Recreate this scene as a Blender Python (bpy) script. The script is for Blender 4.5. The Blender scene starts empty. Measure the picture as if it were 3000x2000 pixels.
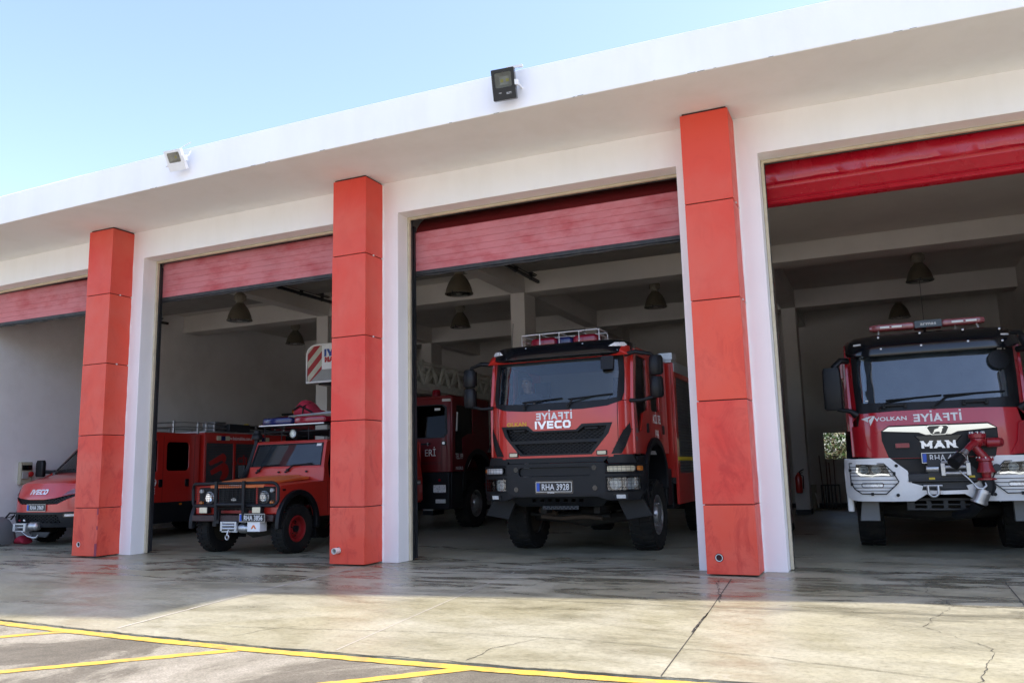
import bpy, bmesh, math, random
from mathutils import Vector, Matrix
from mathutils.geometry import delaunay_2d_cdt
random.seed(7)
S = bpy.context.scene
COL = S.collection
PI = math.pi
R = math.radians

# ------------------------------------------------------------------ camera
cd = bpy.data.cameras.new("camera")
cd.sensor_width = 36.0
cd.lens = 36.0 * 2379.47 / 3000.0
cd.clip_end = 3000
cd.clip_start = 0.05
cam = bpy.data.objects.new("camera", cd)
COL.objects.link(cam)
F = Vector((-0.39834575, 0.90398249, 0.1553587))
RT = Vector((0.91327259, 0.4066215, -0.02433374))
UP = Vector((0.08516946, -0.1321916, 0.98755838))
M3 = Matrix((RT, UP, -F)).transposed()
cam.matrix_world = Matrix.Translation((11.706, -9.9943, 1.2467)) @ M3.to_4x4()
S.camera = cam

# ------------------------------------------------------------------ light
SUN_TO = Vector((0.60, 0.105, 1.0)).normalized()
w = bpy.data.worlds.new("World")
S.world = w
w.use_nodes = True
nt = w.node_tree
bg = nt.nodes["Background"]
sky = nt.nodes.new("ShaderNodeTexSky")
sky.sky_type = 'NISHITA'
sky.sun_disc = False
sky.sun_elevation = math.asin(SUN_TO.z)
sky.sun_rotation = math.atan2(SUN_TO.x, SUN_TO.y)
sky.air_density = 1.0
sky.dust_density = 2.0
sky.ozone_density = 5.0
tint = nt.nodes.new("ShaderNodeMix"); tint.data_type = 'RGBA'; tint.blend_type = 'MULTIPLY'; tint.inputs[0].default_value = 1.0
tint.inputs[7].default_value = (0.95, 0.885, 0.885, 1)   # camera white balance, a little warmer than the raw sky
hs = nt.nodes.new('ShaderNodeHueSaturation'); hs.inputs['Saturation'].default_value = 0.93   # thin summer haze whitens the blue
nt.links.new(sky.outputs[0], hs.inputs['Color'])
nt.links.new(hs.outputs[0], tint.inputs[6])
nt.links.new(tint.outputs[2], bg.inputs[0])
bg.inputs[1].default_value = 0.15
sl = bpy.data.lights.new("sun", 'SUN')
sl.energy = 2.0
sl.angle = R(0.55)
sl.color = (1.0, 0.89, 0.74)
sun = bpy.data.objects.new("sun", sl)
COL.objects.link(sun)
sun.rotation_euler = SUN_TO.to_track_quat('Z', 'Y').to_euler()
S.view_settings.view_transform = 'Standard'
S.view_settings.look = 'None'
S.view_settings.exposure = 1.70
S.view_settings.gamma = 1.0
S.render.engine = 'CYCLES'
S.cycles.max_bounces = 10
S.cycles.diffuse_bounces = 6
S.cycles.glossy_bounces = 4
S.cycles.transparent_max_bounces = 12
S.cycles.use_denoising = True
S.cycles.caustics_reflective = False
S.cycles.caustics_refractive = False

# ------------------------------------------------------------------ materials
MATS = {}
def nodes_of(m):
    m.use_nodes = True
    n = m.node_tree
    return n, n.nodes["Principled BSDF"]
def mat(name, col, rough=0.5, metal=0.0, coat=0.0, spec=0.5, var=0.06, vscale=3.0, bump=0.0, bscale=40.0, dirt=None, dirt_amt=0.0, dscale=2.0, dstretch=(1, 1, 1), emit=None, estr=0.0, coat_rough=0.06):
    """principled material with a little procedural colour and gloss variation"""
    if name in MATS: return MATS[name]
    m = bpy.data.materials.new(name)
    n, p = nodes_of(m)
    L = n.links
    tc = n.nodes.new("ShaderNodeTexCoord")
    no = n.nodes.new("ShaderNodeTexNoise")
    no.inputs["Scale"].default_value = vscale
    no.inputs["Detail"].default_value = 5
    L.new(tc.outputs["Object"], no.inputs["Vector"])
    mr = n.nodes.new("ShaderNodeMapRange")
    mr.inputs[1].default_value = 0.3; mr.inputs[2].default_value = 0.7
    mr.inputs[3].default_value = 1 - var; mr.inputs[4].default_value = 1 + var
    L.new(no.outputs["Fac"], mr.inputs[0])
    mx = n.nodes.new("ShaderNodeVectorMath"); mx.operation = 'SCALE'
    mx.inputs[0].default_value = col[:3]
    L.new(mr.outputs[0], mx.inputs["Scale"])
    out = mx.outputs[0]
    if dirt is not None:
        mp = n.nodes.new("ShaderNodeMapping")
        mp.inputs["Scale"].default_value = dstretch
        L.new(tc.outputs["Object"], mp.inputs[0])
        n2 = n.nodes.new("ShaderNodeTexNoise")
        n2.inputs["Scale"].default_value = dscale; n2.inputs["Detail"].default_value = 8; n2.inputs["Roughness"].default_value = 0.65
        L.new(mp.outputs[0], n2.inputs["Vector"])
        r2 = n.nodes.new("ShaderNodeMapRange")
        r2.inputs[1].default_value = 0.45; r2.inputs[2].default_value = 0.72
        r2.inputs[4].default_value = dirt_amt
        L.new(n2.outputs["Fac"], r2.inputs[0])
        mi = n.nodes.new("ShaderNodeMix"); mi.data_type = 'RGBA'
        L.new(r2.outputs[0], mi.inputs[0]); L.new(out, mi.inputs[6])
        mi.inputs[7].default_value = (*dirt, 1)
        out = mi.outputs[2]
    L.new(out, p.inputs["Base Color"])
    p.inputs["Metallic"].default_value = metal
    p.inputs["Specular IOR Level"].default_value = spec
    p.inputs["Coat Weight"].default_value = coat
    p.inputs["Coat Roughness"].default_value = coat_rough
    rr = n.nodes.new("ShaderNodeMapRange")
    rr.inputs[1].default_value = 0.3; rr.inputs[2].default_value = 0.7
    rr.inputs[3].default_value = max(0.02, rough * 0.85); rr.inputs[4].default_value = min(1, rough * 1.15)
    L.new(no.outputs["Fac"], rr.inputs[0]); L.new(rr.outputs[0], p.inputs["Roughness"])
    if bump > 0:
        nb = n.nodes.new("ShaderNodeTexNoise"); nb.inputs["Scale"].default_value = bscale; nb.inputs["Detail"].default_value = 6
        L.new(tc.outputs["Object"], nb.inputs["Vector"])
        b = n.nodes.new("ShaderNodeBump"); b.inputs["Strength"].default_value = bump; b.inputs["Distance"].default_value = 0.01
        L.new(nb.outputs["Fac"], b.inputs["Height"]); L.new(b.outputs[0], p.inputs["Normal"])
    if emit is not None:
        p.inputs["Emission Color"].default_value = (*emit, 1); p.inputs["Emission Strength"].default_value = estr
    MATS[name] = m
    return m

def glass_mat(name, tint, refl_ior=1.6, rough=0.02, film=0.0, film_col=(0.5, 0.6, 0.7)):
    """clear sheet: tinted see-through plus a fresnel reflection and a thin film of dust"""
    m = bpy.data.materials.new(name); m.use_nodes = True
    n = m.node_tree; n.nodes.clear(); L = n.links
    o = n.nodes.new("ShaderNodeOutputMaterial")
    t = n.nodes.new("ShaderNodeBsdfTransparent"); t.inputs[0].default_value = (*tint, 1)
    g = n.nodes.new("ShaderNodeBsdfGlossy"); g.inputs[0].default_value = (1, 1, 1, 1); g.inputs["Roughness"].default_value = rough
    f = n.nodes.new("ShaderNodeFresnel"); f.inputs[0].default_value = refl_ior
    mx = n.nodes.new("ShaderNodeMixShader")
    L.new(f.outputs[0], mx.inputs[0]); L.new(t.outputs[0], mx.inputs[1]); L.new(g.outputs[0], mx.inputs[2])
    last = mx
    if film > 0:
        d = n.nodes.new("ShaderNodeBsdfDiffuse"); d.inputs[0].default_value = (*film_col, 1)
        tc = n.nodes.new("ShaderNodeTexCoord"); no = n.nodes.new("ShaderNodeTexNoise"); no.inputs["Scale"].default_value = 6; no.inputs["Detail"].default_value = 7
        L.new(tc.outputs["Object"], no.inputs["Vector"])
        mr = n.nodes.new("ShaderNodeMapRange"); mr.inputs[1].default_value = 0.3; mr.inputs[2].default_value = 0.75; mr.inputs[3].default_value = film * 0.5; mr.inputs[4].default_value = film * 1.6
        L.new(no.outputs["Fac"], mr.inputs[0])
        m2 = n.nodes.new("ShaderNodeMixShader")
        L.new(mr.outputs[0], m2.inputs[0]); L.new(mx.outputs[0], m2.inputs[1]); L.new(d.outputs[0], m2.inputs[2])
        last = m2
    L.new(last.outputs[0], o.inputs[0])
    return m

plaster = mat("white_plaster", (0.90, 0.895, 0.885), 0.75, var=0.02, vscale=1.2, bump=0.10, bscale=45, dirt=(0.60, 0.57, 0.50), dirt_amt=0.15, dscale=1.6, dstretch=(1.3, 1.3, 0.3))
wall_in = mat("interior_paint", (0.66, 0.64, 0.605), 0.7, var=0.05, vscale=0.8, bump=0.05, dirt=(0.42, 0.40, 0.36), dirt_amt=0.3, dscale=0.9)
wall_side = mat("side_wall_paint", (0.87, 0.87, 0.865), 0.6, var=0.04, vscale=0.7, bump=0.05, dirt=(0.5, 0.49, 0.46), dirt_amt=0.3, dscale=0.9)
cream = mat("cream_trim", (0.62, 0.55, 0.40), 0.6, dirt=(0.3, 0.24, 0.15), dirt_amt=0.4, dscale=6)
blackrub = mat("black_rubber", (0.018, 0.019, 0.021), 0.55, var=0.2, dirt=(0.10, 0.09, 0.08), dirt_amt=0.35, dscale=9)
dkmetal = mat("dark_steel", (0.03, 0.032, 0.036), 0.45, metal=0.3, var=0.2)
seam = mat("dark_seam", (0.05, 0.012, 0.012), 0.8)
pvc = mat("white_pvc", (0.7, 0.7, 0.66), 0.4)
hole = mat("pipe_inside", (0.03, 0.03, 0.03), 0.9)
def cladding():
    """painted panels: each a slightly different red, salmon fading, dark rubbed smears, more of them low down"""
    m = bpy.data.materials.new("cladding_red"); n, p = nodes_of(m); L = n.links; N = n.nodes.new
    tc = N("ShaderNodeTexCoord"); oi = N("ShaderNodeObjectInfo"); ge = N("ShaderNodeNewGeometry"); sx_ = N("ShaderNodeSeparateXYZ"); L.new(ge.outputs["Position"], sx_.inputs[0])
    def nz(s, d, r, di, st=(1, 1, 1), w=None):
        mp = N("ShaderNodeMapping"); mp.inputs["Scale"].default_value = st; L.new(tc.outputs["Object"], mp.inputs[0])
        t = N("ShaderNodeTexNoise"); t.noise_dimensions = '4D'; t.inputs["Scale"].default_value = s; t.inputs["Detail"].default_value = d; t.inputs["Roughness"].default_value = r; t.inputs["Distortion"].default_value = di
        L.new(mp.outputs[0], t.inputs["Vector"])
        k = N("ShaderNodeMath"); k.operation = 'MULTIPLY'; k.inputs[1].default_value = 20; L.new(oi.outputs["Random"], k.inputs[0]); L.new(k.outputs[0], t.inputs["W"])
        return t.outputs["Fac"]
    def mr(f, a_, b_, c_, d_):
        r = N("ShaderNodeMapRange"); r.inputs[1].default_value = a_; r.inputs[2].default_value = b_; r.inputs[3].default_value = c_; r.inputs[4].default_value = d_; L.new(f, r.inputs[0]); return r.outputs[0]
    def mx(f, a_, b_):
        x = N("ShaderNodeMix"); x.data_type = 'RGBA'
        L.new(f, x.inputs[0])
        for i_, v in ((6, a_), (7, b_)):
            if isinstance(v, tuple): x.inputs[i_].default_value = (*v, 1)
            else: L.new(v, x.inputs[i_])
        return x.outputs[2]
    def mul(a_, b_):
        k = N("ShaderNodeMath"); k.operation = 'MULTIPLY'; L.new(a_, k.inputs[0]); L.new(b_, k.inputs[1]); return k.outputs[0]
    base = mx(oi.outputs["Random"], (0.69, 0.062, 0.045), (0.73, 0.092, 0.052))
    c = mx(mr(nz(0.9, 5, 0.6, 0.5), 0.42, 0.66, 0, 0.75), base, (0.70, 0.135, 0.092))
    low = mr(sx_.outputs["Z"], 0.6, 3.2, 0.95, 0.22)
    c = mx(mul(mr(nz(2.6, 9, 0.72, 1.2, (1.3, 1.3, 0.7)), 0.50, 0.66, 0, 0.6), low), c, (0.42, 0.020, 0.022))
    c = mx(mul(mr(nz(16, 6, 0.8, 0.4, (1, 1, 0.5)), 0.62, 0.74, 0, 0.5), low), c, (0.34, 0.03, 0.03))
    L.new(c, p.inputs["Base Color"]); p.inputs["Specular IOR Level"].default_value = 0.25
    L.new(mr(nz(5, 5, 0.6, 0), 0.3, 0.7, 0.35, 0.55), p.inputs["Roughness"])
    return m
pad_red = cladding()
door_red = mat("dusty_door_red", (0.56, 0.19, 0.205), 0.65, var=0.07, vscale=2, dirt=(0.42, 0.03, 0.035), dirt_amt=0.85, dscale=2.2, dstretch=(0.7, 1, 1.6))
door_in = mat("door_inner_skin", (0.30, 0.29, 0.27), 0.6, dirt=(0.18, 0.17, 0.15), dirt_amt=0.4, dscale=3)
door_shaded = mat("shaded_door_red", (0.13, 0.012, 0.012), 0.55, spec=0.2)  # undusted red, darkened so the colour carries the shade of the recess
vinyl = mat("red_vinyl", (0.42, 0.006, 0.018), 0.28, spec=0.6, coat=0.25, bump=0.35, bscale=7)

def concrete():
    m = bpy.data.materials.new("worn_concrete"); n, p = nodes_of(m); L = n.links; N = n.nodes.new
    tc = N("ShaderNodeTexCoord")
    def noise(scale, detail, stretch=None, rough=0.6, dist=0.0):
        src = tc.outputs["Object"]
        if stretch:
            mp = N("ShaderNodeMapping"); mp.inputs["Scale"].default_value = stretch; mp.inputs["Rotation"].default_value = (0, 0, R(14)); L.new(src, mp.inputs[0]); src = mp.outputs[0]
        t = N("ShaderNodeTexNoise"); t.inputs["Scale"].default_value = scale; t.inputs["Detail"].default_value = detail; t.inputs["Roughness"].default_value = rough; t.inputs["Distortion"].default_value = dist
        L.new(src, t.inputs["Vector"]); return t.outputs["Fac"]
    def ramp(fac, stops):
        r = N("ShaderNodeValToRGB"); e = r.color_ramp.elements
        while len(e) < len(stops): e.new(0.5)
        for i, (a, c) in enumerate(stops): e[i].position = a; e[i].color = (*c, 1)
        L.new(fac, r.inputs[0]); return r.outputs[0]
    def mixc(fac, a, b, mode='MIX'):
        x = N("ShaderNodeMix"); x.data_type = 'RGBA'; x.blend_type = mode
        if isinstance(fac, (int, float)): x.inputs[0].default_value = fac
        else: L.new(fac, x.inputs[0])
        for i, v in ((6, a), (7, b)):
            if isinstance(v, tuple): x.inputs[i].default_value = (*v, 1)
            else: L.new(v, x.inputs[i])
        return x.outputs[2]
    def mrange(fac, a, b, c, d):
        r = N("ShaderNodeMapRange"); r.inputs[1].default_value = a; r.inputs[2].default_value = b; r.inputs[3].default_value = c; r.inputs[4].default_value = d; L.new(fac, r.inputs[0]); return r.outputs[0]
    big = noise(0.42, 6, None, 0.62, 0.6)
    streak = noise(1.0, 8, (0.6, 1.35, 1), 0.62, 0.7)
    fine = noise(22, 12, None, 0.82)
    mid = noise(2.6, 8, (0.7, 1.3, 1), 0.7, 0.8)
    c0 = ramp(big, [(0.30, (0.28, 0.262, 0.17)), (0.47, (0.35, 0.335, 0.24)), (0.62, (0.41, 0.40, 0.315))])
    c1 = ramp(streak, [(0.30, (0.70, 0.685, 0.64)), (0.46, (0.95, 0.945, 0.93)), (0.72, (1.12, 1.115, 1.10))])
    c = mixc(0.85, c0, c1, 'MULTIPLY')
    c2 = ramp(mid, [(0.30, (0.72, 0.70, 0.62)), (0.50, (0.98, 0.975, 0.96)), (0.75, (1.12, 1.12, 1.11))])
    c = mixc(0.75, c, c2, 'MULTIPLY')
    c3 = ramp(fine, [(0.32, (0.52, 0.51, 0.48)), (0.5, (1, 1, 1)), (0.68, (1.25, 1.25, 1.24))])
    c = mixc(0.85, c, c3, 'MULTIPLY')
    spk = noise(95, 3, None, 0.6)
    c = mixc(mrange(spk, 0.66, 0.72, 0, 0.6), c, (0.10, 0.09, 0.07))
    scr = noise(2.4, 11, (0.6, 1.8, 1), 0.8, 1.2)
    c = mixc(mrange(scr, 0.60, 0.66, 0, 0.4), c, (0.47, 0.46, 0.41))
    c = mixc(mrange(scr, 0.37, 0.31, 0, 0.40), c, (0.15, 0.14, 0.115))
    wet = mrange(streak, 0.28, 0.46, 1.0, 0.0)
    # washed-down wet patches near the doors
    sp = N("ShaderNodeSeparateXYZ"); L.new(tc.outputs["Object"], sp.inputs[0])
    w2 = noise(1.5, 9, (0.45, 1.5, 1), 0.66, 1.1)
    wm = N("ShaderNodeMath"); wm.operation = 'MULTIPLY'; L.new(mrange(w2, 0.47, 0.58, 0, 1), wm.inputs[0]); wy = N("ShaderNodeMath"); wy.operation = 'MULTIPLY'; L.new(mrange(sp.outputs["Y"], -3.4, -1.6, 0, 1), wy.inputs[0]); L.new(mrange(sp.outputs["Y"], 0.2, 1.6, 1, 0.45), wy.inputs[1]); L.new(wy.outputs[0], wm.inputs[1])
    x_ = N("ShaderNodeMix"); x_.data_type = 'RGBA'; x_.blend_type = 'MULTIPLY'; L.new(wm.outputs[0], x_.inputs[0]); L.new(c, x_.inputs[6]); x_.inputs[7].default_value = (0.50, 0.49, 0.47, 1); c = x_.outputs[2]
    mxw = N("ShaderNodeMath"); mxw.operation = 'MAXIMUM'; L.new(wet, mxw.inputs[0]); L.new(wm.outputs[0], mxw.inputs[1]); wet = mxw.outputs[0]
    L.new(c, p.inputs["Base Color"])
    gl = mrange(mid, 0.3, 0.7, 0.33, 0.52)
    wr = N("ShaderNodeMix"); L.new(wet, wr.inputs[0]); L.new(gl, wr.inputs[2]); wr.inputs[3].default_value = 0.20
    L.new(wr.outputs[0], p.inputs["Roughness"])
    p.inputs["Specular IOR Level"].default_value = 0.5
    b = N("ShaderNodeBump"); b.inputs["Strength"].default_value = 0.12; b.inputs["Distance"].default_value = 0.006
    L.new(fine, b.inputs["Height"]); L.new(b.outputs[0], p.inputs["Normal"])
    return m
conc = concrete()

def puddle_floor():
    """smooth indoor slab with dark wet patches"""
    m = bpy.data.materials.new("indoor_concrete"); n, p = nodes_of(m); L = n.links; N = n.nodes.new
    tc = N("ShaderNodeTexCoord")
    mp = N("ShaderNodeMapping"); mp.inputs["Scale"].default_value = (0.5, 1.25, 1); mp.inputs["Location"].default_value = (3.1, 0.4, 0); L.new(tc.outputs["Object"], mp.inputs[0])
    a = N("ShaderNodeTexNoise"); a.inputs["Scale"].default_value = 0.75; a.inputs["Detail"].default_value = 6; a.inputs["Distortion"].default_value = 0.9; L.new(mp.outputs[0], a.inputs["Vector"])
    f = N("ShaderNodeTexNoise"); f.inputs["Scale"].default_value = 5; f.inputs["Detail"].default_value = 9; f.inputs["Roughness"].default_value = 0.7; L.new(mp.outputs[0], f.inputs["Vector"])
    wet = N("ShaderNodeMapRange"); wet.inputs[1].default_value = 0.60; wet.inputs[2].default_value = 0.635; L.new(a.outputs["Fac"], wet.inputs[0])
    r = N("ShaderNodeValToRGB"); e = r.color_ramp.elements; e[0].position = 0.3; e[0].color = (0.26, 0.255, 0.235, 1); e[1].position = 0.72; e[1].color = (0.45, 0.44, 0.41, 1); L.new(f.outputs["Fac"], r.inputs[0])
    mx = N("ShaderNodeMix"); mx.data_type = 'RGBA'; L.new(wet.outputs[0], mx.inputs[0]); L.new(r.outputs[0], mx.inputs[6]); mx.inputs[7].default_value = (0.07, 0.068, 0.06, 1)
    L.new(mx.outputs[2], p.inputs["Base Color"])
    ro = N("ShaderNodeMix"); L.new(wet.outputs[0], ro.inputs[0]); ro.inputs[2].default_value = 0.34; ro.inputs[3].default_value = 0.05; L.new(ro.outputs[0], p.inputs["Roughness"])
    return m
floor_mat = puddle_floor()

def asphalt():
    m = bpy.data.materials.new("patched_asphalt"); n, p = nodes_of(m); L = n.links; N = n.nodes.new
    tc = N("ShaderNodeTexCoord")
    def nz(s, d, r=0.6, di=0):
        t = N("ShaderNodeTexNoise"); t.inputs["Scale"].default_value = s; t.inputs["Detail"].default_value = d; t.inputs["Roughness"].default_value = r; t.inputs["Distortion"].default_value = di; L.new(tc.outputs["Object"], t.inputs["Vector"]); return t.outputs["Fac"]
    a, f, g = nz(0.75, 7, 0.68, 0.7), nz(60, 4, 0.8), nz(9, 6, 0.7)
    r = N("ShaderNodeValToRGB"); e = r.color_ramp.elements
    e.new(0.5); e.new(0.6)
    for i, (q, c) in enumerate(((0.36, (0.125, 0.112, 0.086)), (0.49, (0.165, 0.148, 0.115)), (0.53, (0.26, 0.24, 0.19)), (0.66, (0.34, 0.315, 0.26)))): e[i].position = q; e[i].color = (*c, 1)
    L.new(a, r.inputs[0])
    r2 = N("ShaderNodeValToRGB"); e = r2.color_ramp.elements; e[0].position = 0.3; e[0].color = (0.55, 0.54, 0.52, 1); e[1].position = 0.7; e[1].color = (1.35, 1.35, 1.35, 1); L.new(f, r2.inputs[0])
    r3 = N("ShaderNodeValToRGB"); e = r3.color_ramp.elements; e[0].position = 0.3; e[0].color = (0.8, 0.8, 0.78, 1); e[1].position = 0.7; e[1].color = (1.15, 1.15, 1.15, 1); L.new(g, r3.inputs[0])
    m1 = N("ShaderNodeMix"); m1.data_type = 'RGBA'; m1.blend_type = 'MULTIPLY'; m1.inputs[0].default_value = 0.9; L.new(r.outputs[0], m1.inputs[6]); L.new(r2.outputs[0], m1.inputs[7])
    m2 = N("ShaderNodeMix"); m2.data_type = 'RGBA'; m2.blend_type = 'MULTIPLY'; m2.inputs[0].default_value = 0.9; L.new(m1.outputs[2], m2.inputs[6]); L.new(r3.outputs[0], m2.inputs[7])
    L.new(m2.outputs[2], p.inputs["Base Color"]); p.inputs["Roughness"].default_value = 0.85
    b = N("ShaderNodeBump"); b.inputs["Strength"].default_value = 0.6; b.inputs["Distance"].default_value = 0.01; L.new(f, b.inputs["Height"]); L.new(b.outputs[0], p.inputs["Normal"])
    return m
asph = asphalt()
yellow = mat("yellow_road_paint", (0.66, 0.41, 0.06), 0.75, var=0.14, vscale=7, bump=0.4, bscale=60, dirt=(0.27, 0.22, 0.12), dirt_amt=0.95, dscale=6)
joint_dk = mat("joint_dark", (0.045, 0.042, 0.037), 0.9)
joint_lt = mat("joint_light", (0.55, 0.52, 0.46), 0.8)

# vehicle materials
red = mat("fire_red_paint", (0.56, 0.022, 0.014), 0.35, coat=0.9, var=0.05, vscale=1.5, dirt=(0.36, 0.02, 0.015), dirt_amt=0.25, dscale=2.0)
red_m = mat("crimson_paint", (0.46, 0.010, 0.020), 0.3, coat=1.0, var=0.04, vscale=1.5)
red_lr = mat("faded_red_paint", (0.52, 0.030, 0.018), 0.45, coat=0.4, var=0.08, vscale=1.5, dirt=(0.42, 0.05, 0.025), dirt_amt=0.35, dscale=1.6)
orange_lr = mat("sun_faded_hood_paint", (0.78, 0.20, 0.05), 0.5, coat=0.2, var=0.08, vscale=2, dirt=(0.62, 0.09, 0.035), dirt_amt=0.5, dscale=1.4)
blk = mat("black_plastic", (0.008, 0.009, 0.011), 0.45, spec=0.3, var=0.15, dirt=(0.028, 0.027, 0.025), dirt_amt=0.3, dscale=3)
blk_g = mat("gloss_black", (0.006, 0.007, 0.009), 0.15, coat=0.3, var=0.1)
tyre_m = mat("tyre_rubber", (0.013, 0.013, 0.013), 0.8, spec=0.25, var=0.2, dirt=(0.05, 0.042, 0.03), dirt_amt=0.45, dscale=5)
mud_m = mat("muddy_inner", (0.045, 0.036, 0.024), 0.9, var=0.3, vscale=6)
steel = mat("brushed_steel", (0.5, 0.5, 0.5), 0.35, metal=0.9, var=0.15, vscale=9)
chrome = mat("chrome", (0.85, 0.85, 0.86), 0.06, metal=1.0, var=0.02)
alu = mat("aluminium", (0.55, 0.56, 0.57), 0.4, metal=0.7, var=0.08)
white_p = mat("white_paint", (0.86, 0.86, 0.85), 0.35, coat=0.5, var=0.03, dirt=(0.5, 0.47, 0.42), dirt_amt=0.25, dscale=3)
white_t = mat("white_lettering", (0.80, 0.80, 0.78), 0.5, var=0.02)
gold_t = mat("yellow_lettering", (0.65, 0.36, 0.02), 0.5)
grey_t = mat("grey_panel", (0.16, 0.165, 0.17), 0.45, metal=0.3, var=0.08)
shut = mat("shutter_grey", (0.10, 0.105, 0.11), 0.4, metal=0.5, var=0.1)
seat_m = mat("seat_cloth", (0.03, 0.035, 0.05), 0.85)
dash_m = mat("dash_grey", (0.10, 0.105, 0.11), 0.7)
cabin_m = mat("cabin_lining", (0.28, 0.27, 0.25), 0.85)
blue_p = mat("plate_blue", (0.02, 0.09, 0.5), 0.4)
plate_b = mat("plate_black", (0.012, 0.012, 0.014), 0.35)
lens_c = mat("lamp_reflector", (0.95, 0.95, 0.93), 0.3, metal=0.25, var=0.3, vscale=28)
letters = mat("polished_letters", (0.92, 0.92, 0.91), 0.22, metal=0.35, var=0.05)
lens_w = mat("lamp_lens", (0.70, 0.70, 0.68), 0.12, coat=1.0, var=0.12, vscale=30)
lens_y = mat("warm_lamp_lens", (0.66, 0.60, 0.42), 0.2, coat=1.0, var=0.1, vscale=25)
amber = mat("amber_lens", (0.70, 0.20, 0.015), 0.25, coat=1.0)
redlens = mat("red_lens", (0.26, 0.006, 0.022), 0.2, coat=0.5, var=0.1, vscale=20)
pinklens = mat("clear_pink_lens", (0.30, 0.09, 0.10), 0.12, coat=1.0, var=0.2, vscale=20)
bluelens = mat("blue_lens", (0.012, 0.018, 0.10), 0.2, coat=0.4)
ws_glass = glass_mat("windscreen_glass", (0.84, 0.88, 0.88), 1.5, 0.012, 0.008, (0.35, 0.47, 0.60))
dk_glass = glass_mat("dark_windscreen_glass", (0.30, 0.32, 0.33), 1.25, 0.03)
ws_glass2 = glass_mat("hazy_windscreen_glass", (0.22, 0.27, 0.30), 2.0, 0.02, 0.07, (0.30, 0.42, 0.55))
side_glass = glass_mat("tinted_side_glass", (0.16, 0.18, 0.19), 1.5, 0.02)
lamp_glass = glass_mat("lamp_cover_glass", (0.86, 0.88, 0.88), 1.5, 0.02)
pane_glass = glass_mat("window_pane_glass", (0.9, 0.93, 0.93), 1.3, 0.02)
strip_led = mat("daylight_strip", (0.9, 0.9, 0.88), 0.3, emit=(1.0, 0.97, 0.9), estr=0.55)
chassis_m = mat("chassis_grime", (0.020, 0.019, 0.018), 0.75, var=0.3, dirt=(0.06, 0.05, 0.035), dirt_amt=0.6, dscale=3)
yel = mat("warning_yellow", (0.70, 0.52, 0.03), 0.5)
silver_refl = mat("reflective_white", (0.62, 0.62, 0.60), 0.4)

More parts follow.
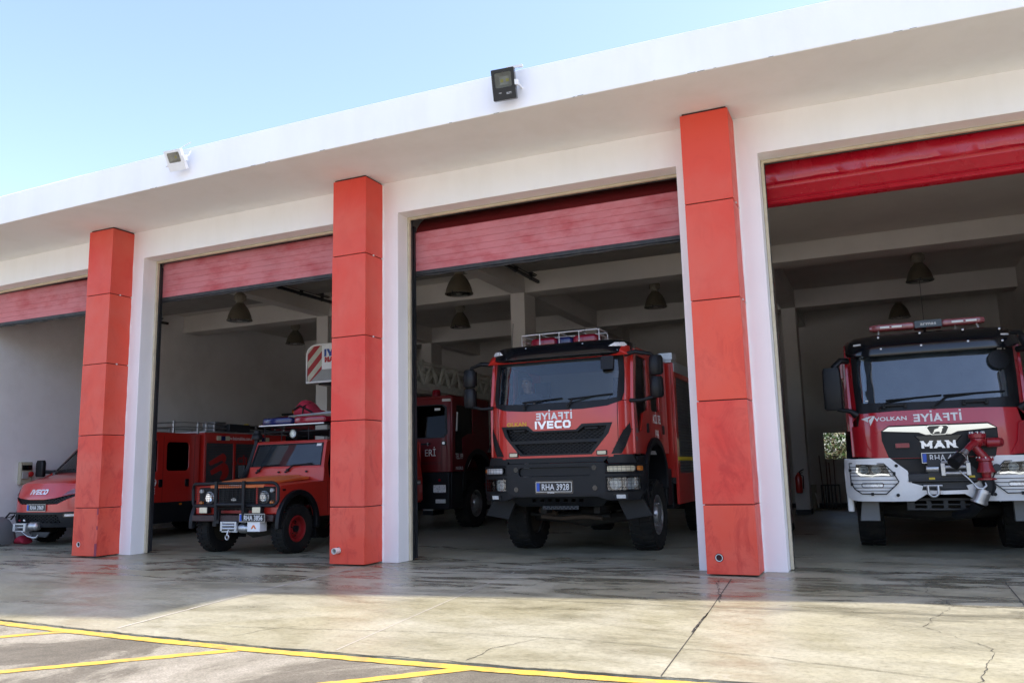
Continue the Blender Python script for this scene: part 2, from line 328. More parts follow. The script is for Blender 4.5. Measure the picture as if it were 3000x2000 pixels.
# ------------------------------------------------------------------ mesh helpers
class MB:
    def __init__(s): s.v = []; s.f = []; s.mi = []; s.mats = []; s.cur = 0
    def use(s, m):
        if m not in s.mats: s.mats.append(m)
        s.cur = s.mats.index(m); return s
    def add(s, vs, fs):
        o = len(s.v); s.v += [tuple(p) for p in vs]
        for f in fs: s.f.append(tuple(i + o for i in f)); s.mi.append(s.cur)
        return s
    def box(s, x0, x1, y0, y1, z0, z1):
        return s.add([(x, y, z) for z in (z0, z1) for y in (y0, y1) for x in (x0, x1)],
                     [(0, 2, 3, 1), (4, 5, 7, 6), (0, 1, 5, 4), (2, 6, 7, 3), (0, 4, 6, 2), (1, 3, 7, 5)])
    def obox(s, c, size, rot):
        """box of a size at a centre, turned by euler rot"""
        m = Matrix.Translation(c) @ Euler3(rot)
        h = [q / 2 for q in size]
        return s.add([m @ Vector((x * h[0], y * h[1], z * h[2])) for z in (-1, 1) for y in (-1, 1) for x in (-1, 1)],
                     [(0, 2, 3, 1), (4, 5, 7, 6), (0, 1, 5, 4), (2, 6, 7, 3), (0, 4, 6, 2), (1, 3, 7, 5)])
    def prism(s, poly, axis, a, b):
        n = len(poly)
        def P(u, v, d):
            return {'x': (d, u, v), 'y': (u, d, v), 'z': (u, v, d)}[axis]
        vs = [P(u, v, a) for u, v in poly] + [P(u, v, b) for u, v in poly]
        fs = [tuple(range(n)), tuple(range(2 * n - 1, n - 1, -1))] + [(i, (i + 1) % n, (i + 1) % n + n, i + n) for i in range(n)]
        return s.add(vs, fs)
    def loft(s, rings, cap=True, closed=True):
        n = len(rings[0]); vs = [p for r in rings for p in r]; fs = []
        for k in range(len(rings) - 1):
            for i in range(n if closed else n - 1):
                j = (i + 1) % n
                fs.append((k * n + i, k * n + j, (k + 1) * n + j, (k + 1) * n + i))
        if cap and closed:
            fs.append(tuple(range(n))); fs.append(tuple(range(len(rings) * n - 1, (len(rings) - 1) * n - 1, -1)))
        return s.add(vs, fs)
    def tube(s, path, r, n=8, closed=False):
        path = [Vector(p) for p in path]; rings = []; m = len(path)
        rr = r if isinstance(r, (list, tuple)) else [r] * m
        prev = None
        for i, p in enumerate(path):
            if closed: t = path[(i + 1) % m] - path[i - 1]
            else: t = path[min(i + 1, m - 1)] - path[max(i - 1, 0)]
            t = t.normalized() if t.length > 1e-9 else Vector((0, 0, 1))
            if prev is None:
                a = Vector((0, 0, 1)) if abs(t.z) < 0.9 else Vector((1, 0, 0))
                u = t.cross(a).normalized()
            else:
                u = (prev - t * prev.dot(t)); u = u.normalized() if u.length > 1e-6 else t.orthogonal().normalized()
            prev = u; v = t.cross(u)
            rings.append([p + (u * math.cos(2 * PI * k / n) + v * math.sin(2 * PI * k / n)) * rr[i] for k in range(n)])
        if closed: rings.append(rings[0]); return s.loft(rings, cap=False)
        return s.loft(rings)
    def lathe(s, prof, c, axis='z', n=24, cap=True):
        rings = []
        for r, h in prof:
            ring = []
            for k in range(n):
                a = 2 * PI * k / n; p, q = r * math.cos(a), r * math.sin(a)
                ring.append({'z': (c[0] + p, c[1] + q, c[2] + h), 'x': (c[0] + h, c[1] + p, c[2] + q), 'y': (c[0] + p, c[1] + h, c[2] + q)}[axis])
            rings.append(ring)
        return s.loft(rings, cap=cap)
    def ball(s, c, r, n=12, sc=(1, 1, 1)):
        return s.loft([[(c[0] + sc[0] * r * math.sin(PI * i / n) * math.cos(2 * PI * k / (n + 4)), c[1] + sc[1] * r * math.sin(PI * i / n) * math.sin(2 * PI * k / (n + 4)), c[2] - sc[2] * r * math.cos(PI * i / n)) for k in range(n + 4)] for i in [0.05] + list(range(1, n)) + [n - 0.05]])
    def slab(s, outer, d0, d1, mp, holes=(), su=0, sv=0):
        """flat polygon (with holes) of thickness d0..d1 carried onto a surface by mp(u, v, d)"""
        vs, es = [], []
        for loop in [outer] + list(holes):
            o = len(vs); vs += [Vector(p) for p in loop]; es += [(o + i, o + (i + 1) % len(loop)) for i in range(len(loop))]
        r = delaunay_2d_cdt(vs, es, [], 1, 1e-6)
        bm = bmesh.new(); bv = [bm.verts.new((p.x, p.y, 0)) for p in r[0]]
        for f in r[2]:
            cx = sum(r[0][i].x for i in f) / len(f); cy = sum(r[0][i].y for i in f) / len(f)
            if not pip((cx, cy), outer) or any(pip((cx, cy), h) for h in holes): continue
            try: bm.faces.new([bv[i] for i in f])
            except ValueError: pass
        for st, k in ((su, 0), (sv, 1)):
            if st:
                lo = min(p[k] for p in outer); hi = max(p[k] for p in outer); q = math.floor(lo / st) * st + st
                while q < hi - 1e-4:
                    co = [0, 0, 0]; no = [0, 0, 0]; co[k] = q; no[k] = 1
                    bmesh.ops.bisect_plane(bm, geom=bm.verts[:] + bm.edges[:] + bm.faces[:], plane_co=co, plane_no=no, dist=1e-5); q += st
        loose = [v for v in bm.verts if not v.link_faces]
        bmesh.ops.delete(bm, geom=loose, context='VERTS')
        bm.verts.index_update()
        n = len(bm.verts)
        V = [mp(v.co.x, v.co.y, d1) for v in bm.verts] + [mp(v.co.x, v.co.y, d0) for v in bm.verts]
        Fs = []
        for f in bm.faces:
            ids = [v.index for v in f.verts]; Fs.append(tuple(ids)); Fs.append(tuple(i + n for i in reversed(ids)))
        for e in bm.edges:
            if len(e.link_faces) == 1:
                a, b = e.verts[0].index, e.verts[1].index; Fs.append((a, b, b + n, a + n))
        bm.free()
        return s.add(V, Fs)
    def text(s, body, size, u, v, mp, d0=0.001, d1=0.004, align='c', mirror=False, bold=0.0, sx=1.0, shear=0.0, su=0):
        c = bpy.data.curves.new("t", 'FONT'); c.body = body; c.size = size; c.offset = bold * 0.42; c.space_character = 1.0 + bold * 8; c.resolution_u = 3; c.shear = shear
        o = bpy.data.objects.new("t", c); me = bpy.data.meshes.new_from_object(o)
        pts = [(p.co.x * sx, p.co.y) for p in me.vertices]
        lo = min(p[0] for p in pts); hi = max(p[0] for p in pts); wd = hi - lo
        off = {'c': -(lo + hi) / 2, 'l': -lo, 'r': -hi}[align]
        pts = [(((-(a + off)) if mirror else (a + off)) + u, b + v) for a, b in pts]
        n = len(pts); V = [mp(a, b, d1) for a, b in pts] + [mp(a, b, d0) for a, b in pts]; Fs = []; cnt = {}
        for f in me.polygons:
            ids = list(f.vertices); Fs.append(tuple(ids)); Fs.append(tuple(i + n for i in reversed(ids)))
            for i in range(len(ids)):
                k = (min(ids[i], ids[i - 1]), max(ids[i], ids[i - 1])); cnt[k] = cnt.get(k, 0) + 1
        for (a, b), q in cnt.items():
            if q == 1: Fs.append((a, b, b + n, a + n))
        bpy.data.objects.remove(o); bpy.data.curves.remove(c); bpy.data.meshes.remove(me)
        return s.add(V, Fs)
    def build(s, name, m=None, parent=None, bevel=0, seg=2, smooth=35, subsurf=0, loc=None):
        me = bpy.data.meshes.new(name); me.from_pydata(s.v, [], s.f)
        ms = s.mats if s.mats else [m]
        if m is not None and s.mats and m not in s.mats: pass
        for q in ms: me.materials.append(q)
        if s.mats: me.polygons.foreach_set("material_index", s.mi)
        bm = bmesh.new(); bm.from_mesh(me); bmesh.ops.remove_doubles(bm, verts=bm.verts, dist=1e-5); bmesh.ops.recalc_face_normals(bm, faces=bm.faces); bm.to_mesh(me); bm.free()
        if smooth:
            me.polygons.foreach_set("use_smooth", [True] * len(me.polygons)); me.set_sharp_from_angle(angle=R(smooth))
        o = bpy.data.objects.new(name, me); COL.objects.link(o)
        if parent is not None: o.parent = parent
        if loc is not None: o.location = loc
        if bevel:
            b = o.modifiers.new("bevel", 'BEVEL'); b.width = bevel; b.segments = seg; b.limit_method = 'ANGLE'; b.angle_limit = R(40); b.harden_normals = False
        if subsurf:
            q = o.modifiers.new("sub", 'SUBSURF'); q.levels = subsurf; q.render_levels = subsurf
        return o

GL = {'I': (0, [((0, 0), (0, 1))]), 'T': (0.62, [((0, 1), (1, 1)), ((.5, 0), (.5, 1))]), 'F': (0.52, [((0, 0), (0, 1)), ((0, 1), (1, 1)), ((0, .5), (.9, .5))]),
      'E': (0.54, [((0, 0), (0, 1)), ((0, 1), (1, 1)), ((0, .5), (.92, .5)), ((0, 0), (1, 0))]), 'A': (0.72, [((0, 0), (.5, 1)), ((1, 0), (.5, 1)), ((.2, .22), (.8, .22))]),
      'Y': (0.70, [((0, 1), (.5, .42)), ((1, 1), (.5, .42)), ((.5, 0), (.5, .5))]), 'V': (0.72, [((0, 1), (.5, 0)), ((1, 1), (.5, 0))]),
      'M': (0.86, [((0, 0), (0, 1)), ((1, 0), (1, 1)), ((0, 1), (.5, .12)), ((1, 1), (.5, .12))]), 'N': (0.68, [((0, 0), (0, 1)), ((1, 0), (1, 1)), ((0, 1), (1, 0))]),
      'C': (0.60, [((0, .2), (0, .8)), ((.2, 1), (1, 1)), ((.2, 0), (1, 0)), ((0, .8), (.22, 1)), ((0, .2), (.22, 0)), ((1, .86), (1, 1)), ((1, 0), (1, .14))]), 'O': (0.66, [((0, .2), (0, .8)), ((1, .2), (1, .8)), ((.2, 1), (.8, 1)), ((.2, 0), (.8, 0)), ((0, .8), (.22, 1)), ((0, .2), (.22, 0)), ((1, .8), (.78, 1)), ((1, .2), (.78, 0))])}
def block_text(mb, word, h, wt, u, v, mp, d0, d1, mirror=False, sx=1.0, gap=0.16, dot_i=(), shear=0.0, align='c'):
    """heavy sign lettering laid from straight strokes, cap height h, stroke wt"""
    x = 0; quads = []
    hc = h - wt
    for k, ch in enumerate(word):
        w_, segs = GL[ch]; cw = w_ * h * sx
        for (a0, b0), (a1, b1) in segs:
            p, q = (x + wt / 2 + a0 * cw, wt / 2 + b0 * hc), (x + wt / 2 + a1 * cw, wt / 2 + b1 * hc)
            if abs(p[1] - q[1]) < 1e-6: quads.append([(p[0] - wt / 2, p[1] - wt * .44), (q[0] + wt / 2, p[1] - wt * .44), (q[0] + wt / 2, p[1] + wt * .44), (p[0] - wt / 2, p[1] + wt * .44)])
            else:
                if p[1] > q[1]: p, q = q, p
                dy, dx = q[1] - p[1], q[0] - p[0]; hw = wt / 2 * math.hypot(dx, dy) / dy; hw = min(hw, wt * 0.85)
                y0 = p[1] - wt / 2 if b0 in (0, 1) or b1 in (0, 1) and min(b0, b1) == 0 else p[1]; y0 = p[1] - wt / 2 if min(b0, b1) < 0.01 else p[1]
                y1 = q[1] + wt / 2 if max(b0, b1) > 0.99 else q[1]
                if abs(dx) > 1e-6: y0, y1 = max(0, y0), min(h, y1)
                f = lambda y: p[0] + dx * (y - p[1]) / dy
                quads.append([(f(y0) - hw, y0), (f(y0) + hw, y0), (f(y1) + hw, y1), (f(y1) - hw, y1)])
        if k in dot_i: quads.append([(x, h * 1.16), (x + wt, h * 1.16), (x + wt, h * 1.16 + wt), (x, h * 1.16 + wt)])
        x += cw + wt + gap * h
    W = x - gap * h
    o = {'c': -W / 2, 'l': 0}[align]
    for i, qd in enumerate(quads):
        pts = [((a_ + o + shear * b_), b_) for a_, b_ in qd]
        if mirror: pts = [(-a_, b_) for a_, b_ in reversed(pts)]
        e = i * 0.00012
        vs = [mp(a_ + u, b_ + v, d1 + e) for a_, b_ in pts] + [mp(a_ + u, b_ + v, d0) for a_, b_ in pts]
        mb.add(vs, [(0, 1, 2, 3), (7, 6, 5, 4), (0, 4, 5, 1), (1, 5, 6, 2), (2, 6, 7, 3), (3, 7, 4, 0)])
    return mb
def Euler3(r):
    from mathutils import Euler
    return Euler(r).to_matrix().to_4x4()
def pip(p, poly):
    x, y = p; c = False; n = len(poly)
    for i in range(n):
        x1, y1 = poly[i]; x2, y2 = poly[i - 1]
        if (y1 > y) != (y2 > y) and x < (x2 - x1) * (y - y1) / (y2 - y1) + x1: c = not c
    return c
def tag(o, label=None, cat=None, group=None, kind=None):
    if label: o["label"] = label
    if cat: o["category"] = cat
    if group: o["group"] = group
    if kind: o["kind"] = kind
    return o
def thing(name, label, cat, loc=(0, 0, 0), rz=0, group=None):
    o = bpy.data.objects.new(name, None); COL.objects.link(o); o.location = loc; o.rotation_euler = (0, 0, rz); o.empty_display_size = 0.2
    return tag(o, label, cat, group)
def copy_tree(o, parent=None):
    c = o.copy(); COL.objects.link(c)
    if parent is not None: c.parent = parent
    for ch in list(o.children): copy_tree(ch, c)
    return c
def rrect(u0, u1, v0, v1, r, n=4):
    pts = []
    for cx, cy, a0 in ((u1 - r, v0 + r, -90), (u1 - r, v1 - r, 0), (u0 + r, v1 - r, 90), (u0 + r, v0 + r, 180)):
        for k in range(n + 1):
            a = R(a0 + 90 * k / n); pts.append((cx + r * math.cos(a), cy + r * math.sin(a)))
    return pts
def circ(u, v, r, n=20): return [(u + r * math.cos(2 * PI * k / n), v + r * math.sin(2 * PI * k / n)) for k in range(n)]
def arc(u, v, r, a0, a1, n=14): return [(u + r * math.cos(R(a0 + (a1 - a0) * k / n)), v + r * math.sin(R(a0 + (a1 - a0) * k / n))) for k in range(n + 1)]
def mir(p): return [(-u, v) for u, v in reversed(p)]
XZ = lambda y: (lambda u, v, d: (u, y - d, v))      # faces -y
def sideR(x): return lambda u, v, d: (x + d, u, v)  # faces +x, u runs to +y
def sideL(x): return lambda u, v, d: (x - d, u, v)
TOP = lambda z: (lambda u, v, d: (u, v, z + d))
# ------------------------------------------------------------------ the station
CURV = 0.00279
def bend(x, y, z): return (x, y + CURV * (x - 5.2) ** 2, z)
H, D, LZ = 5.552, 1.471, 5.059
FH = 0.502
PX = (0.0, 5.2302, 10.4)
PW, PD = 0.573, 0.4537
OPEN = [(-4.97, -0.747), (0.264, 4.483), (5.494, 9.653), (10.664, 14.95)]
TH = 0.322
X0, X1 = -5.9, 16.4

st = thing("fire_station", "long white fire station with red clad pillars, deep eaves and four open vehicle bays", "fire station", (0, 0, 0))
mb = MB()
mb.slab([(X0, 0), (-4.97, 0), (-4.97, LZ), (-0.747, LZ), (-0.747, 0), (0.264, 0), (0.264, LZ), (4.483, LZ), (4.483, 0), (5.494, 0), (5.494, LZ), (9.653, LZ), (9.653, 0), (10.664, 0), (10.664, LZ), (14.95, LZ), (14.95, 0), (X1, 0), (X1, H), (X0, H)],
        -TH, 0, lambda u, v, d: bend(u, -d, v), su=0.65)
mb.build("front_wall", plaster, st, bevel=0.012)
# roof slab with its deep eaves
mb = MB()
rings = []
for i in range(36):
    x = X0 - 0.4 + (X1 - X0 + 0.8) * i / 35
    rings.append([bend(x, y, z) for y, z in ((-D, H), (-D, H + FH), (15.0, H + FH), (15.0, H + 0.1), (0.1, H + 0.1), (0.1, H))])
mb.loft(rings).build("roof", plaster, st, bevel=0.01)
# interior shell
zc = 5.51
def shell(name, m, fn, bevel=0):
    b = MB(); fn(b); return b.build(name, m, st, bevel=bevel)
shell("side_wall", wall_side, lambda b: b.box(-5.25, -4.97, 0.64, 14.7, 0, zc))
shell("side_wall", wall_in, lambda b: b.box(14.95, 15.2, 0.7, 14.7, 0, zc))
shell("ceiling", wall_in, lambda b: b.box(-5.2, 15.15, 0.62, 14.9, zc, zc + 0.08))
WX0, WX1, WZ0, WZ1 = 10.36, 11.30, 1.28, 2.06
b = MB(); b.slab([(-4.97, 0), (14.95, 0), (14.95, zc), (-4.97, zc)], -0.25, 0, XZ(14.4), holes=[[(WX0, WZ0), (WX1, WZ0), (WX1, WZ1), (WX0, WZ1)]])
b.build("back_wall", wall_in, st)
wf = MB().slab([(WX0 - 0.13, WZ0 - 0.13), (WX1 + 0.13, WZ0 - 0.13), (WX1 + 0.13, WZ1 + 0.13), (WX0 - 0.13, WZ1 + 0.13)], 0.002, 0.05, XZ(14.4), holes=[[(WX0 + 0.03, WZ0 + 0.03), (WX1 - 0.03, WZ0 + 0.03), (WX1 - 0.03, WZ1 - 0.03), (WX0 + 0.03, WZ1 - 0.03)]]).build("window", wall_in, st, bevel=0.008)
MB().box(WX0 + 0.002, WX1 - 0.002, 14.50, 14.508, WZ0 + 0.002, WZ1 - 0.002).build("pane", pane_glass, wf)
# beams and interior pillars
CXR = (-0.23, 4.977, 10.15)
def beam_x(y0, y1, z0): shell("beam", wall_in, lambda b: b.box(-4.968, 14.948, y0, y1, z0, zc + 0.002), 0.01)
beam_x(6.05, 6.60, 5.055)
beam_x(11.12, 11.66, 5.055)
for cx in CXR:
    for y0, y1 in ((0.85, 6.048), (6.602, 11.118), (11.662, 14.398)):
        shell("beam", wall_in, lambda b: b.box(cx - 0.335, cx, y0, y1, 5.065, zc + 0.002), 0.01)
    for y in (6.0, 11.08):
        p = shell("interior_pillar", wall_in, lambda b: b.box(cx - 0.335, cx, y, y + 0.64, 0.12, 5.06), 0.01)
        MB().box(cx - 0.345, cx + 0.01, y - 0.01, y + 0.65, 0, 0.119).build("skirting", blk, p)
shell("skirting", blk, lambda b: b.box(-4.968, 14.948, 14.36, 14.398, 0, 0.12))
# door reveals: cream trim, black seal, tracks
for i, (a, c) in enumerate(OPEN):
    yb = CURV * ((a + c) / 2 - 5.2) ** 2
    e = 0.012
    def U(mb_, w_, y0, y1, off):
        a_, c_, z_ = a + off, c - off, LZ - off
        mb_.slab([(a_, 0.004), (a_ + w_, 0.004), (a_ + w_, z_ - w_), (c_ - w_, z_ - w_), (c_ - w_, 0.004), (c_, 0.004), (c_, z_), (a_, z_)], -y1, -y0, lambda u, v, d: bend(u, -d, v), su=0.65)
    mb = MB(); U(mb, 0.035, TH - 0.055, TH - 0.006, 0.004); mb.build("door_trim", cream, st, bevel=0.006)
    mb = MB(); U(mb, 0.075, TH + 0.004, TH + 0.035, -0.03); mb.build("door_frame", blackrub, st, bevel=0.005)

def sectional(a, c, zb, dusty, horizontal=True, bendz=None, name="roller_door", label=None):
    """lower curtain hanging in the opening, the rest curved back under the ceiling"""
    yo = CURV * ((a + c) / 2 - 5.2) ** 2 + 0.45
    mb = MB(); a2, c2 = a + 0.03, c - 0.03
    prof = [(yo, zb + 0.06)]
    zt = bendz or LZ - 0.02
    z = zb + 0.06
    # thin V grooves every 9 cm
    while z + 0.10 < zt:
        z += 0.10
        prof += [(yo, z - 0.006), (yo + 0.006, z - 0.003), (yo, z)]
    if bendz:
        prof += [(yo, zt - 0.006), (yo + 0.010, zt), (yo, zt + 0.008)]
        up_ = [(yo + 0.006, zt + 0.010), (yo + 0.05, zt + 0.09), (yo + 0.13, zt + 0.19), (yo + 0.25, zt + 0.28), (yo + 0.40, zt + 0.33)]
    else:
        prof += [(yo, zt)]
        up_ = [(yo + 0.004, zt + 0.004), (yo + 0.05, zt + 0.1), (yo + 0.16, zt + 0.2), (yo + 0.3, zt + 0.26)]
    inner = [(y + 0.04, z) for y, z in prof]
    mb.prism(prof + inner[::-1], 'x', a2, c2)
    d = mb.build(name, dusty, st, smooth=25)
    if label: d["label"] = label
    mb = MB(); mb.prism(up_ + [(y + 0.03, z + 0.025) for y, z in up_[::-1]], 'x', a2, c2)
    mb.build("upper_section", door_shaded, d)
    y2, z2 = up_[-1]
    mb = MB(); yq = y2 + 0.03
    while yq < 4.5:
        mb.box(a2, c2, yq, yq + 0.49, z2 + 0.002, z2 + 0.04).box(a2, c2, yq + 0.49, yq + 0.50, z2 + 0.012, z2 + 0.038); yq += 0.50
    mb.build("door_section", door_in, d)
    mb = MB(); mb.box(a2 - 0.002, c2 + 0.002, yo - 0.012, yo + 0.055, zb, zb + 0.058)
    nseg = 30; pts = [(a2 + (c2 - a2) * q / nseg, yo + 0.02, zb - 0.012 + 0.006 * math.sin(q * 1.7)) for q in range(nseg + 1)]
    mb.tube(pts, 0.022, 6)
    mb.build("bottom_seal", blackrub, d, bevel=0.004)
    # side tracks: vertical in the jamb, then running back level under the ceiling
    for x in (a + 0.0, c - 0.0):
        mb = MB()
        s_ = 1 if x == a else -1
        mb.box(min(x, x + s_ * 0.028), max(x, x + s_ * 0.028), yo - 0.045, yo + 0.012, 0.02, LZ - 0.1)
        zt2 = z2 + 0.02
        mb.box(min(x, x + s_ * 0.05), max(x, x + s_ * 0.05), yo + 0.35, 5.5, zt2 - 0.12, zt2 - 0.06)
        mb.box(min(x, x + s_ * 0.05), max(x, x + s_ * 0.05), yo + 0.35, 5.3, zt2 - 0.02, zt2 + 0.0)
        yy = 1.3
        while yy < 5.4:
            mb.box(min(x, x + s_ * 0.06) - 0.0, max(x, x + s_ * 0.06), yy, yy + 0.05, zt2 - 0.13, zt2 + 0.06); yy += 0.75
        mb.tube([(x + s_ * 0.07, yo + 0.5, zt2 + 0.01), (x + s_ * 0.07, 5.3, zt2 + 0.01)], 0.012, 6)
        mb.build("track", dkmetal, d)
    return d
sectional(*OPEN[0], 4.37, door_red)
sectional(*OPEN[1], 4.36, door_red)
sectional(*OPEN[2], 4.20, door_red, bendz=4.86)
# bay four has a glossy rolled vinyl curtain instead
a, c = OPEN[3]
yo = 0.42 + CURV * (12.8 - 5.2) ** 2
mb = MB(); rings = []
nx = 60
rnd = random.Random(3)
ph = [rnd.uniform(0, 6.28) for _ in range(8)]
for i in range(nx + 1):
    x = a + 0.005 + (c - a - 0.01) * i / nx
    wv = 0.012 * math.sin(x * 5.1 + ph[0]) + 0.008 * math.sin(x * 11.3 + ph[1]) + 0.006 * math.sin(x * 19 + ph[2])
    bot = 4.515 - 0.03 * (i / nx)
    pr = [(0.0, LZ + 0.03), (0.01 + wv, 4.98), (-0.015 + wv * 1.6, 4.90), (0.012 + wv, 4.83), (-0.02, 4.795), (-0.028, 4.775), (-0.008, 4.757), (-0.004, 4.738), (-0.026, 4.715), (-0.028, 4.60), (-0.045, 4.585), (-0.026, 4.57), (-0.046, 4.555), (-0.03, 4.54), (-0.045, bot + 0.01), (-0.03, bot), (0.10, bot), (0.14, 4.62), (0.12, LZ + 0.03)]
    rings.append([(x, yo + p, z) for p, z in pr])
mb.loft(rings)
mb.build("rolled_curtain", vinyl, st, smooth=60)["label"] = "glossy red vinyl curtain rolled up"
# black box housing edge strip at top of bay three
shell("ceiling_panel", wall_in, lambda b: b.box(10.2, 14.94, 0.75, 6.04, 5.40, 5.44))

# pillars clad in red panels with open joints
JZ = [0.79, 1.982, 3.18, 4.38]
for i, xr in enumerate(PX):
    yb = CURV * (xr - PW / 2 - 5.2) ** 2
    xl = xr - PW
    core = MB(); core.box(xl + 0.02, xr - 0.02, yb - PD + 0.02, yb + 0.06, 0.02, H - 0.002)
    pil = core.build("pillar", seam, st)
    zs = [0.012] + JZ + [H - 0.022]
    rnd = random.Random(10 + i)
    for k in range(5):
        mb = MB()
        z0, z1 = zs[k] + 0.006, zs[k + 1] - 0.006
        j = [rnd.uniform(-0.004, 0.004) for _ in range(4)]
        holes = [circ(xl + 0.145, 0.20, 0.048 if i != 0 else 0.04)] if k == 0 else []
        fr = [(xl + j[0], z0), (xr + j[1], z0), (xr + j[1], z1), (xl + j[0], z1)]
        if k == 0 and i == 0:
            # the lowest panel of this pillar is split and patched at the corner
            pass
        mb.slab(fr, -0.022, 0.0, lambda u, v, d: (u, yb - PD - d, v), holes=holes)
        for x, s_ in ((xl + j[0], 1), (xr + j[1], -1)):
            mb.box(min(x, x + s_ * 0.021), max(x, x + s_ * 0.021), yb - PD + 0.0225, yb + 0.004 if s_ == 1 else yb + 0.0, z0, z1)
        mb.build("cladding_panel", pad_red, pil, bevel=0.004)
    # small white plugs in the joints
    for z in JZ[2:]:
        for yy_ in (yb - PD + 0.20, yb - 0.02): MB().lathe([(0.012, -0.004), (0.014, 0.012), (0.0, 0.014)], (xr, yy_, z), 'x', 8).build("joint_plug", pvc, pil)
    # drain pipe stub near the foot
    mb = MB()
    L = (0.0, 0.10, 0.004)[i]
    r = 0.041
    cx_, cz_ = xl + 0.145, 0.20
    mb.lathe([(r, 0.06), (r, -L), (r - 0.006, -L), (r - 0.006, 0.06)], (cx_, yb - PD, cz_), 'y', 24, cap=False)
    q = mb.build("drain_pipe", pvc, pil)
    MB().lathe([(r + 0.006, 0.0), (r + 0.006, 0.03)], (cx_, yb - PD + 0.03, cz_), 'y', 20).build("pipe_opening", hole, pil)
    # ragged line of filler where the cladding meets the plaster
    mb = MB()
    pts = []
    z = 0.0
    while z < H:
        pts.append((xr + 0.004 + rnd.uniform(-0.002, 0.004), yb - 0.004, z)); z += 0.12
    mb.tube(pts, [0.010 + rnd.uniform(-0.004, 0.006) for _ in pts], 5)
    mb.build("sealant_bead", plaster, pil)
    if i == 0:
        tape = mat("faded_tape", (0.25, 0.03, 0.06), 0.6)
        for z0, z1, w_ in ((0.0, 0.22, 0.05), (0.42, 0.5, 0.022), (0.66, 0.78, 0.022)):
            MB().box(xr - w_, xr + 0.003, yb - PD - 0.0035, yb - PD - 0.0005, z0 + 0.02, z1).build("tape", tape, pil)
# cracks and chips in the eaves edge
mb = MB()
rnd = random.Random(5)
for k in range(20):
    x = rnd.uniform(2.0, 13.0); L = rnd.uniform(0.02, 0.09)
    p = bend(x, -D - 0.0015, H + rnd.uniform(0.0, 0.004))
    mb.box(p[0], p[0] + L, p[1] - 0.002, p[1] + 0.003, p[2] - 0.001, p[2] + rnd.uniform(0.001, 0.004))
mb.build("edge_chip", mat("chipped_mortar", (0.2, 0.19, 0.16), 0.9), st)

# ------------------------------------------------------------------ ground
conc_bounce = mat('pale_bounce_concrete', (0.55, 0.53, 0.48), 0.8, var=0.1, vscale=0.5)
def flat(name, poly, z, m, kind='structure', su=0):
    b = MB(); b.slab(poly, -0.06 if name == 'apron' else -0.001, 0, TOP(z), su=su); o = b.build(name, m, None, smooth=0); tag(o, kind=kind); return o
tag(MB().add([(-900, -900, -0.014), (900, -900, -0.014), (900, 900, -0.014), (-900, 900, -0.014)], [(0, 1, 2, 3)]).build("ground", asph, None), kind='structure')
tag(MB().add([(-70, -75, -0.009), (90, -75, -0.009), (90, -13.5, -0.009), (-70, -13.5, -0.009)], [(0, 1, 2, 3)]).build("bounce_yard", conc_bounce, None), kind='structure')  # unseen pale slab behind the camera, added to bounce sunlight onto the facade
def ycurve(x): return -5.10 + 0.012 * (x - 8.4) ** 2
edge = [(x, ycurve(x) + 0.085 + 0.006 * math.sin(x * 9) + 0.004 * math.sin(x * 31)) for x in [(-6 + 0.25 * i) for i in range(81)]]
edge = [(-14, -4.0)] + [(x, min(y, -3.95)) for x, y in edge] + [(22, -4.6)]
flat("apron", edge + [(22, 0.30), (-14, 0.30)], -0.002, conc)
flat("floor", [(-5.2, 0.304), (15.2, 0.304), (15.2, 14.6), (-5.2, 14.6)], 0.0, conc)
# joints, cracks
def strip(mb, pts, w0, jit=0.0, rnd=random.Random(2), z=0.0025):
    path = []
    for (x0, y0), (x1, y1) in zip(pts, pts[1:]):
        L = math.hypot(x1 - x0, y1 - y0); n = max(1, int(L / (0.05 if jit else 0.4)))
        for k in range(n): path.append((x0 + (x1 - x0) * k / n, y0 + (y1 - y0) * k / n))
    path.append(pts[-1])
    q = []; o = 0
    for i, (x, y) in enumerate(path):
        if jit: o = o * 0.75 + rnd.gauss(0, jit)
        q.append((x, y + o) if abs(pts[-1][0] - pts[0][0]) > abs(pts[-1][1] - pts[0][1]) else (x + o, y))
    V = []; 
    for i, (x, y) in enumerate(q):
        a = q[max(0, i - 1)]; b_ = q[min(len(q) - 1, i + 1)]; dx, dy = b_[0] - a[0], b_[1] - a[1]; l = math.hypot(dx, dy) or 1
        ww = w0 * (rnd.uniform(0.3, 1.5) if jit else 1) / 2
        V += [(x - dy / l * ww, y + dx / l * ww, z), (x + dy / l * ww, y - dx / l * ww, z)]
    mb.add(V, [(2 * i, 2 * i + 1, 2 * i + 3, 2 * i + 2) for i in range(len(q) - 1)])
mb = MB().use(joint_dk)
strip(mb, [(-6, -1.95), (0.2, -2.10), (1.95, -2.37), (5.7, -2.42), (8.34, -2.50), (10.0, -2.48), (12.65, -2.33), (18, -2.2)], 0.008)
strip(mb, [(-6, 0.30), (15, 0.30)], 0.014)
strip(mb, [(10.13, -0.6), (10.27, -2.6), (10.41, -4.95)], 0.009)
strip(mb, [(12.78, -0.25), (12.74, -1.9), (12.9, -4.7)], 0.009)
strip(mb, [(10.27, -2.7), (10.33, -3.6)], 0.018, 0.004)
strip(mb, [(10.27, -2.2), (10.1, -1.2), (9.98, -0.7)], 0.006, 0.01)
strip(mb, [(6.2, -4.55), (7.4, -4.35), (8.5, -4.15), (9.6, -4.1), (10.9, -4.25), (12.2, -4.6)], 0.005, 0.006)
strip(mb, [(6.9, -4.85), (7.0, -4.5), (7.15, -4.3)], 0.005, 0.01)
strip(mb, [(9.1, -4.95), (9.1, -4.6), (9.3, -4.15)], 0.006, 0.01)
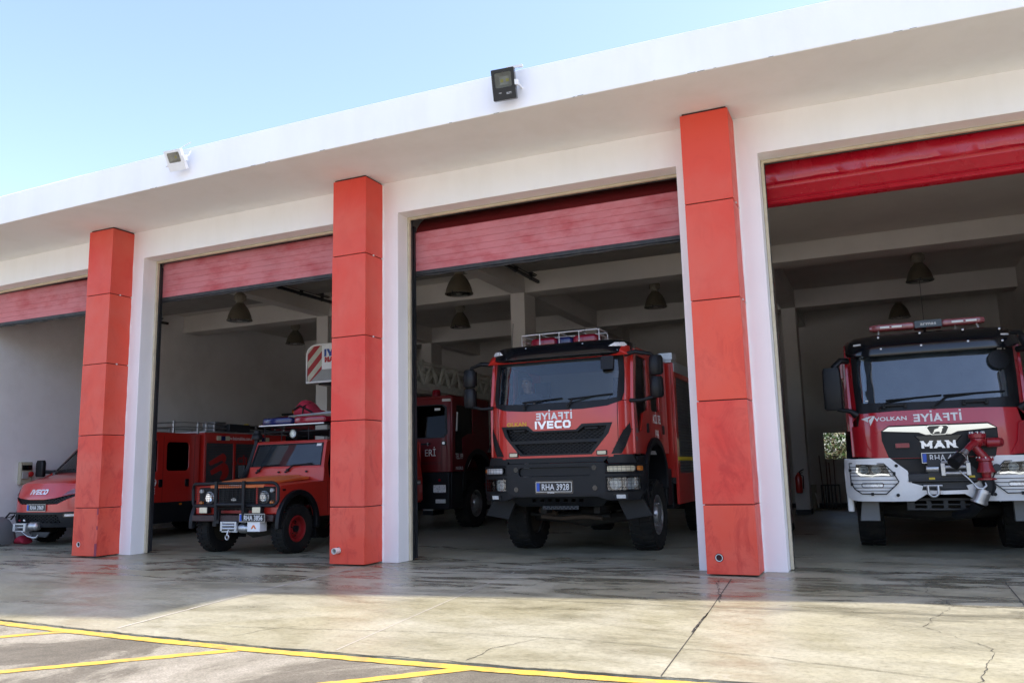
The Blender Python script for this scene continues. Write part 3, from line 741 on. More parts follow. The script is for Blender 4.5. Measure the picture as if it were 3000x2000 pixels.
strip(mb, [(12.1, -0.3), (12.0, -0.9), (12.2, -1.9), (11.9, -2.9), (12.3, -3.6), (12.1, -4.6)], 0.0045, 0.012)
strip(mb, [(8.6, -0.2), (8.2, -0.8), (8.15, -1.6), (7.9, -2.3)], 0.006, 0.01)
tag(mb.build("apron_joint", None, None, smooth=0), kind='structure')
mb = MB().use(joint_lt)
strip(mb, [(7.52, -0.6), (7.72, -2.3), (8.05, -4.95)], 0.010)
strip(mb, [(5.20, -0.5), (5.43, -2.96), (5.70, -4.80)], 0.022)
tag(mb.build("sealed_joint", None, None, smooth=0), kind='structure')
# black dirt in the edge between slab and asphalt
mb = MB().use(joint_dk)
strip(mb, [(x, y + 0.002) for x, y in edge[1:-1]], 0.012, 0.006, z=-0.0005)
tag(mb.build("edge_gap", None, None, smooth=0), kind='structure')
# yellow markings
mb = MB().use(yellow)
rn = random.Random(4)
def band(pts, w0, z):
    V = []
    path = []
    for (x0, y0), (x1, y1) in zip(pts, pts[1:]):
        n = max(1, int(math.hypot(x1 - x0, y1 - y0) / 0.06)); path += [(x0 + (x1 - x0) * k / n, y0 + (y1 - y0) * k / n) for k in range(n)]
    path.append(pts[-1])
    for i, (x, y) in enumerate(path):
        a = path[max(0, i - 1)]; b_ = path[min(len(path) - 1, i + 1)]; dx, dy = b_[0] - a[0], b_[1] - a[1]; l = math.hypot(dx, dy)
        w1, w2 = w0 / 2 + rn.uniform(-0.007, 0.007), w0 / 2 + rn.uniform(-0.007, 0.007)
        V += [(x - dy / l * w1, y + dx / l * w1, z), (x + dy / l * w2, y - dx / l * w2, z)]
    mb.add(V, [(2 * i, 2 * i + 1, 2 * i + 3, 2 * i + 2) for i in range(len(path) - 1)])
band([(-6 + 0.5 * i, min(ycurve(-6 + 0.5 * i), -4.06)) for i in range(45)], 0.11, -0.0085)

for (xa, ya) in ((3.42, -4.93), (5.35, -4.96), (7.32, -5.08), (9.21, -5.06), (11.1, -4.99)):
    band([(xa - 0.02, ya - 0.05), (xa - 1.15, ya - 1.12), (xa - 3.4, ya - 3.2)], 0.105, -0.0095)
tag(mb.build("road_marking", None, None, smooth=0), kind='structure')

# unseen stand-in tower past the right end, shaped to throw the apron's long shade
tw = thing("shadow_tower", "plain stand-in tower with a wider top, added beyond the right end of the station to shade the apron", "tower", (18.1, 0.9, 0))
MB().box(-0.9, 0.9, -1.45, 1.2, 0, 22.6).build("shaft", plaster, tw, bevel=0.02)
MB().box(-2.6, 0.92, -2.95, 1.6, 22.6, 31.0).build("tower_head", plaster, tw, bevel=0.02)
# ------------------------------------------------------------------ shared vehicle pieces
def wheel(parent, x, y, r, w, rimr, rim_m, side=1, lugs=26, rim_style='truck', lug_h=0.012, dual=False):
    """tyre as the part, rim as its sub-part; side=+1 faces +x"""
    mb = MB()
    h = w / 2
    prof = [(rimr, -h * 0.72), (rimr + 0.012, -h * 0.86), (r * 0.78, -h), (r * 0.93, -h * 0.97), (r * 0.985, -h * 0.80), (r, -h * 0.5), (r, h * 0.5), (r * 0.985, h * 0.80), (r * 0.93, h * 0.97), (r * 0.78, h), (rimr + 0.012, h * 0.86), (rimr, h * 0.72)]
    mb.use(tyre_m).lathe(prof, (0, 0, 0), 'x', 48, cap=False)
    rnd = random.Random(int(x * 100) + int(y * 10))
    for k in range(lugs):
        a = 2 * PI * k / lugs
        for sgn in (-1, 1):
            a2 = a + (PI / lugs if sgn > 0 else 0) + rnd.uniform(-0.01, 0.01)
            m = Matrix.Rotation(a2, 4, 'X')
            sz = PI * 2 * r / lugs * 0.55
            vs = []
            for dx in (0.02 * h, 0.93 * h):
                for dy in (-sz / 2, sz / 2):
                    for dz in (r * 0.965, r + lug_h if dx < 0.5 * h else r * 0.985 + lug_h):
                        sh = 0.25 * sz if dx > 0.5 * h else -0.15 * sz
                        vs.append(m @ Vector((sgn * dx, dy + sh, dz)))
            mb.add(vs, [(0, 1, 3, 2), (4, 6, 7, 5), (0, 4, 5, 1), (2, 3, 7, 6), (0, 2, 6, 4), (1, 5, 7, 3)])
    ty = mb.build("wheel", None, parent, loc=(x, y, r), smooth=30)
    mb = MB(); s = side
    if rim_style == 'truck':
        P = [(rimr + 0.004, -h * 0.7), (rimr + 0.006, h * 0.84), (rimr - 0.012, h * 0.88), (rimr - 0.03, h * 0.8), (rimr - 0.035, h * 0.25), (rimr * 0.72, h * 0.30), (rimr * 0.66, h * 0.62), (rimr * 0.5, h * 0.72), (rimr * 0.42, h * 0.95), (0.001, h * 1.0)]
        mb.use(rim_m).lathe([(a, s * b) for a, b in P], (0, 0, 0), 'x', 40, cap=False)
        mb.use(steel)
        for k in range(10):
            a = 2 * PI * k / 10
            mb.lathe([(0.018, s * h * 0.6), (0.016, s * h * 0.92), (0.001, s * h * 0.95)], (0, math.cos(a) * rimr * 0.58, math.sin(a) * rimr * 0.58), 'x', 8)
        mb.use(hole)
        for k in range(10):
            a = 2 * PI * (k + 0.5) / 10
            mb.lathe([(0.022, s * h * 0.26), (0.022, s * h * 0.335), (0.001, s * h * 0.336)], (0, math.cos(a) * rimr * 0.80, math.sin(a) * rimr * 0.80), 'x', 10)
    else:
        P = [(rimr + 0.004, -h * 0.7), (rimr + 0.006, h * 0.84), (rimr - 0.012, h * 0.90), (rimr - 0.028, h * 0.8), (rimr - 0.035, h * 0.30), (rimr * 0.62, h * 0.10), (rimr * 0.50, h * 0.36), (rimr * 0.3, h * 0.42), (0.001, h * 0.42)]
        mb.use(rim_m).lathe([(a, s * b) for a, b in P], (0, 0, 0), 'x', 40, cap=False)
        mb.use(blk)
        for k in range(5):
            a = 2 * PI * k / 5 + 0.3
            mb.lathe([(0.011, s * h * 0.3), (0.010, s * h * 0.52), (0.001, s * h * 0.53)], (0, math.cos(a) * rimr * 0.42, math.sin(a) * rimr * 0.42), 'x', 8)
            m = Matrix.Rotation(a + 0.63, 4, 'X')
            mb.add([m @ Vector(q) for q in ((s * h * 0.345, -0.016, rimr * 0.5), (s * h * 0.345, 0.016, rimr * 0.5), (s * h * 0.21, 0.026, rimr * 0.66), (s * h * 0.21, -0.026, rimr * 0.66))], [(0, 1, 2, 3)])
        mb.lathe([(rimr * 0.27, s * h * 0.4), (rimr * 0.25, s * h * 0.75), (rimr * 0.12, s * h * 0.82), (0.001, s * h * 0.82)], (0, 0, 0), 'x', 16)
    mb.build("rim", None, ty, smooth=35)
    # brake drum / inner face so that one does not look through the wheel
    MB().lathe([(0.001, -s * h * 0.55), (rimr * 0.99, -s * h * 0.55), (rimr * 0.99, -s * h * 0.3), (0.001, -s * h * 0.3)], (0, 0, 0), 'x', 24).build("brake_drum", mud_m, ty)
    return ty

def number_plate(parent, cx, cz, y, txt, w=0.52, h=0.115, name="number_plate", yf=None):
    mp = XZ(y)
    mb = MB()
    mb.use(steel).slab(rrect(cx - w / 2 - 0.008, cx + w / 2 + 0.008, cz - h / 2 - 0.008, cz + h / 2 + 0.008, 0.008), -0.012, 0.0, mp)
    mb.use(plate_b).slab(rrect(cx - w / 2, cx + w / 2, cz - h / 2, cz + h / 2, 0.006), 0.0, 0.003, mp)
    mb.use(blue_p).slab([(cx - w / 2 + 0.006, cz - h / 2 + 0.006), (cx - w / 2 + 0.05, cz - h / 2 + 0.006), (cx - w / 2 + 0.05, cz + h / 2 - 0.006), (cx - w / 2 + 0.006, cz + h / 2 - 0.006)], 0.003, 0.0045, mp)
    p = mb.build(name, None, parent)
    t = MB(); t.use(white_t).text(txt, h * 0.98, cx + 0.028, cz - h * 0.335, mp, 0.003, 0.0055, bold=0.012 * h, sx=0.80)
    t.build("plate_lettering", None, p, smooth=0)
    return p

def lens_unit(mb, u, v, r, mp, d=0.0):
    """round reflector bowl with a small bulb shield, facing along mp's outward direction"""
    prof = [(r, 0.004), (r * 0.96, 0.010), (r * 0.9, 0.0), (r * 0.6, -0.03), (r * 0.25, -0.042), (0.0005, -0.042)]
    rings = [[mp(u + a * math.cos(2 * PI * k / 20), v + a * math.sin(2 * PI * k / 20), d + b) for k in range(20)] for a, b in prof]
    mb.loft(rings, cap=False)
    rings = [[mp(u + a * math.cos(2 * PI * k / 10), v + a * math.sin(2 * PI * k / 10), d + b) for k in range(10)] for a, b in ((r * 0.22, -0.04), (r * 0.24, -0.012), (0.0005, -0.010))]
    mb.loft(rings, cap=False)

def lattice(mb, poly, mp, pitch, wd, d0, d1, ang=32, inset=0.0):
    """diagonal mesh clipped to a polygon"""
    xs = [p[0] for p in poly]; zs = [p[1] for p in poly]
    cx, cz = (min(xs) + max(xs)) / 2, (min(zs) + max(zs)) / 2
    Rr = math.hypot(max(xs) - min(xs), max(zs) - min(zs)) / 2 + 0.1
    for a in (R(ang), R(-ang)):
        dx, dz = math.cos(a), math.sin(a); nx, nz = -dz, dx
        k = -int(Rr / pitch) - 1
        while k * pitch < Rr:
            ox, oz = cx + nx * k * pitch, cz + nz * k * pitch
            t = -Rr; seg = None; st_ = 0.02
            while t <= Rr:
                q = (ox + dx * t, oz + dz * t); ins = pip(q, poly)
                if ins and seg is None: seg = t
                if (not ins or t + st_ > Rr) and seg is not None:
                    a0, a1 = seg, t - st_
                    if a1 > a0:
                        n = max(1, int((a1 - a0) / 0.25)); V = []
                        for i in range(n + 1):
                            tt = a0 + (a1 - a0) * i / n
                            for sg in (-1, 1):
                                for d in (d0, d1): V.append(mp(ox + dx * tt + nx * sg * wd / 2, oz + dz * tt + nz * sg * wd / 2, d))
                        fs = []
                        for i in range(n):
                            b = 4 * i; fs += [(b + 1, b + 3, b + 7, b + 5), (b, b + 1, b + 5, b + 4), (b + 2, b + 6, b + 7, b + 3)]
                        mb.add(V, fs)
                    seg = None
                t += st_
            k += 1

def wiper(parent, p0, p1, p2, p3, mp, m=None):
    """arm from pivot p0 to elbow p1, blade from p2 to p3 (all u, v on the glass)"""
    mb = MB()
    a, b = mp(*p0, 0.03), mp(*p1, 0.05)
    mid = mp((p2[0] + p3[0]) / 2, (p2[1] + p3[1]) / 2, 0.03)
    mb.tube([a, b, mid], [0.016, 0.013, 0.008], 6)
    n = 6
    mb.tube([mp(p2[0] + (p3[0] - p2[0]) * i / n, p2[1] + (p3[1] - p2[1]) * i / n, 0.014) for i in range(n + 1)], 0.010, 5)
    mb.lathe([(0.028, -0.01), (0.026, 0.03), (0.001, 0.035)], a, 'y', 10)
    return mb.build("wiper", m or blk, parent)

# ------------------------------------------------------------------ truck in bay three (axle 1.37 m behind its bumper)
T = thing("fire_truck", "tall red fire truck with black bumper and a driver behind its windscreen", "fire truck", (7.47, 1.0, 0), group="fire service vehicles in the bays")
HW = 1.13
def yI(u, z):
    a = min(1.0, abs(u) / HW)
    y = 0.06 + 0.05 * a ** 2 + 0.24 * a ** 9
    if z > 2.08: y += (z - 2.08) * 0.20
    return y
def MI(u, v, d): return (u, yI(u, v) - d, v)
# main front panel with opening for the grille
gr = [(-0.86, 1.872), (-0.42, 1.868), (-0.33, 1.79), (0.33, 1.79), (0.42, 1.868), (0.86, 1.872), (0.80, 1.72), (0.55, 1.432), (-0.55, 1.432), (-0.80, 1.72)]
outer = [(-1.128, 1.425), (-0.72, 1.378), (0.72, 1.378), (1.128, 1.425), (1.128, 2.185), (0.975, 2.175), (0.80, 2.115), (0.45, 2.085), (-0.45, 2.085), (-0.80, 2.115), (-0.975, 2.175), (-1.128, 2.185)]
fp = MB().slab(outer, -0.05, 0, MI, holes=[gr], su=0.075).build("front_panel", red, T, bevel=0.006)
MB().slab([(0.925, 1.47), (0.93, 2.165), (0.936, 2.165), (0.931, 1.47)], -0.02, 0.0015, MI, sv=0.2).slab([(-0.931, 1.47), (-0.936, 2.165), (-0.93, 2.165), (-0.925, 1.47)], -0.02, 0.0015, MI, sv=0.2).build("panel_gap", seam, fp)
# corner air vents
for s in (1, -1):
    v_ = [(1.075, 1.86), (0.99, 1.74), (0.83, 1.43), (0.965, 1.43), (1.02, 1.54), (1.085, 1.74)]
    v_ = v_ if s == 1 else mir(v_)
    b = MB().slab(v_, -0.01, 0.007, MI, su=0.05, sv=0.08)
    for k in range(4):
        z = 1.50 + k * 0.085; x = 0.90 + k * 0.045
        b.slab([(s * (x - 0.04), z), (s * (x + 0.07), z + 0.015), (s * (x + 0.07), z + 0.022), (s * (x - 0.04), z + 0.007)][::s], 0.004, 0.016, MI, su=0.04)
    b.build("corner_vent", blk, T, bevel=0.004)
# red flare outside the vents at the lower corners
# grille
g = MB().slab(gr, -0.12, -0.10, MI, su=0.1).build("grille", blk, T)
inner = [(-0.78, 1.832), (-0.45, 1.83), (-0.36, 1.765), (0.36, 1.765), (0.45, 1.83), (0.78, 1.832), (0.73, 1.70), (0.51, 1.458), (-0.51, 1.458), (-0.73, 1.70)]
MB().slab(gr, -0.06, 0.006, MI, holes=[inner], su=0.1).build("grille_frame", blk, g, bevel=0.006)
mb = MB(); lattice(mb, inner, MI, 0.042, 0.009, -0.055, -0.035, 32); mb.build("grille_mesh", blk, g, smooth=0)
MB().slab([(-0.70, 1.655), (0.70, 1.655), (0.655, 1.605), (-0.655, 1.605)], -0.05, -0.002, MI, su=0.1).build("grille_bar", blk, g, bevel=0.006)
b = MB()
for s in (1, -1): b.slab([(s * 0.45, 1.815), (s * 0.67, 1.815), (s * 0.65, 1.79), (s * 0.47, 1.79)][::s], -0.03, 0.010, MI, su=0.1)
b.build("grille_handle", blk, g, bevel=0.006)
for u in (-0.655, 0.70):
    b = MB().use(blk).slab(rrect(u - 0.075, u + 0.075, 1.418, 1.485, 0.012), 0, 0.022, MI).use(lens_y).slab(rrect(u - 0.062, u + 0.062, 1.428, 1.475, 0.01), 0.022, 0.028, MI)
    b.build("strobe_lamp", None, T, bevel=0.003)
# lettering
block_text(MB().use(white_t), "ITFAIYE", 0.102, 0.024, 0.0, 1.948, MI, 0.001, 0.004, mirror=True, sx=0.92, dot_i=(0, 4)).build("mirror_lettering", None, fp, smooth=0)
block_text(MB().use(letters), "IVECO", 0.112, 0.030, -0.02, 1.818, MI, 0.001, 0.014, sx=1.18).build("chrome_lettering", None, fp, smooth=0)
t = MB().use(gold_t).text("OLKAN", 0.085, -0.60, 1.87, MI, 0.001, 0.004, bold=0.006, sx=1.1); t.build("yellow_lettering", None, fp, smooth=0)
# windscreen with dark band and rubber surround
wsb = [(-0.97, 2.178), (-0.80, 2.148), (-0.45, 2.13), (0.45, 2.13), (0.80, 2.148), (0.97, 2.178), (0.985, 2.60), (0.965, 2.835), (-0.965, 2.835), (-0.985, 2.60)]
wso = [(-0.975, 2.17), (-0.80, 2.11), (-0.45, 2.08), (0.45, 2.08), (0.80, 2.11), (0.975, 2.17), (1.02, 2.30), (1.02, 2.60), (1.0, 2.90), (-1.0, 2.90), (-1.02, 2.60), (-1.02, 2.30)]
ws = MB().slab(wsb, -0.012, -0.006, MI, su=0.08, sv=0.2).build("windscreen", ws_glass, T)
wsi = [(-0.93, 2.225), (-0.78, 2.20), (-0.45, 2.19), (0.45, 2.19), (0.78, 2.20), (0.93, 2.225), (0.95, 2.60), (0.935, 2.80), (-0.935, 2.80), (-0.95, 2.60)]
MB().slab(wso, -0.03, 0.004, MI, holes=[wsi], su=0.08, sv=0.2).build("windscreen_surround", blk, ws)
for a in (((-0.47, 2.13), (-0.42, 2.20), (-0.50, 2.215), (0.13, 2.25)), ((0.22, 2.13), (0.30, 2.215), (0.22, 2.23), (0.88, 2.275))): wiper(ws, *a, MI)
# A pillars, roof
for s in (1, -1):
    p = [(1.128, 2.185), (0.99, 2.185), (1.015, 2.30), (1.015, 2.60), (0.99, 2.95), (1.128, 2.95)]
    MB().slab(p if s == 1 else mir(p), -0.05, 0.0, MI, su=0.03, sv=0.2).build("front_pillar", red, T, bevel=0.006)
rf = []
for v, z, w_ in ((0.20, 2.90, 1.06), (0.30, 3.01, 1.06), (0.5, 3.06, 1.06), (2.2, 3.07, 1.06), (2.32, 3.0, 1.06)):
    rf.append([(-1.125, v + 0.02, 2.86), (-1.10, v, z - 0.06), (-1.0, v, z), (0, v, z + 0.015), (1.0, v, z), (1.10, v, z - 0.06), (1.125, v + 0.02, 2.86)])
MB().loft(rf, cap=True, closed=True).build("roof", red, T, bevel=0.01)
# sides with wheel arch and windows
for s in (1, -1):
    ax, ar = 1.37, 0.64
    pts = [(0.30, 1.43)] + [(v, z) for v, z in arc(ax, 0.52 + 0.42, 0.66, 152, 20)] + [(2.32, 1.44), (2.32, 2.95), (0.42, 2.95), (0.30, 2.2)]
    pts = [p for p in pts if p[1] >= 1.2]
    pts = [(0.30, 1.43), (0.72, 1.43)] + [(v, z) for v, z in arc(ax, 1.02, 0.60, 140, 45)] + [(1.90, 1.43), (2.32, 1.44), (2.32, 2.95), (0.42, 2.95), (0.30, 2.2)]
    win1 = [(0.44, 2.12), (0.40, 2.22), (0.52, 2.86), (1.12, 2.86), (1.12, 2.10), (0.80, 2.02), (0.66, 1.76), (0.50, 1.72)]
    win2 = rrect(1.28, 1.80, 2.08, 2.86, 0.06)
    mp = sideR(HW - 0.05) if s == 1 else sideL(-HW + 0.05)
    sd = MB().slab(pts, 0, 0.05, mp, holes=[win1, win2]).build("cab_side", red, T, bevel=0.006)
    MB().slab(win1, 0.02, 0.026, mp).slab(win2, 0.02, 0.026, mp).build("side_window", side_glass, sd)
    b = MB()
    for q in (1.20, 1.86): b.slab([(q, 1.46), (q + 0.008, 1.46), (q + 0.008, 2.9), (q, 2.9)], 0.049, 0.0505, mp)
    b.build("door_gap", seam, sd)
    for q in (1.02, 1.98):
        MB().slab(rrect(q - 0.055, q + 0.055, 1.74, 1.88, 0.02), 0.05, 0.066, mp).build("door_handle", blk, sd, bevel=0.006)
    if s == 1:
        MB().use(white_t).text("ACİL TEL", 0.19, 1.60, 2.02 - 0.12, mp, 0.051, 0.053, sx=0.62, bold=0.004).text("199", 0.23, 1.58, 1.66 - 0.02, mp, 0.051, 0.053, sx=0.7, bold=0.004).build("side_lettering", None, sd, smooth=0)
        MB().use(grey_t).text("300\nhp", 0.1, 0.42, 1.72, mp, 0.051, 0.053, sx=0.9).build("small_lettering", None, sd, smooth=0)
    # wheel-arch flare
    o1 = arc(ax, 0.98, 0.70, 205, -8, 22); o2 = arc(ax, 0.98, 0.60, -8, 205, 22)
    x0 = HW - 0.30
    mp2 = sideR(x0) if s == 1 else sideL(-x0)
    MB().slab(o1 + o2, 0, 0.345, mp2).build("fender", blk, T, bevel=0.012)
    # lower cab step and box behind the wheel
    b = MB()
    xa, xb = (0.86, 1.14) if s == 1 else (-1.14, -0.86)
    MB().box(xa, xb, 0.36, 0.74, 0.98, 1.40).build("cab_step", blk, T, bevel=0.02)
    MB().box(xa, xb, 2.02, 2.40, 0.62, 1.20).build("side_tank", blk, T, bevel=0.02)
    MB().box(xa, xb, 2.42, 2.9, 0.55, 1.0).build("battery_box", blk, T, bevel=0.02)
    # mirrors
    b = MB(); x = 1.42 * s + 0.06 * s
    for z0, z1, w_ in ((2.52, 2.80, 0.105), (2.20, 2.50, 0.10)):
        rings = []
        for z, k in ((z0, 0.72), (z0 + 0.03, 0.95), ((z0 + z1) / 2, 1.0), (z1 - 0.03, 0.93), (z1, 0.7)):
            rings.append([(x + w_ * k * math.cos(2 * PI * i / 14) * (1 if abs(math.cos(2 * PI * i / 14)) < 2 else 1), 0.30 + 0.085 * k * math.sin(2 * PI * i / 14), z) for i in range(14)])
        b.loft(rings)
    m_ = b.build("mirror", blk, T, smooth=50)
    MB().tube([(s * 1.05, 0.25, 2.84), (s * 1.22, 0.20, 2.86), (s * 1.42, 0.26, 2.82), (s * 1.46, 0.30, 2.76)], [0.035, 0.03, 0.028, 0.03], 8).build("mirror_arm", blk, m_, smooth=60)
    b = MB().tube([(s * 1.08, 0.30, 2.18), (s * 1.25, 0.26, 2.17), (s * 1.46, 0.30, 2.22)], [0.03, 0.024, 0.03], 8)
    b.build("mirror_arm", blk, m_, smooth=60)
    b = MB().box(x - 0.08, x + 0.08, 0.372, 0.378, 2.23, 2.47).box(x - 0.085, x + 0.085, 0.376, 0.382, 2.55, 2.77).build("mirror_glass", chrome, m_)
# sun visor
rings = []
n = 16
for i in range(n + 1):
    u = -1.115 + 2.23 * i / n; a = abs(u) / 1.115
    yb = 0.02 + 0.26 * a ** 6 + 0.14
    e = 0.05 * a ** 10
    rings.append([(u, yb + 0.10, 2.83 + e), (u, yb - 0.06, 2.845 + e), (u, yb - 0.09, 2.87 + e), (u, yb - 0.02, 3.03 - e), (u, yb + 0.03, 3.075 - e), (u, yb + 0.20, 3.085 - e), (u, yb + 0.2, 2.98)])
vz = MB().loft(rings).build("sun_visor", blk_g, T, bevel=0.004, smooth=50)
b = MB()
for u, z in [(-0.9, 3.0), (-0.45, 3.03), (0.45, 3.03), (0.9, 3.0), (-0.75, 2.88), (-0.3, 2.885), (0.5, 2.885), (0.95, 2.9)]:
    yb = 0.02 + 0.26 * (abs(u) / 1.115) ** 6 + 0.07 + (z - 2.87) * 0.4
    b.lathe([(0.013, 0.02), (0.013, -0.012), (0.001, -0.016)], (u, yb, z), 'y', 8)
b.build("visor_bolt", steel, vz)
for s in (1, -1):
    mp = lambda u, v, d: (u, 0.16 + 0.26 * (abs(u) / 1.115) ** 6 - 0.075 + (v - 2.87) * 0.42 - d, v)
    p = [(0.86, 2.985), (0.83, 2.965), (1.045, 2.965), (1.07, 2.99), (1.03, 3.03), (0.91, 3.025)]
    MB().use(lens_c).slab(p if s == 1 else mir(p), 0.0, 0.014, mp, su=0.05).build("marker_lamp", None, vz, bevel=0.004)
# roof light bar in a white tube cage
b = MB()
def rbox(b, x0, x1, y0, y1, z0, z1, r=0.05):
    rings = []
    for x, k in ((x0, 0.7), (x0 + r, 1), (x1 - r, 1), (x1, 0.7)):
        cy, cz, hy, hz = (y0 + y1) / 2, (z0 + z1) / 2, (y1 - y0) / 2 * k, (z1 - z0) / 2 * k
        rings.append([(x, cy + p, cz + q) for p, q in rrect(-hy, hy, -hz, hz, min(hy, hz) * 0.6, 3)])
    b.loft(rings)
b.use(redlens); rbox(b, -0.58, -0.14, 0.62, 0.92, 3.09, 3.255); rbox(b, 0.12, 0.52, 0.62, 0.92, 3.09, 3.255); b.use(bluelens); rbox(b, -0.14, 0.12, 0.62, 0.92, 3.09, 3.245)
lb = b.build("beacon_bar", None, T, smooth=50)
b = MB()
za, zb_ = 3.08, 3.30
for y in (0.55, 0.98):
    b.tube([(-0.68, y, za), (-0.68, y, zb_), (0.56, y, zb_), (0.58, y, zb_ - 0.03), (0.58, y, za)], 0.009, 6)
    b.tube([(-0.68, y, 3.2), (0.58, y, 3.2)], 0.007, 6) if y > 0.9 else None
    for x in (-0.38, -0.06, 0.26): b.tube([(x, y, za), (x, y, zb_)], 0.008, 6)
for x in (-0.68, -0.38, -0.06, 0.26, 0.58): b.tube([(x, 0.55, zb_), (x, 0.98, zb_)], 0.008, 6)
for z in (3.14, 3.22): b.tube([(0.58, 0.55, z), (0.58, 0.98, z), ], 0.008, 6); b.tube([(-0.68, 0.55, z), (-0.68, 0.98, z)], 0.009, 6)
b.build("cage_rail", white_p, T, smooth=60)
MB().tube([(-0.86, 0.55, 3.05), (-0.845, 0.6, 3.52)], 0.005, 5).build("antenna", blk, T)
# bumper: body with lamp pockets, centre panel, skirt
def yB(u, z):
    a = min(1.0, abs(u) / 1.25)
    return 0.0 + 0.03 * a ** 2 + 0.30 * a ** 8 + (max(0, 0.86 - z) * 0.25)
def MBp(u, v, d): return (u, yB(u, v) - d, v)
bp = [(-1.245, 1.29), (-0.78, 1.29), (-0.72, 1.32), (0.72, 1.32), (0.78, 1.29), (1.245, 1.29), (1.25, 0.95), (1.18, 0.79), (0.80, 0.79), (0.62, 0.845), (-0.62, 0.845), (-0.80, 0.79), (-1.18, 0.79), (-1.25, 0.95)]
hl = [rrect(s * 0.985 - 0.215, s * 0.985 + 0.215, 0.925, 1.105, 0.03) for s in (-1, 1)]
il = [rrect(s * 0.98 - 0.21, s * 0.98 + 0.21, 1.18, 1.265, 0.02) for s in (-1, 1)]
cp = [rrect(-0.56, 0.56, 1.135, 1.262, 0.05)]
bm_ = MB().slab(bp, -0.10, 0, MBp, holes=hl + il + cp, su=0.07, sv=0.15).build("bumper", blk, T, bevel=0.012)
MB().slab(rrect(-0.55, 0.55, 1.14, 1.258, 0.04), -0.08, -0.04, MBp, su=0.1).build("bumper_insert", blk, bm_)
b = MB().slab([(-0.72, 1.325), (0.72, 1.325), (0.80, 1.40), (-0.80, 1.40)], -0.16, -0.06, MBp, su=0.1)
b.slab([(-1.15, 1.30), (-0.78, 1.30), (-0.74, 1.42), (-1.1, 1.42)], -0.2, -0.08, MBp, su=0.1).slab([(0.74, 1.42), (0.78, 1.30), (1.15, 1.30), (1.1, 1.42)], -0.2, -0.08, MBp, su=0.1)
b.build("bumper_top", blk, T, bevel=0.01)
b = MB()
for u, z in ((-0.60, 1.235), (0.60, 1.245), (-0.60, 0.955), (0.60, 0.965)):
    b.lathe([(0.036, -0.005), (0.036, 0.004), (0.026, 0.004), (0.024, -0.006), (0.001, -0.006)], (u, yB(u, z) - 0.004, z), 'y', 14)
b.build("bumper_plug", blk_g, bm_)
for s in (-1, 1):
    u0 = s * 0.985
    b = MB().use(blk_g).slab(rrect(u0 - 0.21, u0 + 0.21, 0.93, 1.10, 0.02), -0.085, -0.07, MBp, su=0.08).use(lens_c)
    for q in (-0.1, 0.1): lens_unit(b, u0 + q, 1.015, 0.082, MBp, -0.028)
    h_ = b.build("headlight", None, bm_)
    MB().slab(rrect(u0 - 0.208, u0 + 0.208, 0.93, 1.10, 0.02), -0.014, -0.010, MBp, su=0.06).build("lamp_cover", lamp_glass, h_)
    b = MB().use(lens_y if s > 0 else lens_w).slab(rrect(u0 - 0.205, u0 + 0.15, 1.185, 1.26, 0.015), -0.05, -0.012, MBp, su=0.05)
    b.use(amber).slab(rrect(u0 + s * 0.21 - 0.03, u0 + s * 0.21 + 0.03, 1.19, 1.255, 0.012), -0.03, 0.012, MBp, su=0.03)
    b.build("indicator_lamp", None, bm_, bevel=0.003)
    # wire guards
    b = MB()
    for k in range(9):
        q = u0 - 0.225 + 0.45 * k / 8
        b.tube([MBp(q, 0.915, 0.016), MBp(q, 1.112, 0.016)], 0.002, 4)
        b.tube([MBp(q, 1.165, 0.02), MBp(q, 1.28, 0.02)], 0.002, 4)
    for z in (0.915, 0.965, 1.015, 1.065, 1.112, 1.165, 1.20, 1.24, 1.28):
        b.tube([MBp(u0 - 0.225 + 0.45 * k / 8, z, 0.018) for k in range(9)], 0.002 if 0.92 < z < 1.1 or 1.17 < z < 1.27 else 0.006, 4)
    b.build("lamp_guard", blk, bm_, smooth=60)
    b = MB().use(blk_g).slab(rrect(s * 0.96 - 0.10, s * 0.96 + 0.10, 0.80, 0.88, 0.02), 0.0, 0.006, MBp, su=0.05).use(lens_w).slab(rrect(s * 0.96 - 0.06, s * 0.96 + 0.06, 0.815, 0.868, 0.01), 0.006, 0.01, MBp, su=0.05)
    b.build("fog_lamp", None, bm_)
    # mud flap in front of the wheel
    MB().prism([(s * 0.78, 0.80), (s * 1.16, 0.82), (s * 1.30, 0.56), (s * 0.92, 0.50)], 'y', 0.42, 0.46).build("mud_guard", blk, T, bevel=0.008)
number_plate(T, -0.015, 0.985, 0.0 - 0.004, "RHA 3928", 0.53, 0.125)
MB().slab(rrect(-0.30, 0.28, 0.89, 1.075, 0.015), 0.0, 0.0035, MBp, su=0.1).build("plate_holder", blk_g, bm_)
t = MB().use(white_t).text("Artema", 0.034, -0.06, 0.896, MBp, 0.004, 0.0055, sx=1.0); t.build("holder_lettering", None, bm_, smooth=0)
# skirt with slots and perforated step
sl_ = []
for k in range(7): sl_.append([(-0.42 + k * 0.12, 0.765), (-0.36 + k * 0.12, 0.765), (-0.34 + k * 0.12, 0.81), (-0.40 + k * 0.12, 0.81)])
MB().slab([(-0.80, 0.85), (0.80, 0.85), (0.62, 0.70), (-0.62, 0.70)], -0.05, 0.0, lambda u, v, d: (u, 0.10 + (0.85 - v) * 0.8 - d, v), holes=sl_).build("bumper_skirt", blk, T, bevel=0.008)
b = MB().slab([(-0.25, 0.66), (0.30, 0.66), (0.30, 0.715), (-0.25, 0.715)], -0.02, 0.0, lambda u, v, d: (u, 0.14 - d, v), holes=[circ(-0.22 + k * 0.03, 0.675 + (k % 2) * 0.025, 0.008, 8) for k in range(17)])
b.build("front_step", dkmetal, T, bevel=0.004)
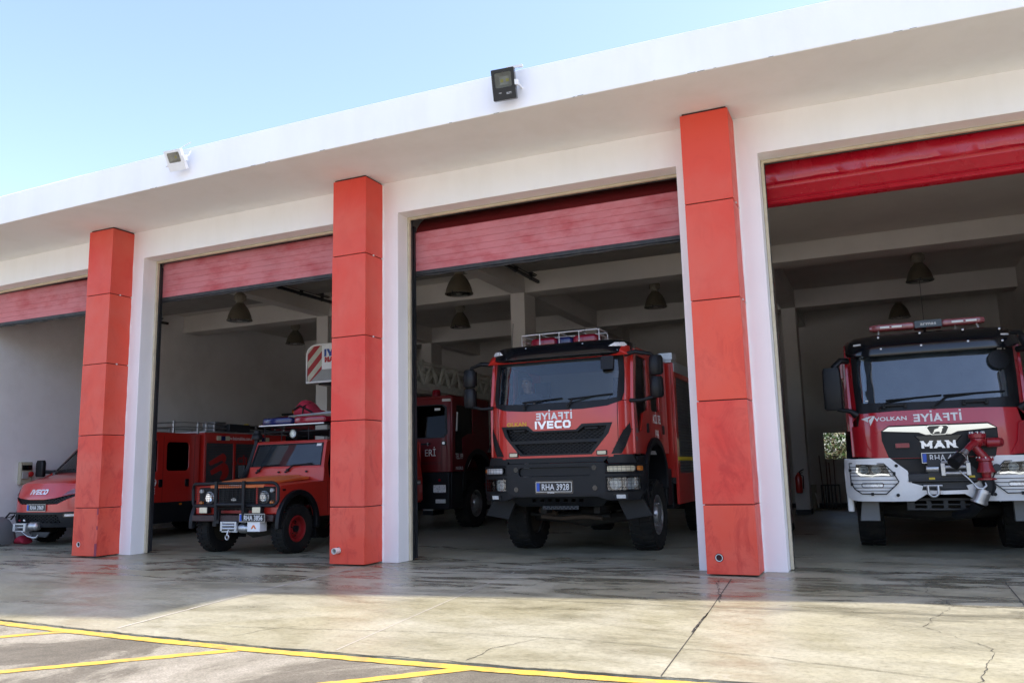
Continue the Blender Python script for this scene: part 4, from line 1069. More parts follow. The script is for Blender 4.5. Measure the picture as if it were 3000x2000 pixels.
# chassis and running gear
b = MB()
for s in (1, -1): b.box(s * 0.42 - 0.05, s * 0.42 + 0.05, 0.3, 8.0, 0.75, 1.0)
b.tube([(-0.85, 1.37, 0.52), (-0.3, 1.37, 0.47), (0.0, 1.37, 0.50), (0.4, 1.37, 0.47), (0.85, 1.37, 0.52)], [0.09, 0.08, 0.17, 0.08, 0.09], 10)
b.tube([(-0.8, 1.0, 0.55), (0.5, 1.0, 0.52)], 0.03, 8)
for s in (1, -1):
    b.box(s * 0.42 - 0.05, s * 0.42 + 0.05, 0.6, 2.2, 0.58, 0.68)
    b.tube([(s * 0.72, 1.2, 0.55), (s * 0.62, 1.3, 1.05)], 0.035, 8)
b.box(-0.5, 0.5, 0.5, 2.2, 0.8, 1.3).box(-0.9, 0.9, 2.4, 2.9, 0.6, 1.1)
b.tube([(-0.85, 5.2, 0.52), (0.85, 5.2, 0.52)], 0.12, 10)
b.build("chassis", chassis_m, T, bevel=0.01)
b = MB().tube([(0.45, 0.75, 0.50), (0.18, 0.72, 0.53), (-0.2, 0.74, 0.50), (-0.5, 0.7, 0.53)], 0.03, 8).tube([(-0.6, 0.9, 0.62), (-0.3, 0.85, 0.56)], 0.045, 8)
b.build("steering_rod", mat("rusty_steel", (0.06, 0.04, 0.025), 0.7, var=0.3), T)
for s in (-1, 1):
    wheel(T, s * 0.985, 1.37, 0.52, 0.36, 0.29, steel, s, lugs=30)
    wheel(T, s * 0.985, 5.2, 0.52, 0.36, 0.29, steel, s, lugs=30)
# equipment body behind the cab
b = MB(); b.box(-1.20, 1.20, 2.45, 7.6, 0.95, 1.05); b.build("body_floor", chassis_m, T)
for s in (1, -1):
    mp = sideR(1.19) if s == 1 else sideL(-1.19)
    sh = [[(2.62, 1.12), (4.35, 1.12), (4.35, 2.72), (2.62, 2.72)], [(4.55, 1.12), (6.3, 1.12), (6.3, 2.72), (4.55, 2.72)]]
    bs = MB().slab([(2.45, 0.62), (7.6, 0.62), (7.6, 2.95), (2.45, 2.95)], 0, 0.05, mp, holes=sh).build("body_side", red, T, bevel=0.01)
    b = MB()
    for q in sh:
        z = q[0][1]
        while z < q[2][1] - 0.02:
            b.slab([(q[0][0], z), (q[1][0], z), (q[1][0], z + 0.044), (q[0][0], z + 0.044)], 0.0, 0.025, mp); z += 0.05
    b.build("roller_shutter", shut, bs)
    MB().slab([(2.46, 1.33), (7.5, 1.33), (7.5, 1.39), (2.46, 1.39)], 0.026, 0.0535, mp).build("yellow_stripe", yel, bs)
    MB().slab([(2.46, 2.80), (7.58, 2.80), (7.58, 2.94), (2.46, 2.94)], 0.051, 0.06, mp).build("top_rail", alu, bs)
b = MB().box(-1.2, 1.2, 2.46, 2.50, 1.05, 2.95).build("body_front", red, T, bevel=0.01)
b = MB().box(-1.22, 1.22, 2.44, 7.62, 2.952, 3.0)
b.box(1.0, 1.24, 2.44, 2.75, 3.0, 3.12).box(-1.24, -1.0, 2.44, 2.75, 3.0, 3.12)
b.build("body_roof", alu, T, bevel=0.006)
# cab interior
b = MB().box(-1.05, 1.05, 0.40, 0.80, 1.80, 2.13).box(-0.95, -0.2, 0.36, 0.6, 2.10, 2.19)
b.build("dashboard", dash_m, T, bevel=0.03)
b = MB().box(-1.06, 1.06, 2.22, 2.26, 1.5, 2.9).box(-1.06, 1.06, 0.35, 2.25, 1.42, 1.48).box(-1.05, 1.05, 0.42, 2.2, 2.86, 2.89)
b.build("cab_lining", cabin_m, T)
def truck_seat(x, y, zb=1.72):
    b = MB()
    b.loft([[(x + p, y + q, z) for p, q in rrect(-0.25, 0.25, -0.24, 0.24, 0.07)] for z in (zb, zb + 0.06, zb + 0.12)])
    b.loft([[(x + p * k, y + 0.26 + q + (z - zb) * 0.16, z) for p, q in rrect(-0.24, 0.24, -0.06, 0.06, 0.05)] for z, k in ((zb + 0.08, 1), (zb + 0.3, 1.02), (zb + 0.62, 0.92), (zb + 0.68, 0.7))])
    b.loft([[(x + p, y + 0.38 + q, z) for p, q in rrect(-0.14, 0.14, -0.05, 0.05, 0.04)] for z in (zb + 0.70, zb + 0.76, zb + 0.9, zb + 0.93)])
    b.box(x - 0.2, x + 0.2, y - 0.2, y + 0.2, 1.48, zb)
    return b
truck_seat(-0.74, 1.14).build("seat", seat_m, T, smooth=50)
truck_seat(0.62, 1.12).build("seat", seat_m, T, smooth=50)
sw = MB()
cx_, cy_, cz_ = -0.74, 0.72, 2.17
ringp = []
tilt = R(32)
for k in range(28):
    a = 2 * PI * k / 28
    ringp.append((cx_ + 0.23 * math.cos(a), cy_ + 0.23 * math.sin(a) * math.cos(tilt), cz_ + 0.23 * math.sin(a) * math.sin(tilt)))
sw.tube(ringp, 0.017, 8, closed=True)
for a in (0, PI, -PI / 2): sw.tube([(cx_, cy_, cz_ - 0.03), (cx_ + 0.22 * math.cos(a), cy_ + 0.22 * math.sin(a) * math.cos(tilt), cz_ + 0.22 * math.sin(a) * math.sin(tilt))], 0.014, 6)
sw.ball((cx_, cy_, cz_ - 0.02), 0.06, 8, (1, 1, 0.6)).tube([(cx_, cy_, cz_ - 0.03), (cx_, cy_ - 0.15, 1.9)], 0.03, 8)
sw.build("steering_wheel", blk, T, smooth=60)
b = MB().slab(rrect(0.72, 0.90, 2.63, 2.83, 0.03), 0.04, 0.09, MI, su=0.1).build("camera_mirror", blk, T, bevel=0.02)
# engine mass behind the grille
MB().box(-0.62, 0.62, 0.3, 0.5, 1.4, 1.82).build("radiator", chassis_m, T)

FT3 = T
# ------------------------------------------------------------------ the driver
skin = mat("skin", (0.42, 0.24, 0.16), 0.5, var=0.06, vscale=20)
shirt_m = mat("navy_shirt", (0.025, 0.022, 0.04), 0.85)
hair_m = mat("short_dark_hair", (0.02, 0.016, 0.013), 0.8)
eye_m = mat("eye_white", (0.6, 0.58, 0.55), 0.3)
def skinned(name, m, pts, edges, parent=None, loc=(0, 0, 0), sub=2, root=0):
    me = bpy.data.meshes.new(name); me.from_pydata([p[0] for p in pts], edges, []); me.materials.append(m)
    o = bpy.data.objects.new(name, me); COL.objects.link(o); o.location = loc
    if parent is not None: o.parent = parent
    k = o.modifiers.new("skin", 'SKIN'); k.use_smooth_shade = True
    if not me.skin_vertices: me.attributes  # layer is made with the modifier
    for i, p in enumerate(pts):
        r = p[1]; sv = me.skin_vertices[0].data[i]; sv.radius = r if isinstance(r, tuple) else (r, r); sv.use_root = (i == root)
    q = o.modifiers.new("sub", 'SUBSURF'); q.levels = sub; q.render_levels = sub
    return o
px_, py_ = 7.47, 1.0
P = []; Ed = []
def jv(x, y, z, r, link=None):
    P.append(((x, y, z), r)); i = len(P) - 1
    if link is not None: Ed.append((link, i))
    return i
pel = jv(0, 0, 0, 0.14)
sp1 = jv(0, -0.04, 0.16, 0.13, pel); sp2 = jv(0, -0.10, 0.34, (0.15, 0.11), sp1); ch = jv(-0.01, -0.14, 0.44, (0.13, 0.09), sp2)
nk = jv(-0.015, -0.155, 0.505, 0.058, ch); nk2 = jv(-0.02, -0.175, 0.55, 0.056, nk)
jw = jv(-0.025, -0.205, 0.60, (0.064, 0.078), nk2); fc = jv(-0.03, -0.205, 0.66, (0.076, 0.090), jw); cr = jv(-0.03, -0.19, 0.72, (0.074, 0.088), fc); tp = jv(-0.03, -0.18, 0.76, 0.05, cr)
for s in (-1, 1):
    sh_ = jv(s * 0.17, -0.12, 0.43, 0.066, ch); el = jv(s * 0.26, -0.22, 0.19, 0.047, sh_); wr = jv(s * 0.175, -0.385, 0.245, 0.030, el)
    pm = jv(s * 0.165, -0.425, 0.275, (0.022, 0.036), wr)
    kn = jv(s * 0.16, -0.40, 0.04, 0.070, jv(s * 0.10, -0.02, 0.0, 0.10, pel)); an = jv(s * 0.15, -0.50, -0.33, 0.045, kn); jv(s * 0.15, -0.60, -0.36, 0.035, an)
body = skinned("person", skin, P, Ed, None, (px_ - 0.74, py_ + 1.10, 1.92))
tag(body, "man in a navy shirt at the wheel, seen through the windscreen of a fire truck", "person")
P2 = [P[i] for i in range(len(P))]
def grow(idx, add, name, m, ends=()):
    mp_ = {q: k for k, q in enumerate(idx)}
    pts = [(P[q][0], tuple(a + add for a in (P[q][1] if isinstance(P[q][1], tuple) else (P[q][1],) * 2))) for q in idx]
    es = [(mp_[a], mp_[b]) for a, b in Ed if a in mp_ and b in mp_]
    return skinned(name, m, pts, es, body)
grow([pel, sp1, sp2, ch, 4, 10, 11, 18, 19], 0.016, "shirt", shirt_m)
grow([pel, 14, 15, 16, 22, 23, 24], 0.012, "trousers", shirt_m)
b = MB()
rings = []
for t_, k in ((-0.012, 1.04), (0.03, 1.03), (0.06, 0.9), (0.085, 0.6), (0.095, 0.2)):
    rings.append([(-0.03 + 0.080 * k * math.cos(2 * PI * i / 18), -0.180 + 0.098 * k * math.sin(2 * PI * i / 18) * (1.0), 0.705 + t_ + (0.03 if math.sin(2 * PI * i / 18) < -0.5 and t_ < 0.02 else 0)) for i in range(18)])
b.loft(rings).build("hair", hair_m, body, smooth=60)
b = MB().use(skin)
b.loft([[(-0.03 + p, -0.300 + 0.022 - d, z) for p, d in ((-w_, 0), (0, h_), (w_, 0))] for z, w_, h_ in ((0.618, 0.018, 0.022), (0.626, 0.017, 0.028), (0.67, 0.008, 0.008))])
for s in (-1, 1): b.ball((-0.03 + s * 0.078, -0.19, 0.645), 0.028, 8, (0.35, 0.7, 1.1))
b.build("nose", None, body, smooth=60)
for s in (-1, 1):
    b = MB().use(eye_m).ball((-0.03 + s * 0.031, -0.279, 0.668), 0.0115, 8).use(hair_m).ball((-0.03 + s * 0.031, -0.288, 0.668), 0.005, 6)
    b.build("eye", None, body, smooth=60)
b = MB().use(hair_m)
for s in (-1, 1): b.tube([(-0.03 + s * 0.012, -0.293, 0.684), (-0.03 + s * 0.032, -0.295, 0.689), (-0.03 + s * 0.055, -0.283, 0.683)], 0.0045, 5)
b.build("eyebrows", None, body)
MB().tube([(-0.055, -0.283, 0.598), (-0.03, -0.290, 0.600), (-0.005, -0.283, 0.598)], 0.005, 5).build("mouth", mat("lips", (0.25, 0.10, 0.08), 0.5), body)
# fingers closing on the wheel rim
for s in (-1, 1):
    b = MB()
    for k, L in enumerate((0.062, 0.070, 0.066, 0.052)):
        o_ = -0.027 + k * 0.018
        base = Vector((s * 0.165, -0.430 - 0.0, 0.282)) + Vector((0, o_ * 0.55, o_ * 0.9))
        b.tube([base, base + Vector((s * 0.012, -0.012, 0.022)), base + Vector((s * 0.030, -0.010, 0.026)), base + Vector((s * 0.038, 0.004, 0.008)), base + Vector((s * 0.030, 0.010, -0.004))], [0.010, 0.0095, 0.009, 0.008, 0.006], 6)
    base = Vector((s * 0.150, -0.415, 0.265)); b.tube([base, base + Vector((-s * 0.012, -0.02, 0.018)), base + Vector((s * 0.004, -0.045, 0.026))], [0.011, 0.010, 0.007], 6)
    b.build("hand", skin, body, smooth=60)
# ------------------------------------------------------------------ truck in bay four
T = thing("fire_truck", "red fire truck with white corner bumpers, winch and red water cannon in the right bay", "fire truck", (12.48, 2.1, 0), group="fire service vehicles in the bays")
HWm = 1.09
def yM(u, z):
    a = min(1.0, abs(u) / HWm)
    y = 0.06 + 0.06 * a ** 2 + 0.30 * a ** 8
    if z > 1.70: y += (z - 1.70) * 0.16
    return y
def MM(u, v, d): return (u, yM(u, v) - d, v)
# red front mask: hood panel with cut-out for the black grille
gm = [(-0.70, 1.63), (-0.60, 1.70), (0.58, 1.70), (0.68, 1.63), (0.68, 1.50), (0.63, 1.265), (-0.63, 1.265), (-0.70, 1.50)]
om = [(-0.985, 1.30), (-0.80, 1.275), (-0.655, 1.262), (-0.64, 1.262), (-0.64, 1.2655), (0.64, 1.2655), (0.64, 1.262), (0.655, 1.262), (0.80, 1.275), (0.985, 1.30), (1.0, 1.60), (0.94, 1.885), (0.5, 1.90), (0.0, 1.905), (-0.5, 1.90), (-0.94, 1.885), (-1.0, 1.60)]
hp = MB().slab(om, -0.05, 0, MM, holes=[[(u * 0.995, v + 0.004) for u, v in gm]], su=0.07).build("front_panel", red_m, T, bevel=0.006)
# corner air deflectors, proud of the mask
for s in (1, -1):
    p = [(0.80, 1.29), (1.085, 1.30), (1.088, 1.72), (0.985, 1.715), (0.93, 1.68), (0.90, 1.46)]
    MB().slab(p if s == 1 else mir(p), -0.03, 0.02, MM, su=0.04, sv=0.12).build("air_deflector", red_m, T, bevel=0.012)
    p = [(0.945, 1.89), (1.088, 1.735), (1.088, 2.90), (1.02, 2.94), (0.985, 2.6), (0.975, 2.2)]
    MB().slab(p if s == 1 else mir(p), -0.05, 0.0, MM, su=0.03, sv=0.2).build("front_pillar", red_m, T, bevel=0.01)
G = MB().slab([(-0.70, 1.63), (-0.60, 1.70), (0.58, 1.70), (0.68, 1.63), (0.68, 1.50), (0.63, 1.265), (-0.63, 1.265), (-0.70, 1.50)], -0.06, -0.012, MM, su=0.08, sv=0.1).build("grille", blk, T, bevel=0.008)
MB().slab([(-0.30, 1.56), (0.28, 1.56), (0.17, 1.43), (-0.19, 1.43)], -0.02, 0.0, MM, su=0.1).build("grille_recess", blk_g, G, bevel=0.01)
# chrome strip with shield
b = MB()
b.slab([(-0.68, 1.632), (-0.60, 1.686), (0.575, 1.686), (0.665, 1.632), (0.22, 1.60), (0.14, 1.565), (-0.16, 1.565), (-0.24, 1.60)], -0.012, 0.014, MM, su=0.06)
cs = b.build("chrome_strip", chrome, T, bevel=0.004)
sh = [(-0.155, 1.665), (-0.125, 1.69), (0.105, 1.69), (0.135, 1.665), (0.095, 1.575), (0.07, 1.558), (-0.09, 1.558), (-0.115, 1.575)]
MB().slab(sh, 0.01, 0.026, MM).build("badge_rim", chrome, cs, bevel=0.003)
shi = [((u + 0.01) * 0.87 - 0.01, (v - 1.625) * 0.84 + 1.625) for u, v in sh]
bd = MB().slab(shi, 0.02, 0.030, MM).build("badge", blk_g, cs)
lion = [(-0.075, 1.580), (-0.062, 1.580), (-0.050, 1.596), (-0.030, 1.602), (-0.005, 1.604), (0.010, 1.598), (0.006, 1.582), (0.022, 1.582), (0.028, 1.60), (0.038, 1.618), (0.040, 1.64), (0.052, 1.648), (0.056, 1.660), (0.044, 1.672), (0.022, 1.674), (0.004, 1.664), (-0.004, 1.646), (-0.028, 1.640), (-0.048, 1.632), (-0.060, 1.616), (-0.056, 1.604), (-0.072, 1.592)]
MB().use(chrome).slab(lion, 0.030, 0.034, MM).build("lion_emblem", None, bd)
block_text(MB().use(letters), "MAN", 0.098, 0.032, -0.02, 1.388, MM, 0.0, 0.018, sx=1.15, gap=0.28).build("chrome_lettering", None, G, smooth=0)
block_text(MB().use(white_t), "ITFAIYE", 0.105, 0.024, 0.0, 1.742, MM, 0.001, 0.004, mirror=True, sx=0.92, dot_i=(0, 4)).build("mirror_lettering", None, hp, smooth=0)
b = MB().use(white_t).text("VOLKAN", 0.075, -0.565, 1.775, MM, 0.001, 0.004, sx=1.3, bold=0.004)
for pl in ([(-0.93, 1.815), (-0.86, 1.835), (-0.80, 1.835), (-0.845, 1.81), (-0.845, 1.765)], [(-0.79, 1.835), (-0.755, 1.84), (-0.79, 1.77), (-0.82, 1.715), (-0.835, 1.79)], [(-0.84, 1.845), (-0.755, 1.848), (-0.765, 1.838), (-0.83, 1.838)]): b.slab(pl, 0.001, 0.004, MM)
b.build("white_lettering", None, hp, smooth=0)
b = MB().use(blk).slab(rrect(-0.55, -0.35, 1.395, 1.475, 0.012), -0.012, 0.008, MM).use(redlens).slab(rrect(-0.535, -0.365, 1.405, 1.465, 0.008), 0.008, 0.016, MM)
for k in range(5): b.slab(rrect(-0.527 + k * 0.033, -0.503 + k * 0.033, 1.412, 1.458, 0.004), 0.016, 0.021, MM)
b.build("strobe_lamp", None, T)
# windscreen
wsb = [(-0.955, 1.93), (-0.5, 1.905), (0.0, 1.902), (0.5, 1.905), (0.955, 1.93), (0.99, 2.3), (0.99, 2.72), (-0.99, 2.72), (-0.99, 2.3)]
wsi = [(-0.90, 2.03), (-0.5, 2.015), (0.0, 2.01), (0.5, 2.015), (0.86, 2.03), (0.86, 2.70), (-0.92, 2.70), (-0.935, 2.3)]
ws = MB().slab(wsb, -0.012, -0.006, MM, su=0.08, sv=0.2).build("windscreen", ws_glass2, T)
MB().slab([(-0.985, 1.92), (-0.94, 1.89), (-0.5, 1.903), (0, 1.907), (0.5, 1.903), (0.94, 1.89), (0.985, 1.92), (1.0, 2.3), (1.0, 2.75), (-1.0, 2.75), (-1.0, 2.3)], -0.03, 0.004, MM, holes=[wsi], su=0.08, sv=0.2).build("windscreen_surround", blk, ws)
b = MB().use(white_t).slab([(0.80, 2.66), (0.90, 2.665), (0.90, 2.70), (0.80, 2.695)], 0.0045, 0.006, MM).slab([(-0.86, 2.05), (-0.82, 2.05), (-0.82, 2.07), (-0.86, 2.07)], 0.0, 0.004, MM)
b.build("sticker", None, ws)
wiper(ws, (-0.70, 1.93), (-0.56, 2.045), (-0.60, 2.05), (0.08, 2.085), MM)
wiper(ws, (-0.02, 1.935), (0.14, 2.07), (0.10, 2.08), (0.82, 2.10), MM)
for u in (-0.50, 0.46): MB().box(u - 0.14, u + 0.14, yM(u, 1.975) - 0.05, yM(u, 1.975) - 0.02, 1.965, 1.99).box(u - 0.15, u - 0.11, yM(u, 1.975) - 0.05, yM(u, 1.975), 1.94, 2.0).box(u + 0.11, u + 0.15, yM(u, 1.975) - 0.05, yM(u, 1.975), 1.94, 2.0).build("grab_handle", blk, T, bevel=0.006)
# tinted visor over the screen
rings = []
n = 18
for i in range(n + 1):
    u = -1.06 + 2.12 * i / n; a = abs(u) / 1.06
    yb = 0.10 + 0.22 * a ** 6; e = 0.06 * a ** 12
    rings.append([(u, yb + 0.14, 2.66 + e), (u, yb - 0.02, 2.665 + e), (u, yb - 0.03, 2.69 + e), (u, yb + 0.05, 2.86), (u, yb + 0.12, 2.95 - e), (u, yb + 0.24, 2.985 - e), (u, yb + 0.30, 2.9)])
vz = MB().loft(rings).build("sun_visor", blk_g, T, smooth=60)
b = MB()
for u, z in [(-0.62, 2.93), (-0.1, 2.95), (0.42, 2.95), (0.85, 2.93), (-0.60, 2.76), (0.46, 2.78), (0.86, 2.76), (-0.1, 2.77)]: b.lathe([(0.014, 0.02), (0.014, -0.016), (0.001, -0.02)], (u, 0.10 + 0.22 * (abs(u) / 1.06) ** 6 + (z - 2.69) * 0.46 - 0.02, z), 'y', 8)
b.build("visor_bolt", steel, vz)
for s in (1, -1):
    mp = lambda u, v, d: (u, 0.10 + 0.22 * (abs(u) / 1.06) ** 6 + (v - 2.69) * 0.46 - 0.03 - d, v)
    MB().use(lens_w).slab(rrect(s * 0.90 - 0.05, s * 0.90 + 0.05, 2.838, 2.862, 0.008), 0, 0.012, mp, su=0.04).build("marker_lamp", None, vz)
rf = []
for v, z in ((0.36, 2.88), (0.45, 2.95), (0.7, 2.98), (2.3, 2.98), (2.4, 2.9)):
    rf.append([(-1.09, v, 2.80), (-1.07, v, z - 0.07), (-0.96, v, z), (0, v, z + 0.01), (0.96, v, z), (1.07, v, z - 0.07), (1.09, v, 2.80)])
MB().loft(rf).build("roof", red_m, T, bevel=0.01)
# light bar
b = MB()
b.use(pinklens); rbox(b, -0.72, -0.12, 0.42, 0.66, 3.06, 3.15, 0.06); rbox(b, 0.18, 0.72, 0.42, 0.66, 3.06, 3.15, 0.06)
b.use(blk_g).box(-0.14, 0.20, 0.415, 0.665, 3.055, 3.155)
b.use(white_t).box(-0.58, -0.30, 0.408, 0.418, 3.085, 3.115).box(0.32, 0.62, 0.408, 0.418, 3.085, 3.115)
b.use(redlens).box(-0.46, -0.43, 0.405, 0.409, 3.088, 3.112).box(0.46, 0.49, 0.405, 0.409, 3.088, 3.112)
lb = b.build("beacon_bar", None, T, bevel=0.006)
MB().use(white_t).text("armas", 0.07, 0.03, 3.085, XZ(0.414), 0.0, 0.003, sx=1.2).build("beacon_lettering", None, lb, smooth=0)
b = MB().tube([(-0.62, 0.5, 2.95), (-0.60, 0.52, 3.07)], 0.012, 6).tube([(0.62, 0.5, 3.07), (0.66, 0.48, 2.95)], 0.012, 6).tube([(0.36, 0.5, 3.07), (0.37, 0.5, 3.0), (0.41, 0.5, 2.97)], 0.008, 6)
b.build("beacon_bracket", alu, lb)
b = MB().lathe([(0.03, 0), (0.012, 0.12), (0.004, 0.13), (0.003, 0.85), (0.001, 0.86)], (0.0, 0.75, 2.97), 'z', 8)
b.build("antenna", blk, T)
# sides
for s in (1, -1):
    pts = [(0.34, 1.30), (0.86, 1.30)] + arc(1.55, 0.98, 0.60, 148, 32) + [(2.1, 1.30), (2.4, 1.30), (2.4, 2.85), (0.55, 2.85), (0.36, 1.9)]
    mp = sideR(HWm - 0.05) if s == 1 else sideL(-HWm + 0.05)
    w1 = [(0.50, 1.86), (0.62, 2.74), (1.3, 2.74), (1.3, 1.86)]; w2 = rrect(1.45, 2.2, 1.9, 2.74, 0.05)
    sd = MB().slab(pts, 0, 0.05, mp, holes=[w1, w2]).build("cab_side", red_m, T, bevel=0.006)
    MB().slab(w1, 0.02, 0.026, mp).slab(w2, 0.02, 0.026, mp).build("side_window", side_glass, sd)
    # tall mirror on two arms
    x = s * 1.27
    rings = []
    for z, k in ((1.96, 0.8), (1.99, 1.0), (2.25, 1.0), (2.50, 0.97), (2.56, 0.85)):
        rings.append([(x + p * k, 0.30 + q * k + (0.10 if False else 0), z) for p, q in rrect(-0.125, 0.125, -0.07, 0.07, 0.045, 4)])
    m_ = MB().loft(rings).build("mirror", blk, T, smooth=50)
    MB().tube([(s * 1.05, 0.42, 2.66), (s * 1.14, 0.34, 2.66), (s * 1.24, 0.30, 2.56)], 0.045, 8).build("mirror_arm", blk, m_, smooth=60)
    b = MB().tube([(s * 0.99, 0.26, 1.88), (s * 1.05, 0.22, 1.93), (s * 1.22, 0.28, 1.97)], [0.06, 0.035, 0.03], 8)
    b.build("mirror_arm", blk, m_, smooth=60)
    MB().box(x - 0.1, x + 0.1, 0.372, 0.378, 2.0, 2.5).build("mirror_glass", chrome, m_)
# near-side kerb mirror hanging at the top right corner, seen through the screen from outside
rings = []
b = MB()
b.tube([(0.98, 0.20, 2.86), (1.05, 0.05, 2.84), (1.10, -0.02, 2.72)], 0.03, 8)
for t_, k in ((0, 0.7), (0.15, 1), (0.8, 1), (1, 0.7)):
    cz = 2.78 - 0.24 * t_; cx = 1.06 + 0.10 * t_
    rings.append([(cx + 0.07 * k * math.cos(2 * PI * i / 12), -0.03 + 0.10 * k * math.sin(2 * PI * i / 12), cz) for i in range(12)])
b.loft(rings).build("kerb_mirror", blk, T, smooth=60)
b = MB().slab(circ(0.80, 2.52, 0.13, 20), 0.006, 0.05, MM).build("screen_mirror", blk, T, bevel=0.015)
# bumper: white corner modules
def yW(u, z):
    a = min(1.0, abs(u) / 1.20)
    return 0.0 + 0.02 * a ** 2 + 0.26 * a ** 9 + max(0, 0.78 - z) * 0.35
def MW(u, v, d): return (u, yW(u, v) - d, v)
for s in (1, -1):
    out = [(1.19, 1.27), (0.62, 1.275), (0.56, 1.22), (0.42, 1.10), (0.40, 1.0), (0.38, 0.94), (0.25, 0.90), (0.27, 0.845), (0.0, 0.838), (0.0, 0.79), (0.22, 0.795), (0.36, 0.705), (0.62, 0.70), (1.06, 0.705), (1.14, 0.72), (1.20, 0.80), (1.205, 1.10)]
    hlp = [(1.05, 1.20), (1.06, 1.08), (1.0, 1.035), (0.85, 1.025), (0.74, 1.045), (0.62, 1.03), (0.66, 1.13), (0.69, 1.185)]
    fg = rrect(0.72, 1.0, 0.885, 0.95, 0.03)
    fl = (lambda p: p) if s == 1 else mir
    bw = MB().slab(fl(out), -0.10, 0.0, MW, holes=[fl(hlp), fl(fg)], su=0.06, sv=0.12).build("bumper_corner", white_p, T, bevel=0.010)
    b = MB().use(blk_g).slab(fl(hlp), -0.095, -0.085, MW, su=0.05).use(lens_c)
    for q in (0.955, 0.80): lens_unit(b, s * q, 1.125, 0.062, MW, -0.03)
    h_ = b.build("headlight", None, bw)
    st_ = [(1.045, 1.155), (1.056, 1.085), (0.995, 1.04), (0.85, 1.03), (0.74, 1.05), (0.635, 1.036), (0.645, 1.056), (0.74, 1.069), (0.85, 1.050), (0.98, 1.061), (1.030, 1.095), (1.022, 1.15)]
    MB().slab(fl(st_), -0.05, -0.014, MW, su=0.05).build("daylight_strip", strip_led, h_)
    MB().slab(fl(hlp), -0.012, -0.008, MW, su=0.05).build("lamp_cover", lamp_glass, h_)
    MB().use(lens_c).slab(fl(rrect(0.73, 0.99, 0.893, 0.942, 0.02)), -0.06, -0.02, MW, su=0.05).build("fog_lamp", None, bw)
    # bent wire guard
    b = MB()
    gpl = [(1.135, 1.215), (0.70, 1.20), (0.60, 1.09), (0.535, 0.96), (0.56, 0.93), (0.70, 0.80), (1.00, 0.805), (1.09, 0.87), (1.13, 0.96)]
    b.tube([MW(s * u, v, 0.022) for u, v in gpl], 0.0075, 5, closed=True)
    for z in (1.165, 1.125, 1.085, 1.04, 0.985, 0.935, 0.885, 0.845):
        us = []
        for i in range(len(gpl)):
            (a0, z0), (a1, z1) = gpl[i - 1], gpl[i]
            if (z0 > z) != (z1 > z): us.append(a0 + (a1 - a0) * (z - z0) / (z1 - z0))
        if len(us) >= 2:
            a0, a1 = min(us), max(us); b.tube([MW(s * (a0 + (a1 - a0) * k / 8), z, 0.02) for k in range(9)], 0.004, 4)
    for u, v in ((1.13, 1.12), (1.12, 0.93), (0.585, 1.07), (0.87, 0.80)): b.obox(MW(s * u, v, 0.012), (0.035, 0.03, 0.04), (0, 0, 0))
    b.build("lamp_guard", blk, bw, smooth=50)
    b = MB()
    for u, v in ((0.55, 1.17), (0.56, 0.785)): b.lathe([(0.022, 0), (0.022, -0.008), (0.001, -0.009)], MW(s * u, v, -0.001), 'y', 12)
    b.build("bumper_plug", blk, bw)
    # grey lower cladding along the cab step
    b = MB().box(min(s * 1.12, s * 1.2), max(s * 1.12, s * 1.2), 0.32, 0.95, 0.55, 1.28)
    b.build("step_cladding", white_p, T, bevel=0.02)
    MB().prism([(s * 0.80, 0.70), (s * 1.02, 0.70), (s * 1.06, 0.42), (s * 0.80, 0.42)], 'y', 0.42, 0.50).build("mud_guard", grey_t, T, bevel=0.01)
    MB().slab(arc(1.55, 0.98, 0.72, 200, -20, 20) + arc(1.55, 0.98, 0.60, -20, 200, 20), 0, 0.32, sideR(0.86) if s == 1 else sideL(-0.86)).build("fender", blk, T, bevel=0.01)
number_plate(T, 0.03, 1.262, -0.01, "RHA 4468", 0.52, 0.12)
# winch bay
b = MB().box(-0.62, 0.62, 0.10, 0.5, 0.85, 1.26); b.build("winch_recess", chassis_m, T)
b = MB()
b.prism([(-0.42, 0.97), (0.44, 0.97), (0.44, 1.06), (0.34, 1.15), (0.26, 1.18), (0.0, 1.18), (-0.10, 1.15), (-0.18, 1.06), (-0.42, 1.06)], 'y', 0.0, 0.03)
b.box(-0.42, 0.44, -0.02, 0.12, 0.955, 0.985).prism([(-0.36, 0.95), (0.42, 0.95), (0.36, 0.85), (-0.26, 0.85)], 'y', 0.06, 0.09)
wm = b.build("winch_mount", dkmetal, T, bevel=0.006)
b = MB().use(yel)
for u, z in ((-0.10, 1.09), (-0.14, 0.995), (0.32, 1.015)): b.box(u - 0.035, u + 0.035, -0.024 if z < 1.05 else -0.003, -0.018 if z < 1.05 else 0.0, z - 0.013, z + 0.013)
b.build("warning_label", None, wm)
b = MB().use(dkmetal).box(-0.18, -0.02, -0.03, 0.10, 1.14, 1.24).use(steel)
b.lathe([(0.05, -0.10), (0.055, -0.09), (0.055, 0.05), (0.04, 0.06)], (-0.10, 0.02, 1.12), 'x', 14)
b.box(-0.03, 0.02, -0.10, 0.02, 1.03, 1.19).box(0.26, 0.31, -0.10, 0.02, 1.03, 1.19).box(-0.03, 0.31, -0.06, -0.05, 1.185, 1.195)
for z in (1.06, 1.14): b.lathe([(0.026, 0.0), (0.026, 0.24)], (0.02, -0.07, z), 'x', 14)
b.tube([(-0.02, -0.09, 1.21), (0.3, -0.09, 1.21)], 0.010, 8)
b.build("winch", None, T, bevel=0.003)
b = MB().use(steel).tube([(0.18, -0.10, 1.09), (0.27, -0.13, 0.99), (0.34, -0.13, 0.90)], 0.011, 6)
